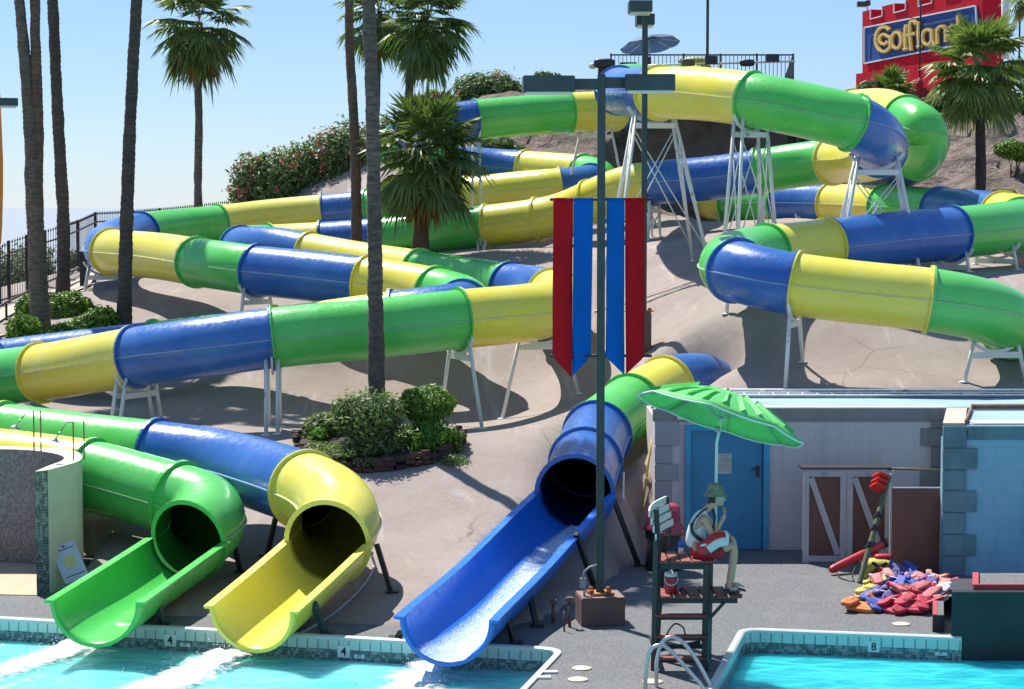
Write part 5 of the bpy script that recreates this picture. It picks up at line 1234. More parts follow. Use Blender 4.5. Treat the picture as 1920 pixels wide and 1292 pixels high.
e = palm([(78, 628), (67, 430), (60, 330), (58, 262), (48, 130), (37, 0), (31, -220)], 53, 34, 18, 'grey-brown palm with a trunk that forks into two stems at the far left', 1.9, 26, 11, M['bark'])
trunk([(70, 500), (69, 330), (71, 255), (67, 120), (66, 0), (66, -260)], 53.05, 24, 18, M['barkr'], e, 'side_stem', 5); crown('crown', U(66, -260, 53), 1.9, 24, 12, M['palmleaf'], e)
palm([(117, 565), (119, 420), (112, 280), (104, 120), (99, 0), (94, -230)], 57.5, 24, 19, 'dark palm trunk just right of the forked palm at the far left', 2.0, 28, 13, M['barkd'])
palm([(232, 640), (235, 500), (240, 340), (246, 190), (256, 0), (266, -230)], 52.2, 27, 20, 'dark leaning palm trunk standing in front of the yellow and blue bend', 1.9, 28, 14, M['barkd'])
palm([(373, 440), (371, 330), (373, 230), (371, 150), (372, 95), (374, 42)], 79, 15, 13, 'slim palm with a full green crown alone against the sky, left of centre', 2.1, 56, 21, M['bark'], dead=12, lo=-76)
palm([(669, 470), (667, 330), (662, 200), (656, 90), (654, -10), (652, -200)], 60.3, 20, 15, 'slim grey palm trunk with its crown out of view, left of the thick palm', 1.8, 26, 15, M['barkr'])
palm([(707, 745), (704, 560), (702, 400), (698, 200), (692, 0), (689, -200)], 41, 30, 23, 'thick palm trunk rising from the brick planter in the middle', 1.7, 34, 16, M['bark'])
palm([(706, 470), (706, 250), (711, 60), (712, 20)], 66.5, 12, 10, 'palm whose crown shows on both sides of the thick palm trunk at the top', 1.45, 44, 23, M['barkd'], dead=5, lo=-75, crown_at=(710, 25))
palm([(768, 480), (768, 330), (767, 190), (770, 120), (780, 70), (798, 30)], 62.6, 18, 14, 'palm with a drooping shaggy crown and orange seed stalks above the low palm', 1.55, 56, 22, M['barkr'], dead=12, lo=-72, crown_at=(803, 38))
palm([(789, 474), (790, 430), (791, 370), (796, 320)], 59.6, 30, 26, 'low bushy palm with a wide dark crown in the middle of the slides', 1.95, 60, 24, M['barkr'], dead=9, lo=-46, crown_at=(797, 292), hi=84, group='low fan palms')
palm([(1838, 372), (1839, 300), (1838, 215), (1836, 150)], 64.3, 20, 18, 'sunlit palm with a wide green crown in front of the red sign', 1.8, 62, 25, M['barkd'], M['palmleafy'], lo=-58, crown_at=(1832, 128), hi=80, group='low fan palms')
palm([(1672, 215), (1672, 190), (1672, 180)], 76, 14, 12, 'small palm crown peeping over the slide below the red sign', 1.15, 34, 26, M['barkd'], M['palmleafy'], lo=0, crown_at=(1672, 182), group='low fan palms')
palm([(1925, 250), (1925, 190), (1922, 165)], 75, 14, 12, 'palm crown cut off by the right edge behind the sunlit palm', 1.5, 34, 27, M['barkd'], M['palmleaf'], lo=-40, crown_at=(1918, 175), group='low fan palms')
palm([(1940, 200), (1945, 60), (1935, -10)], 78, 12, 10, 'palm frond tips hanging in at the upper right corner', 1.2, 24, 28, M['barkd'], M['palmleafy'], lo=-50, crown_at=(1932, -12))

# ---------------------------------------------------------------- shrubs
def leaf_cloud(blobs, n, size, r, mi=0, shell=0.55, elong=1.8, mb=None, jitter=0.1, upb=0.3):
    mb = mb or MB(); wts = [b[3]*b[4]*b[5] for b in blobs]; tot = sum(wts)
    for (x, y, z, rx, ry, rz), w in zip(blobs, wts):
        for _ in range(int(n*w/tot)):
            v = Vector((r.gauss(0, 1), r.gauss(0, 1), r.gauss(0, 1))).normalized()
            k = (shell + (1-shell)*r.random()**0.6)*(1 + r.gauss(0, jitter)); lump = 1 + 0.16*noise.noise(v*2.3 + Vector((x*3.1, y, z)))
            p = Vector((x + v.x*rx*k*lump, y + v.y*ry*k*lump, z + v.z*rz*k*lump))
            nn = (v + Vector((r.uniform(-1, 1), r.uniform(-1, 1), r.uniform(-1, 1) + upb))*0.9).normalized()
            a = nn.cross(Vector((r.uniform(-1, 1), r.uniform(-1, 1), r.uniform(-1, 1)))).normalized(); b = nn.cross(a); s = size*r.uniform(0.6, 1.25)
            i = len(mb.v); mb.v += [tuple(p - a*s*elong*0.5), tuple(p + b*s*0.35 + nn*s*0.08), tuple(p + a*s*elong*0.5), tuple(p - b*s*0.35 + nn*s*0.08)]
            mb.face((i, i+1, i+2, i+3), mi)
    return mb
def stems(base, blobs, r, n, rad, mat, parent):
    mb = MB()
    for k in range(n):
        b = blobs[k % len(blobs)]; t = Vector((b[0] + r.uniform(-.5, .5)*b[3], b[1] + r.uniform(-.5, .5)*b[4], b[2] + r.uniform(-.1, .4)*b[5])); s = Vector(base) + Vector((r.uniform(-1, 1)*0.12, r.uniform(-1, 1)*0.12, -0.1))
        m = s.lerp(t, 0.5) + Vector((r.uniform(-.08, .08), r.uniform(-.08, .08), 0.05)); mb.tube([s, m, t], [rad, rad*.7, rad*.3], 6)
    mb.build('stem', mat, parent)
def shrub(name, D, blobs, n, size, label, cat, mat, seed, group=None, flowers=0, stem=8, base=None, shell=0.55, elong=1.8, srad=0.03, jitter=0.1, flmat=None):
    """blobs given as (px, py, rx px, rz px[, depth offset, ry px])"""
    r = random.Random(seed); B = []
    for b in blobs:
        d = D + (b[4] if len(b) > 4 else 0); c = U(b[0], b[1], d); s = D/F; ry = (b[5] if len(b) > 5 else b[2])*s
        B.append((c.x, c.y, c.z, b[2]*s, ry, b[3]*s))
    f = U(base[0], base[1], D) if base else Vector((B[0][0], B[0][1], hgt(B[0][0], B[0][1])))
    e = thing(name, f, label, cat, group)
    leaf_cloud(B, n, size, r, shell=shell, elong=elong, jitter=jitter).build('foliage', mat, e, recalc=False)
    if stem: stems(f, B, r, stem, srad, M['twig'], e)
    if flowers:
        mb = MB()
        for k in range(flowers):
            b = r.choice(B); v = Vector((r.gauss(0, 1), r.gauss(0, 1)-0.6, abs(r.gauss(0, 1)))).normalized(); p = Vector((b[0] + v.x*b[3]*1.0, b[1] + v.y*b[4]*1.0, b[2] + v.z*b[5]*1.0))
            for q in range(7):
                c = p + Vector((r.gauss(0, .09), r.gauss(0, .09), r.gauss(0, .09)))
                leaf_cloud([(c.x, c.y, c.z, .04, .04, .04)], 5, 0.075, r, mb=mb, elong=1.1)
        mb.build('flowers', flmat or M['flower'], e, recalc=False)['kind'] = 'stuff'
    return e
GO = 'oleander shrubs along the crest of the hill'
shrub('oleander_bush', 79, [(475,335,42,48),(520,330,48,50),(500,365,60,30),(450,365,26,26)], 5200, 0.13, 'leftmost oleander with scattered pink flowers above the yellow slide section', 'shrub', M['shrub'], 31, GO, 24, 8)
shrub('oleander_bush', 80, [(560,325,42,58),(578,355,38,40)], 3200, 0.13, 'oleander with few flowers between the leftmost one and the tall dense one', 'shrub', M['shrub'], 32, GO, 9, 8)
shrub('oleander_bush', 80.5, [(615,295,46,52),(655,285,46,62),(625,340,52,40),(690,320,40,70)], 6200, 0.13, 'tall dense oleander with clusters of pink flowers left of the slim grey trunk', 'shrub', M['shrub'], 33, GO, 30, 9)
shrub('oleander_bush', 82, [(725,280,30,60),(745,340,30,45)], 2600, 0.13, 'oleander partly hidden by the thick palm trunk and the low palm', 'shrub', M['shrub'], 34, GO, 3, 7)
shrub('oleander_bush', 83, [(815,190,30,20),(842,196,22,18),(790,200,22,16)], 2600, 0.13, 'low oleander with a pink flower just above the dark blue slide section', 'shrub', M['shrub'], 35, GO, 6, 5)
shrub('oleander_bush', 84, [(890,172,40,34),(935,168,40,34),(965,180,24,28),(910,195,50,20)], 5400, 0.13, 'broad green oleander crest left of the box lamp', 'shrub', M['shrub'], 36, GO, 4, 7)
shrub('oleander_bush', 85, [(1018,146,18,13),(1040,146,14,9),(1000,160,20,14),(1025,165,30,16)], 1700, 0.13, 'oleander tip with one pink flower showing above the box lamp', 'shrub', M['shrub'], 37, GO, 2, 5)
shrub('shaded_shrub', 75.5, [(925,268,40,14),(960,280,24,10)], 1300, 0.12, 'dark shaded shrub under the high green slide section', 'shrub', M['shrub'], 38, None, 0, 5)
GT = 'clipped round shrubs'
def topiary(D, blobs, n, label, base, seed, size=0.06):
    return shrub('clipped_shrub', D, blobs, n, size, label, 'shrub', M['hedge'], seed, GT, 0, 7, base, 0.80, 1.5, 0.025, 0.03)
topiary(55.5, [(130,588,46,40)], 6800, 'large clipped round shrub between the two left palm trunks', (128,632), 41, 0.085)
topiary(56.2, [(62,585,34,34)], 3400, 'clipped round shrub behind the forked palm trunk', (62,630), 42, 0.085)
topiary(57.5, [(95,560,16,12)], 900, 'small clipped shrub tuft behind the dark palm trunk', (95,600), 43, 0.085)
GL = 'loose green bushes below the palms'
shrub('leafy_bush', 52, [(45,618,30,26),(30,635,18,16)], 2400, 0.10, 'loose leafy bush left of the forked palm foot', 'bush', M['hedge'], 44, GL, 0, 5, None, 0.4)
shrub('leafy_bush', 52, [(190,600,34,24),(155,618,38,22),(120,625,34,20)], 3800, 0.10, 'loose leafy bush right of the forked palm foot', 'bush', M['hedge'], 45, GL, 0, 6, None, 0.4)
for i, (x, y, rx, rz, d, lab) in enumerate(((20,520,55,55,92,'dusty desert tree behind the fence at the left edge'),(65,505,40,62,95,'dusty desert tree behind the fence beside the forked palm'),(140,520,26,50,97,'dusty desert tree behind the fence left of the blue bend'),(205,545,30,30,99,'low dusty tree behind the fence under the blue bend'))):
    shrub('desert_tree', d, [(x,y,rx,rz),(x+rx*.5,y+rz*.4,rx*.7,rz*.6),(x-rx*.6,y+rz*.3,rx*.6,rz*.6)], 2600, 0.16, lab, 'tree', M['dusty'], 50+i, 'desert trees beyond the fence', 0, 8, None, 0.25)
# planter
PD = 39.6
pc = U(715, 855, PD)
def planter_h(x, y): return hgt(x, y)
e = thing('brick_planter', Vector((pc.x, pc.y, hgt(pc.x, pc.y))), 'low rough brick ring around the planted bed in the middle of the slope', 'planter')
mb = MB(); r = random.Random(4); cen = (U(712, 840, 40.2).x, 40.2)
for k in range(54):
    th = 2*math.pi*k/54; x = cen[0] + 1.62*math.cos(th); y = cen[1] + 1.75*math.sin(th)
    for lay in range(3 if math.sin(th) < 0.35 else 1):
        zz = hgt(x, y) + 0.05 + 0.085*lay + r.uniform(-.01, .01)
        if r.random() < 0.88: mb.box((x + r.uniform(-.03, .03), y + r.uniform(-.03, .03), zz), 0.19, 0.10, 0.078, rz=th + math.pi/2 + r.uniform(-.25, .25))
mb.build('brick_ring', pmat('old_red_brick', (0.09, 0.045, 0.036), 0.9, 0.5, 3, 0.3), e, bevel=0.008)
mb = MB(); n = 28
mb.v = [(cen[0], cen[1], hgt(*cen) + 0.22)] + [(cen[0] + 1.55*math.cos(2*math.pi*k/n), cen[1] + 1.68*math.sin(2*math.pi*k/n), hgt(cen[0] + 1.55*math.cos(2*math.pi*k/n), cen[1] + 1.68*math.sin(2*math.pi*k/n)) + 0.12) for k in range(n)]
for k in range(n): mb.face((0, 1+k, 1+(k+1) % n), 0, True)
mb.build('soil', pmat('dark_soil', (0.05, 0.038, 0.028), 0.95, 0.3, 5), e)
shrub('feathery_bush', 39.2, [(690,785,58,48),(650,775,30,36),(725,780,34,42),(700,830,52,36)], 9000, 0.062, 'tall feathery grey-green bush in the brick planter', 'bush', M['feather'], 61, None, 0, 16, (696,862), 0.25, 2.2, 0.02, 0.16)
topiary(40.1, [(800,757,54,34)], 5200, 'clipped mushroom-shaped shrub in the brick planter', (796,842), 62, 0.052)
shrub('dark_bush', 39.6, [(805,825,58,38),(845,830,26,28),(770,830,30,34)], 5200, 0.055, 'low dark leafy bush under the mushroom-shaped shrub', 'bush', M['hedge'], 63, None, 0, 8, (806,868), 0.5, 1.7)
shrub('leafy_plant', 40.4, [(605,800,36,26),(585,820,26,16),(632,800,26,30)], 2600, 0.07, 'low leafy plant at the left end of the brick planter', 'plant', M['feather'], 64, None, 0, 8, (605,838), 0.3)
shrub('lime_plant', 39.9, [(598,815,15,14)], 260, 0.075, 'small bright lime plant at the left end of the brick planter', 'plant', M['lime'], 65, None, 0, 4, (598,833), 0.2)
shrub('ground_cover', 38.9, [(645,845,44,12,0,60),(600,838,34,10,0.5,60),(690,866,60,8,-.2,40),(850,862,34,10,0,40)], 2600, 0.05, 'ground cover with dry leaf litter along the planter edge', 'ground cover', M['feather'], 66, None, 0, 0, (645,856), 0.1)['kind'] = 'stuff'
# right-hand bank
shrub('clipped_shrub', 66.5, [(1896,280,33,18),(1915,290,20,14)], 2600, 0.075, 'clipped flat-topped shrub on thin stems at the right edge of the rock bank', 'shrub', M['hedge'], 71, GT, 0, 9, (1900,362), 0.75, 1.5, 0.022, 0.04)
shrub('leafy_bush', 74, [(1880,205,40,22),(1915,200,30,26)], 2200, 0.12, 'green bush on top of the rock bank behind the sunlit palm', 'bush', M['hedge'], 72, GL, 0, 4, None, 0.4)
shrub('leafy_bush', 75, [(1790,190,36,26),(1760,195,28,18)], 2000, 0.12, 'flowering bush at the foot of the red sign left of the sunlit palm', 'bush', M['shrub'], 73, GL, 4, 4, None, 0.4)
shrub('leafy_bush', 76, [(1632,165,24,13),(1700,185,20,12)], 1300, 0.11, 'low flowering bush beside the small palm below the red sign', 'bush', M['shrub'], 74, GL, 4, 4, None, 0.4)
shrub('leafy_bush', 63, [(1880,362,26,5)], 500, 0.08, 'low grassy tuft beside the foot of the sunlit palm', 'bush', M['hedge'], 75, GL, 0, 2, None, 0.2)

# ---------------------------------------------------------------- fence and handrail at the left
FP = [(-60,592,62.5,482), (0,577,64,467), (18,571,64.5,457), (52,562,65.5,446), (86,551,66.5,437), (118,541,67.5,427), (147,510,69.5,418), (180,490,72,403), (240,480,75,400), (300,470,78,395), (372,462,81,388), (450,455,84,378), (520,450,87,368)]
e = thing('iron_fence', U(0, 577, 64), 'black iron picket fence with spear tops along the left of the hill', 'fence')
posts = [(U(x, yb, d), U(x, yt, d)) for x, yb, d, yt in FP]
mb = MB(); pk = MB()
for a, b in posts: b0 = MB(); b0.bar((a.x, a.y, a.z-0.3), (a.x, a.y, b.z + 0.05), 0.085, 0.085); b0.lathe((a.x, a.y, b.z+0.05), [(0.06, 0), (0.06, 0.03), (0.0, 0.07)], 4); b0.build('fence_post', M['black'], e)
for (a, b), (c, d) in zip(posts[:-1], posts[1:]):
    for q in (0.12, 0.85): mb.bar(a.lerp(b, q), c.lerp(d, q), 0.05, 0.05)
    L_ = (Vector((c.x, c.y)) - Vector((a.x, a.y))).length; n = max(4, int(L_/0.15))
    for k in range(1, n):
        s = k/n; lo = a.lerp(c, s); hi = b.lerp(d, s); lo = lo.lerp(hi, 0.05); pk.bar(lo, hi, 0.015, 0.015); i = len(pk.v)
        pk.lathe(hi, [(0.01, 0), (0.03, 0.03), (0.0, 0.13)], 4)
mb.build('rail', M['black'], e); pk.build('pickets', M['black'], e)
HP = [(-40,628,55), (12,596,56.5), (80,560,60), (166,520,65), (210,520,66)]
e = thing('handrail', U(12, 600, 56.5), 'black double handrail beside the pink path at the left', 'handrail')
mb = MB(); S = [U(x, y, d) for x, y, d in HP]; hb = []
for p in S: z = p.z - 0.42; hb.append(Vector((p.x, p.y, z)))
for o in (0.42, 0.0): mb.tube([p + Vector((0, 0, o)) for p in S], 0.035, 8)
mb.build('rail', M['black'], e)
for p in hb: b0 = MB(); b0.tube([p - Vector((0, 0, 0.5)), p + Vector((0, 0, 0.86))], 0.035, 8); b0.build('rail_post', M['black'], e)
mb = MB(); pp = U(158, 600, 60); mb.box((pp.x, 60, (pp.z + Z(472, 60))/2), 0.19, 0.19, Z(472, 60)-pp.z); tag(mb.build('square_post', pmat('dark_brown_post', (0.03, 0.026, 0.024), 0.7, 0.2)), 'thick dark square post below the blue bend at the left', 'post')
mb = MB(); mb.v = [tuple(ground_hit(*q) + Vector((0, 0, 0.05))) for q in ((-80, 660), (-80, 610))]
pa, pb_ = [(-60,650),(10,632),(60,590),(120,560),(170,538)], [(-60,600),(0,585),(60,562),(120,540),(180,512)]
mb = MB()
for u_, v_ in zip(pa, pb_): mb.v.append(tuple(ground_hit(*u_) + Vector((0, 0, 0.07)))); mb.v.append(tuple(ground_hit(*v_) + Vector((0, 0, 0.07))))
for k in range(len(pa)-1): mb.face((2*k, 2*k+2, 2*k+3, 2*k+1), 0, True)
tag(mb.build('path', M['path'], recalc=False), 'pinkish path climbing beside the fence', kind='structure')
# ---------------------------------------------------------------- lifeguard chair
DN, DFr = 27.75, 28.5
M['redslat'] = pmat('worn_red_slat', (0.23, 0.055, 0.035), 0.6, 0.35, 5); M['dkframe'] = pmat('dark_chair_frame', (0.022, 0.024, 0.026), 0.5, 0.25, 4); M['pwhite'] = pmat('white_slat', (0.68, 0.68, 0.64), 0.5, 0.08)
def fl(x, y, dd):
    """frame point: pixel on the near side, moved dd deeper"""
    p = U(x, y, DN); return Vector((p.x + dd*0.03, p.y + dd, p.z))
sx0, sx1 = X(1233, DN), X(1327, DN); bx0, bx1 = X(1229, DN), X(1324, DN)
zs = Z(1046, DN+0.3); zf = Z(1112, DN+0.3); dp = 0.72
lc = thing('lifeguard_chair', (X(1280, DN), DN+0.35, 0), 'tall lifeguard chair with dark frame, red slats and white backrest beside the deep pool', 'lifeguard chair')
for (bx, tx, top, dd) in ((bx0, sx0, zs+0.28, 0), (bx1, sx1, zs-0.02, 0), (bx0+0.05, sx0+0.13, zs+0.28, dp), (bx1+0.1, sx1+0.1, zs-0.02, dp)):
    mb = MB(); mb.bar((bx, DN+dd-0.04, 0), (tx, DN+dd, top), 0.085, 0.085); mb.build('leg', M['dkframe'], lc, bevel=0.006)
mb = MB()
for k in range(5): x = sx0+0.06 + (sx1+0.04-sx0)*k/4.6; mb.box((x+0.02, DN+dp/2, zs), 0.135, dp+0.1, 0.03)
mb.build('seat', M['redslat'], lc, bevel=0.006)
mb = MB(); mb.box(((sx0+sx1)/2+.03, DN+0.02, zs-0.06), sx1-sx0+0.02, 0.04, 0.09); mb.build('seat_rail', M['dkframe'], lc); mb = MB(); mb.box(((sx0+sx1)/2+.08, DN+dp-0.02, zs-0.06), sx1-sx0-0.05, 0.04, 0.09); mb.build('seat_rail', M['dkframe'], lc)
mb = MB(); x1_ = X(1384, DN)
for k in range(6): x = sx0+0.11 + (x1_-sx0-0.06)*k/5.5; mb.box((x+0.03, DN+dp/2, zf), 0.16, dp+0.04, 0.028)
mb.build('footrest', M['redslat'], lc, bevel=0.006)
mb = MB()
for dd in (0.03, dp-0.03): mb.box(((sx0+x1_)/2+.02, DN+dd, zf-0.05), x1_-sx0-0.03, 0.04, 0.07)
for dd in (0.03, dp-0.03): mb.bar((sx1+0.02, DN+dd, zf-0.32), (sx1+0.24, DN+dd, zf-0.07), 0.04, 0.04)
mb.build('footrest_rail', M['dkframe'], lc)
for py in (1152, 1191, 1232):
    z = Z(py, DN); q = (zs-z)/zs; xa, xb = sx0+(bx0-sx0)*q, sx1+(bx1-sx1)*q
    mb = MB(); mb.box(((xa+xb)/2, DN-0.06, z), xb-xa+0.02, 0.13, 0.03); mb.build('step', M['redslat'], lc, bevel=0.005)
    mb = MB(); mb.box(((xa+xb)/2, DN-0.02, z-0.045), xb-xa-0.08, 0.03, 0.05); mb.build('step_rail', M['dkframe'], lc)
for (py, dd) in ((1205, dp), (1218, dp)):
    pass
mb = MB(); z = Z(1212, DN+dp); mb.box(((bx0+bx1)/2+.06, DN+dp, z), bx1-bx0, 0.05, 0.06); z = Z(1205, DN+0.4); mb.box((bx1+0.03, DN+dp/2, z), 0.05, dp, 0.06); mb.box((bx0, DN+dp/2, z), 0.05, dp, 0.06); mb.bar((bx0+0.03, DN+dp-.02, 0.1), (bx1, DN+dp-.04, z-0.05), 0.045, 0.045); mb.build('brace', M['dkframe'], lc)
# white slatted backrest, set across the depth of the chair and leaning back
mb = MB()
for k in range(4):
    z0 = zs+0.33+0.105*k; xo = -0.03*k
    for s in range(8):
        a, b = s/8, (s+1)/8; cv = lambda q: -0.07*math.sin(math.pi*q) if True else 0
        mb.bar((sx0-0.02+0.28*a+xo+cv(a), DN+0.0+dp*a, z0+0.10*a), (sx0-0.02+0.28*b+xo+cv(b), DN+dp*b, z0+0.10*b), 0.025, 0.088)
mb.build('backrest', M['pwhite'], lc)
mb = MB()
for dd in (0.02, dp-0.02): mb.bar((sx0+0.02+0.28*dd, DN+dd, zs+0.1), (sx0-0.02+0.28*dd, DN+dd+0.03, zs+0.70+0.1*dd), 0.05, 0.05)
mb.build('back_post', M['dkframe'], lc)
za_ = zs + 0.26; mb = MB(); mb.box(((sx0+sx1)/2+0.05, DN+dp+0.02, za_), 0.62, 0.12, 0.035); mb.build('armrest', M['redslat'], lc, bevel=0.005)
mb = MB(); mb.box((sx1-0.1, DN+dp+0.02, (za_+zs)/2), 0.05, 0.05, za_-zs); mb.build('arm_post', M['dkframe'], lc)
# green umbrella
hub = U(1349, 785, 28.4); n_ = Vector((0.31, 0.19, 0.93)).normalized(); mt = n_.to_track_quat('Z', 'Y').to_matrix(); rad = 1.19
um = thing('green_umbrella', (hub.x, hub.y, zs), 'tilted bright green vented sun umbrella over the lifeguard', 'umbrella')
M['greencloth'] = clothmat('green_umbrella_cloth', (0.15, 0.66, 0.19), 0.30)
mb = MB(); canopy(mb, hub, rad, 0.40, mt, 8, 8, 0.03); cn = mb.build('canopy', M['greencloth'], um, recalc=False); sol = cn.modifiers.new('s', 'SOLIDIFY'); sol.thickness = 0.004
mb = MB()
for k in range(24):
    a = 2*math.pi*(k+0.5)/24; s0, s1 = (0.40, 0.86) if k % 2 else (0.5, 0.9); w = 0.05
    q = [];
    for s, da in ((s0, -w*0.1), (s0, w), (s1, w*0.62), (s1, -w*0.62)):
        aa = a+da; f = abs(math.sin(aa*4)); z = 0.40*(1-s**1.7) - 0.03*rad*f*s*0.8; rr = rad*s*(1-0.035*f*s); lift = 0.012 + (0.05 if da > 0 else 0)
        q.append(hub + mt @ Vector((rr*math.cos(aa), rr*math.sin(aa), z + lift)))
    i = len(mb.v); mb.v += [tuple(x) for x in q]; mb.face((i, i+1, i+2, i+3))
mb.build('vent_flaps', M['greencloth'], um, recalc=False)
ring = [hub + mt @ Vector((rad*(1-0.035*abs(math.sin(a*4)))*math.cos(a), rad*(1-0.035*abs(math.sin(a*4)))*math.sin(a), -0.0192*rad*abs(math.sin(a*4))*1.25)) for a in np.linspace(0, 2*math.pi, 97)[:-1]]
mb = MB(); mb.tube(ring, 0.012, 6, closed=True); mb.build('rim', pmat('pale_piping', (0.62, 0.72, 0.66), 0.5, 0.06), um)
mb = MB(); rh = hub + n_*0.02
for a in np.linspace(0, 2*math.pi, 9)[:-1]:
    mb.tube([hub + n_*0.37, hub + mt @ Vector((rad*.55*math.cos(a), rad*.55*math.sin(a), 0.25)), hub + mt @ Vector((rad*.97*math.cos(a), rad*.97*math.sin(a), 0.0))], 0.008, 5)
    mb.tube([rh - n_*0.02, hub + mt @ Vector((rad*.45*math.cos(a), rad*.45*math.sin(a), 0.27))], 0.007, 5)
mb.build('ribs', M['gutter'], um)
mb = MB(); pf = U(1340, 1046, 28.42); mb.tube([(pf.x, pf.y, zs-0.1), U(1344, 830, 28.4), hub + n_*0.36], 0.021, 10); mb.build('pole', M['pwhite'], um)
mb = MB(); mb.lathe(U(1345, 806, 28.4), [(0.03, -.03), (0.04, 0), (0.03, .05)], 10); mb.lathe(hub + n_*0.39, [(0.03, 0), (0.03, 0.03), (0.0, 0.05)], 8); mb.build('hub', M['gutter'], um)

# ---------------------------------------------------------------- the lifeguard
M['skin'] = pmat('skin', (0.62, 0.33, 0.21), 0.5, 0.06, 3); M['wcloth'] = pmat('white_cloth', (0.70, 0.71, 0.74), 0.8, 0.05, 6); M['rcloth'] = pmat('red_cloth', (0.42, 0.015, 0.025), 0.75, 0.12, 4)
M['hair'] = pmat('dark_hair', (0.02, 0.014, 0.01), 0.5, 0.3, 20); M['khaki'] = pmat('khaki_camouflage', (0.21, 0.215, 0.145), 0.85, 0.38, 9); M['foam_red'] = pmat('red_foam', (0.50, 0.02, 0.03), 0.45, 0.12, 3)
SC = DN/F*1.02
O_ = U(1306, 1034, DN+0.30)
def bp_(px, py, dd=0.0):      # body point seen at a pixel, dd metres deeper than the body's middle plane
    return U(px, py, DN+0.30+dd)
def skin_mesh(nodes, edges, root, sub=2):
    """nodes {name:(point, radius or (rx,ry))}"""
    names = list(nodes); me = bpy.data.meshes.new('sk'); me.from_pydata([tuple(nodes[k][0]) for k in names], [(names.index(a), names.index(b)) for a, b in edges], [])
    o = bpy.data.objects.new('sk', me); COL.objects.link(o); m = o.modifiers.new('sk', 'SKIN'); m.use_smooth_shade = True; m.branch_smoothing = 0.6
    sv = me.skin_vertices[0].data
    for i, k in enumerate(names):
        r = nodes[k][1]; sv[i].radius = r if isinstance(r, tuple) else (r, r); sv[i].use_root = k == root
    s = o.modifiers.new('sub', 'SUBSURF'); s.levels = sub; s.render_levels = sub
    bpy.context.view_layer.update(); dg = bpy.context.evaluated_depsgraph_get()
    r_ = bpy.data.meshes.new_from_object(o.evaluated_get(dg)); bpy.data.objects.remove(o); return r_
def chain(*n): return list(zip(n[:-1], n[1:]))
N = {'pel': (bp_(1304,1033), 0.125), 'bel': (bp_(1304,1006), (0.115, 0.125)), 'che': (bp_(1312,975), (0.125, 0.15)), 'nb': (bp_(1323,957), 0.07), 'nk': (bp_(1331,950), 0.052), 'hd0': (bp_(1338,943), 0.075), 'hd': (bp_(1343,934), 0.088),
 'shN': (bp_(1321,972,-0.18), 0.052), 'elN': (bp_(1337,1007,-0.17), 0.038), 'wrN': (bp_(1355,974,-0.08), 0.029), 'haN': (bp_(1359,964,-0.05), (0.034, 0.024)),
 'shF': (bp_(1321,966,0.17), 0.062), 'elF': (bp_(1346,999,0.19), 0.042), 'wrF': (bp_(1364,1001,0.12), 0.029), 'haF': (bp_(1370,1005,0.10), (0.034, 0.022)),
 'hiN': (bp_(1308,1040,-0.10), 0.10), 'knN': (bp_(1377,1022,-0.13), 0.068), 'shnN': (bp_(1375,1050,-0.12), 0.062), 'anN': (bp_(1367,1092,-0.10), 0.04), 'heN': (bp_(1364,1101,-0.10), 0.04), 'toN': (bp_(1382,1107,-0.12), (0.045, 0.022)),
 'hiF': (bp_(1310,1032,0.10), 0.10), 'knF': (bp_(1372,1008,0.17), 0.068), 'shnF': (bp_(1376,1035,0.17), 0.06), 'anF': (bp_(1373,1082,0.17), 0.04), 'heF': (bp_(1370,1093,0.17), 0.04), 'toF': (bp_(1388,1098,0.17), (0.045, 0.022))}
E = chain('pel','bel','che','nb','nk','hd0','hd') + chain('che','shN','elN','wrN','haN') + chain('che','shF','elF','wrF','haF') + chain('pel','hiN','knN','shnN','anN','heN','toN') + chain('pel','hiF','knF','shnF','anF','heF','toF')
pe = thing('person', (O_.x, O_.y, zs), 'seated lifeguard in white tank top, red shorts and khaki hat, hand at mouth', 'person')
body = skin_mesh(N, E, 'pel'); mb = MB()
bmx = bmesh.new(); bmx.from_mesh(body)
fwd = Vector((1, 0, 0)); hd = N['hd'][0]
def addmesh(bm, m2):
    t = bpy.data.meshes.new('t'); t.from_pydata(m2.v, [], m2.f); t.polygons.foreach_set('use_smooth', [True]*len(m2.f)); bm.from_mesh(t); bpy.data.meshes.remove(t)
fm = MB()     # face, ears and fingers joined into the one body mesh
rotY = Matrix.Rotation(R(12), 3, 'Y')
fm.ball(hd + Vector((0.012, 0, 0.012)), 0.098, 0.076, 0.118, 16, 12, rot=rotY); fm.ball(hd + Vector((0.045, 0, -0.062)), 0.058, 0.052, 0.05, 12, 8)
fm.ball(hd + Vector((0.108, 0, -0.022)), 0.022, 0.014, 0.026, 8, 6); fm.ball(hd + Vector((0.09, 0, -0.068)), 0.014, 0.026, 0.008, 8, 6); fm.ball(hd + Vector((0.088, 0, -0.085)), 0.013, 0.024, 0.009, 8, 6)
for s in (-1, 1): fm.ball(hd + Vector((-0.005, 0.078*s, -0.01)), 0.02, 0.008, 0.034, 8, 6); fm.ball(hd + Vector((0.088, 0.03*s, 0.015)), 0.012, 0.014, 0.010, 8, 6)
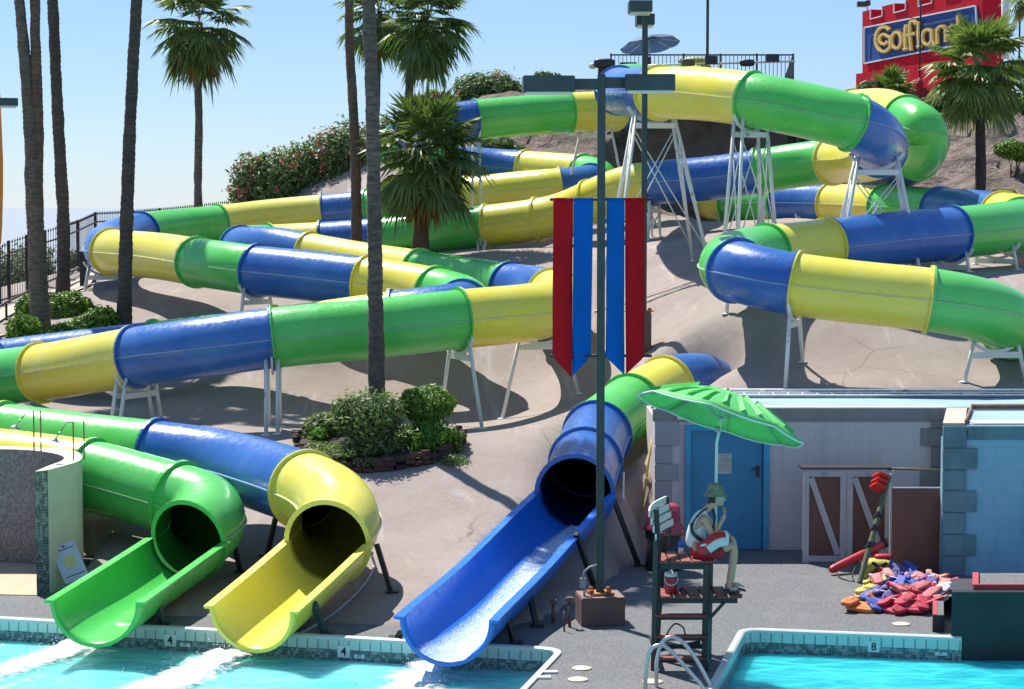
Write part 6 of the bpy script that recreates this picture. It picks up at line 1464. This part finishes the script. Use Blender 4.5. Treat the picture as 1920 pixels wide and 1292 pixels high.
def fingers(mb, c, dirv, side, curl, n=4):
    dirv, side = dirv.normalized(), side.normalized(); up = side.cross(dirv)
    for k in range(n):
        b = c + side*(k-1.5)*0.018 + dirv*0.03; L_ = (0.055, 0.066, 0.064, 0.05)[k]
        pts = [b, b + dirv*L_*0.45 + up*curl*0.010, b + dirv*L_*0.8 + up*curl*0.034, b + dirv*L_*0.9 + up*curl*0.052]; mb.tube(pts, [0.0095, 0.009, 0.008, 0.006], 7)
    b = c - side*0.03; mb.tube([b, b + dirv*0.03 - side*0.012 + up*curl*0.015, b + dirv*0.048 + up*curl*0.034], [0.011, 0.010, 0.007], 7)
fingers(fm, N['haN'][0], Vector((0.25, 0.1, 0.9)), Vector((0.2, 0.95, -0.1)), -1.0); fingers(fm, N['haF'][0], Vector((0.45, -0.1, -0.85)), Vector((0.15, 0.95, 0.1)), 0.6)
for t_ in ('toN', 'toF'):
    for k in range(5): c = N[t_][0] + Vector((0.035 - 0.006*k, (k-2)*0.017, -0.004)); fm.ball(c, 0.02, 0.009, 0.010, 7, 5)
addmesh(bmx, fm); bmx.to_mesh(body); bmx.free(); body.name = 'body'; body.materials.append(M['skin'])
for p in body.polygons: p.use_smooth = True
bo = bpy.data.objects.new('body', body); COL.objects.link(bo); bo.parent = pe; bo.matrix_parent_inverse = Matrix.Translation(-Vector(pe.location))
def wear(name, nodes, edges, root, mat):
    me = skin_mesh(nodes, edges, root); me.name = name; me.materials.append(mat); o = bpy.data.objects.new(name, me); COL.objects.link(o); o.parent = pe; o.matrix_parent_inverse = Matrix.Translation(-Vector(pe.location))
    for p in me.polygons: p.use_smooth = True
    return o
up_ = Vector((0, 0, 1))
wear('tank_top', {'a': (bp_(1303,1030), (0.142, 0.15)), 'b': (bp_(1303,1006), (0.135, 0.145)), 'c': (bp_(1311,978), (0.155, 0.182)), 'd': (bp_(1318,963), (0.105, 0.125)), 'sn': (bp_(1319,957,-0.095), 0.035), 'sf': (bp_(1321,955,0.095), 0.035)}, chain('a','b','c','d') + [('d','sn'),('d','sf')], 'a', M['wcloth'])
wear('shorts', {'a': (bp_(1303,1026), (0.150, 0.155)), 'p': (bp_(1304,1038), (0.15, 0.15)), 'n0': (bp_(1312,1042,-0.10), 0.118), 'n1': (bp_(1340,1036,-0.12), 0.112), 'n2': (bp_(1362,1030,-0.13), 0.105), 'f0': (bp_(1314,1034,0.10), 0.118), 'f1': (bp_(1340,1024,0.14), 0.108), 'f2': (bp_(1360,1016,0.165), 0.10)}, chain('a','p','n0','n1','n2') + chain('p','f0','f1','f2'), 'a', M['rcloth'])
mb = MB(); hm = Matrix.Rotation(R(3), 3, 'Y'); hc = hd + Vector((-0.012, 0, 0.076))
mb.lathe(hc, [(0.168, -0.045), (0.166, -0.040), (0.115, 0.012), (0.112, 0.06), (0.095, 0.112), (0.05, 0.128), (0.0, 0.13)], 24, mat=hm, capb=False); mb.build('bucket_hat', M['khaki'], pe, recalc=False)
mb = MB(); mb.ball(hd + Vector((-0.035, 0, -0.012)), 0.080, 0.083, 0.085, 14, 10); mb.ball(hd + Vector((-0.085, 0, -0.07)), 0.035, 0.05, 0.06, 10, 8); mb.build('hair', M['hair'], pe)
mb = MB()
for s in (-1, 1): mb.box(hd + Vector((0.104, 0.036*s, 0.014)), 0.014, 0.052, 0.034); mb.bar(hd + Vector((0.10, 0.066*s, 0.016)), hd + Vector((0.0, 0.082*s, 0.012)), 0.008, 0.014)
mb.box(hd + Vector((0.108, 0, 0.018)), 0.012, 0.02, 0.008); sg = mb.build('sunglasses', M['pwhite'], pe, bevel=0.003)
mb = MB()
for s in (-1, 1): mb.box(hd + Vector((0.1125, 0.036*s, 0.014)), 0.004, 0.042, 0.026)
for s in (-1, 1): mb.box(hd + Vector((0.103, 0.0635*s, 0.015)), 0.010, 0.004, 0.020)
mb.build('lens', M['black'], sg)
mb = MB(); w = N['haN'][0] + Vector((-0.01, 0.0, 0.055)); mb.tube([w + Vector((-0.015, 0, 0.01)), w + Vector((0.02, 0, 0.02))], [0.012, 0.016], 8); mb.ball(w + Vector((0.0, 0, 0.0)), 0.014, 0.012, 0.014, 8, 6); tag(mb.build('whistle', M['foam_red']), 'small red whistle held at the lifeguard\'s mouth', 'whistle')
mb = MB()
for t_, h_ in (('toN', 'heN'), ('toF', 'heF')):
    a, b = N[h_][0], N[t_][0]; d = (b-a).normalized(); sd = d.cross(up_).normalized(); u3 = sd.cross(d); c = (a+b)/2 - u3*0.048 + d*0.012; mb.obox(c, d*0.145, sd*0.05, u3*0.011)
mb.build('sandal', pmat('dark_sandal', (0.05, 0.045, 0.045), 0.7, 0.2), pe, bevel=0.004)
mb = MB()
for t_, h_ in (('toN', 'heN'), ('toF', 'heF')):
    a, b = N[h_][0], N[t_][0]; d = (b-a).normalized(); sd = d.cross(up_).normalized(); c = a.lerp(b, 0.8)
    for s in (-1, 1): mb.tube([c + d*0.03 + up_*0.02, c - d*0.01 + sd*s*0.03 + up_*0.026, c - d*0.06 + sd*s*0.052 - up_*0.03], 0.008, 6)
mb.build('sandal_strap', M['pwhite'], pe)
# strap across the chest
mb = MB(); sp3 = [bp_(1326,955,-0.03), bp_(1313,962,-0.155), bp_(1297,985,-0.168), bp_(1300,1000,-0.178), bp_(1318,1016,-0.17), bp_(1325,1024,-0.19)]
S = [q for u, q in crom(sp3, 5)]
for k in range(len(S)-1): mb.bar(S[k], S[k+1], 0.012, 0.05, up=Vector((0.5, -0.2, 0.8)))
mb.build('chest_strap', M['black'], pe)
mb = MB(); S = [q for u, q in crom([bp_(1337,955,-0.05), bp_(1340,970,-0.14), bp_(1338,985,-0.15), bp_(1334,1000,-0.11)], 5)]
for k in range(len(S)-1): mb.bar(S[k], S[k+1], 0.012, 0.035, up=Vector((0.8, -0.2, 0.3)))
mb.build('front_strap', M['black'], pe)
# rescue tube lying across the lap
rt = thing('rescue_tube', bp_(1335,1020,-0.26), 'red and white rescue tube lying across the seated lifeguard\'s lap', 'rescue tube', 'red rescue tubes')
cen_ = [bp_(1311,1036,-0.27), bp_(1318,1030,-0.27), bp_(1330,1020,-0.255), bp_(1345,1011,-0.235), bp_(1358,1009,-0.2), bp_(1363,1009,-0.19)]
S = [q for u, q in crom(cen_, 4)]; mb = MB(); mb.tube(S, [0.055, 0.085, 0.095, 0.098, 0.098] + [0.092]*(len(S)-9) + [0.08, 0.07, 0.06, 0.05], 14); mb.build('foam_body', M['foam_red'], rt)
mb = MB(); S2 = [p + Vector((0.012, -0.03, -0.028)) for p in S[6:-2]]; mb.tube(S2, 0.078, 12); mb.build('white_panel', M['pwhite'], rt)
mb = MB(); c = S[-4]; d = (S[-3]-S[-5]).normalized(); mb.tube([c - d*0.02, c + d*0.02], 0.1, 14); mb.build('buckle', M['white'], rt)
mb = MB(); c = bp_(1319,1022,-0.36); mb.ball(c, 0.05, 0.012, 0.018, 10, 6, rot=Matrix.Rotation(R(-15), 3, 'Y')); mb.build('white_emblem', M['pwhite'], rt)
# jug, small bottle, blue bottle
j = U(1258, 1104, DN+0.22); j.z = zf + 0.014; e = thing('water_jug', j, 'red water jug with a white lid and handle on the chair footrest', 'jug')
mb = MB(); mb.lathe(j, [(0.078, 0), (0.084, 0.01), (0.086, 0.22), (0.08, 0.235)], 20); mb.build('jug_body', pmat('red_plastic', (0.36, 0.02, 0.03), 0.35, 0.08), e)
mb = MB(); mb.lathe(j + up_*0.235, [(0.088, 0), (0.09, 0.01), (0.09, 0.05), (0.06, 0.062), (0.03, 0.064), (0.028, 0.08), (0, 0.082)], 20); mb.build('lid', M['pwhite'], e)
mb = MB(); mb.tube([j + Vector((0.092*math.cos(a), -0.03-0.05*math.sin(a), 0.22-0.10*math.sin(a))) for a in np.linspace(0, math.pi, 12)], 0.008, 6); mb.build('handle', M['pwhite'], e)
c = U(1274, 1098, DN+0.3); c.z = zf + 0.014; e = thing('small_bottle', c, 'small dark bottle with an orange cap lying beside the red jug', 'bottle')
d = Vector((0.9, 0.1, 0.45)).normalized(); mb = MB(); mb.tube([c + up_*0.02, c + up_*0.02 + d*0.07], 0.026, 10); mb.build('bottle', pmat('dark_blue_plastic', (0.03, 0.03, 0.12), 0.4), e); mb = MB(); mb.tube([c + up_*0.02 + d*0.07, c + up_*0.02 + d*0.10], 0.024, 10); mb.build('cap', pmat('orange_plastic', (0.6, 0.22, 0.03), 0.5), e)
c = U(1277, 1018, DN+0.5); c.z = zs+0.015; e = thing('blue_bottle', c, 'blue and white bottle standing on the chair seat behind the lifeguard', 'bottle')
mb = MB(); mb.lathe(c, [(0.036, 0), (0.036, 0.1)], 12); mb.build('bottle', M['pwhite'], e); mb = MB(); mb.lathe(c + up_*0.1, [(0.04, 0), (0.042, 0.03), (0.04, 0.07), (0.02, 0.09)], 12); mb.build('cap', pmat('bright_blue_plastic', (0.02, 0.08, 0.42), 0.4), e)
mb = MB(); a = U(1247, 1182, DN+0.2); b = U(1282, 1188, DN+0.2); zt_ = Z(1191, DN)+0.015
mb.tube([q for u, q in crom([Vector((a.x, DN-0.06, zt_)), Vector((a.x+0.06, DN-0.05, zt_+0.10)), Vector(((a.x+b.x)/2, DN-0.04, zt_+0.15)), Vector((b.x-0.03, DN-0.05, zt_+0.10)), Vector((b.x, DN-0.06, zt_))], 5)], 0.012, 6); tag(mb.build('strap', M['black']), 'black strap looped on a step of the lifeguard chair', 'strap')

# ---------------------------------------------------------------- pool ladder, bin, rescue gear, vests
M['steel'] = pmat('brushed_steel', (0.55, 0.56, 0.56), 0.28, 0.08, 6, metal=0.9)
e = thing('pool_ladder', G(1222, 1279), 'curved steel pool ladder with two handrails at the bottom of the picture', 'pool ladder')
for pts_, dd in (([(1210,1330),(1211,1262),(1216,1226),(1226,1213),(1241,1210),(1256,1219),(1290,1256),(1326,1300),(1345,1340)], 26.3), ([(1231,1310),(1232,1236),(1240,1208),(1250,1197),(1263,1195),(1280,1204),(1305,1236),(1333,1288),(1350,1330)], 26.75)):
    mb = MB(); mb.tube([q for u, q in crom([U(x, y, dd) for x, y in pts_], 6)], 0.027, 12); mb.build('handrail', M['steel'], e)
tb = G(1243, 1068); e = thing('trash_bin', tb, 'dark rubbish bin with a pink-red domed lid beside the blue door', 'trash bin')
zr_ = Z(992, tb.y); r0 = 0.305
mb = MB(); mb.lathe(tb, [(r0*0.9, 0), (r0, 0.05), (r0, zr_)], 22); mb.build('bin_body', pmat('dark_bin', (0.025, 0.024, 0.028), 0.6, 0.2), e)
M['pinklid'] = pmat('pink_red_plastic', (0.42, 0.045, 0.085), 0.4, 0.1, 2)
mb = MB(); h = Z(943, tb.y)-zr_; mb.lathe(tb + up_*zr_, [(0.36, 0), (0.37, 0.02), (0.36, 0.05), (0.31, 0.09), (0.30, 0.12), (0.29, h*0.8), (0.25, h*0.95), (0.12, h), (0, h)], 24); ld = mb.build('domed_lid', M['pinklid'], e)
mb = MB(); mb.box(tb + Vector((0.14, -0.24, zr_+0.10+(h-0.1)*0.45)), 0.2, 0.1, (h-0.1)*0.62, rz=0.5); mb.build('flap', pmat('dark_pink_flap', (0.30, 0.03, 0.06), 0.45), ld, bevel=0.02)
# leaning spine board
f = G(1611, 1094); t_ = U(1667, 893, f.y+0.95); ax = (t_-f).normalized(); e = thing('spine_board', f, 'olive green spine board leaning on the barn gate with red head blocks at its top', 'spine board')
wd = (Vector((-0.16, 0.98, 0)) - ax*ax.dot(Vector((-0.16, 0.98, 0)))).normalized(); th_ = wd.cross(ax)
M['olive'] = pmat('olive_green_board', (0.11, 0.135, 0.075), 0.5, 0.15, 4)
mb = MB(); mb.obox((f+t_)/2 + wd*0.0, ax*(t_-f).length/2, wd*0.06, th_*0.03); mb.build('board', M['olive'], e, bevel=0.012)
mb = MB()
for q in (0.34, 0.5, 0.62): c = f.lerp(t_, q); mb.obox(c, ax*0.022, wd*0.085, th_*0.05); mb.obox(c - wd*0.09 - th_*0.05, ax*0.035, wd*0.03, th_*0.03)
mb.build('strap', M['black'], e)
sgn = -1
for q in (0.865, 0.915, 0.965):
    c = f.lerp(t_, q) + th_*sgn*0.14; mb = MB(); mb.obox(c, ax*0.037, wd*0.13, th_*0.105); mb.build('head_block', pmat('bright_red_foam', (0.62, 0.03, 0.02), 0.45, 0.1), e, bevel=0.02)
c0, c1 = U(1556, 1070, 34.9), U(1669, 1014, 35.75); e = thing('rescue_tube', c0, 'long red rescue tube slanting across the foot of the spine board', 'rescue tube', 'red rescue tubes')
mb = MB(); S = [c0.lerp(c1, q) for q in (0, .02, .06, .5, .94, .98, 1)]; mb.tube(S, [0.03, 0.055, 0.072, 0.074, 0.072, 0.055, 0.03], 14); mb.build('foam_body', M['foam_red'], e)
mb = MB(); mb.tube([c0.lerp(c1, .86), c0.lerp(c1, .92)], 0.078, 14); mb.build('strap', M['black'], e)
mb = MB(); mb.tube([q for u, q in crom([c0.lerp(c1, .1)+Vector((0, -.05, -.05)), G(1575, 1085)+up_*.02, G(1600, 1092)+up_*.02, G(1598, 1080)+up_*.02, c0.lerp(c1, .5)], 5)], 0.01, 6); mb.build('tow_rope', M['black'], e)
c = G(1645, 1085); e = thing('gear_bag', c, 'yellow and black gear bag with red packs behind the spine board', 'bag')
mb = MB(); mb.ball(c + up_*0.16, 0.27, 0.2, 0.18, 16, 10, pw=0.6); mb.build('bag_body', pmat('yellow_bag', (0.52, 0.46, 0.07), 0.7, 0.25, 7), e)
mb = MB(); mb.tube([c + Vector((-.2, -.2, .06)), c + Vector((-.05, -.24, .2)), c + Vector((.12, -.2, .3))], 0.025, 7); mb.tube([c + Vector((.1, -.22, .05)), c + Vector((.05, -.23, .2)), c + Vector((-.12, -.16, .3))], 0.025, 7); mb.build('strap', M['black'], e)
mb = MB(); mb.ball(c + Vector((-.02, -.24, .06)), 0.16, 0.07, 0.065, 12, 8, pw=0.6); mb.ball(c + Vector((.10, .05, .36)), 0.15, 0.1, 0.05, 12, 8, pw=0.6); mb.build('red_pack', M['foam_red'], e)

VC = {'orange': (0.66, 0.20, 0.05), 'red': (0.48, 0.03, 0.06), 'pink': (0.48, 0.13, 0.14), 'blue': (0.05, 0.085, 0.36), 'purple': (0.10, 0.075, 0.26), 'yellow': (0.68, 0.48, 0.05), 'salmon': (0.50, 0.24, 0.19)}
VM = {k: pmat(k + '_vest_nylon', v, 0.7, 0.22, 5, 0.3, 12) for k, v in VC.items()}
def puff(mb, c, rx, ry, rz, rot, seed):
    i0 = len(mb.v); mb.ball(c, rx, ry, rz, 18, 10, rot=rot, pw=0.46)
    for k in range(i0, len(mb.v)):
        v = Vector(mb.v[k]); n = noise.noise_vector(v*7 + Vector((seed, 0, 0)))*0.016 + noise.noise_vector(v*19 + Vector((0, seed, 0)))*0.006; mb.v[k] = tuple(v + n)
def vest(px, py, col, trim, ang, tilt, label, s=1.0, lift=0.0):
    r = random.Random(px*31 + py); p = G(px, py)
    rz = Matrix.Rotation(R(ang), 3, 'Z') @ Matrix.Rotation(R(tilt*0.5), 3, 'X') @ Matrix.Rotation(R(r.uniform(-14, 14)), 3, 'Y'); s *= 1.15
    e = thing('life_vest', p, label, 'life vest', 'life vests piled on the deck')
    p = p + up_*(0.05 + abs(math.sin(R(tilt)))*0.06 + lift)
    T_ = lambda x, y, z: p + rz @ (Vector((x, y, z))*s)
    mb = MB(); puff(mb, T_(0, 0, 0), 0.20*s, 0.22*s, 0.034*s, rz, px); mb.build('back_panel', VM[col], e)
    for sx in (-1, 1):
        rot = rz @ Matrix.Rotation(R(r.uniform(-6, 26)*sx), 3, 'Y') @ Matrix.Rotation(R(r.uniform(-22, 22)), 3, 'Z'); c = T_((0.10 + r.uniform(0, .07))*sx, r.uniform(-.07, .03), r.uniform(.05, .08))
        mb = MB(); puff(mb, c, 0.082*s, 0.20*s, 0.032*s, rot, px+sx)
        o = mb.build('front_panel', VM[col if r.random() < .75 else trim], e)
        mb = MB(); puff(mb, T_(0.115*sx, 0.225, 0.03), 0.045*s, 0.075*s, 0.035*s, rz @ Matrix.Rotation(R(r.uniform(-30, 30)), 3, 'Z'), px+5*sx); mb.build('shoulder', VM[trim], e)
    yy = r.uniform(-.12, .03); mb = MB(); S_ = [T_(-0.2, yy, 0.06), T_(-0.09, yy+r.uniform(-.02, .02), 0.118), T_(0.08, yy+r.uniform(-.02, .02), 0.118), T_(0.24, yy+r.uniform(-.08, .08), 0.03)]
    for a, b in zip(S_[:-1], S_[1:]): mb.bar(a, b, 0.02, 0.006, up=rz @ Vector((0, 0, 1)))
    mb.build('strap', M['black'] if r.random() < .5 else VM['white'], e)
VM['white'] = pmat('white_vest_nylon', (0.62, 0.60, 0.62), 0.7, 0.15, 5, 0.3, 12)
V = [(1614,1144,'orange','blue',-12,6,'orange life vest at the lower left corner of the pile',1.05),(1634,1124,'yellow','orange',-48,14,'yellow life vest lying on the left of the pile behind the orange one',.95),(1645,1104,'yellow','blue',-62,26,'yellow life vest with blue shoulders at the back left of the pile',.85),
 (1652,1128,'blue','purple',-25,28,'blue life vest tilted in the left middle of the pile',.95),(1668,1128,'purple','blue',-52,30,'purple life vest in the middle of the pile',.95,.05),(1660,1108,'pink','white',15,20,'pink life vest with white shoulders in the middle of the back row',.9,.05),
 (1682,1112,'blue','salmon',-70,32,'blue life vest with salmon shoulders in the middle of the pile',.9,.08),(1676,1096,'salmon','red',30,34,'salmon life vest at the back of the pile below the red rescue tube',.8,.05),(1694,1094,'purple','blue',8,62,'purple life vest standing up at the back of the pile against the brown panel',.9,.04),
 (1704,1120,'blue','pink',-8,30,'blue life vest with pink shoulders right of the middle',.9,.08),(1719,1104,'orange','purple',-35,28,'orange life vest with purple shoulders at the back right',.8,.06),(1682,1147,'red','white',-42,14,'red life vest with white shoulders at the front of the pile beside the orange one',1.05),
 (1710,1148,'red','pink',-18,26,'red life vest with pink shoulders at the front of the pile',1.0,.03),(1698,1133,'pink','red',35,22,'pink life vest crossing over the red ones at the front of the pile',.9,.12),(1728,1130,'pink','red',-58,30,'pink life vest with red shoulders right of the middle',.95,.05),(1738,1146,'red','salmon',-75,36,'red life vest with salmon shoulders at the lower right corner of the pile',.95),
 (1752,1126,'red','white',-35,34,'red life vest with white shoulders at the right edge of the pile',.95,.03),(1762,1108,'salmon','red',-65,36,'salmon life vest at the back right corner of the pile',.9),(1743,1106,'pink','salmon',20,34,'pink life vest with salmon shoulders at the back of the pile near the dark step',.85,.05),(1734,1116,'purple','red',-40,24,'purple life vest with red shoulders among the pink ones on the right',.8,.10)]
for v in V: vest(*v)
# ---------------------------------------------------------------- light, sky, camera
EL = 56.0; hx, hy = -0.53, 0.85
sd = Vector((hx*math.cos(R(EL)), hy*math.cos(R(EL)), math.sin(R(EL)))).normalized()
s = bpy.data.lights.new('sun', 'SUN'); s.energy = 5.0; s.angle = R(0.53); s.color = (1.0, 0.955, 0.88)
so = bpy.data.objects.new('sun', s); COL.objects.link(so); so.rotation_euler = sd.to_track_quat('Z', 'Y').to_euler()
w = bpy.data.worlds.new('World'); scene.world = w; w.use_nodes = True; nt = w.node_tree
bg_ = nt.nodes['Background']; sky = nt.nodes.new('ShaderNodeTexSky'); sky.sky_type = 'NISHITA'; sky.sun_disc = False
sky.sun_elevation = R(EL); sky.sun_rotation = math.atan2(hx, hy); sky.air_density = 1.0; sky.dust_density = 0.1; sky.ozone_density = 6.0; sky.altitude = 900
veil = nt.nodes.new('ShaderNodeMix'); veil.data_type = 'RGBA'; veil.clamp_result = False; veil.inputs[0].default_value = 0.34; veil.inputs[7].default_value = (3.0, 4.9, 8.3, 1)   # thin even haze over the whole sky
nt.links.new(sky.outputs[0], veil.inputs[6]); nt.links.new(veil.outputs[2], bg_.inputs[0]); bg_.inputs[1].default_value = 0.081
cam = bpy.data.cameras.new('camera'); co = bpy.data.objects.new('camera', cam); COL.objects.link(co); scene.camera = co
cam.sensor_width = 36; cam.lens = F/1920*36; cam.clip_start = 0.5; cam.clip_end = 6000
co.location = EYE; co.rotation_euler = (math.pi/2 - PITCH, 0, 0)
scene.view_settings.view_transform = 'Standard'; scene.view_settings.look = 'None'; scene.view_settings.exposure = 0.6; scene.view_settings.gamma = 1.0
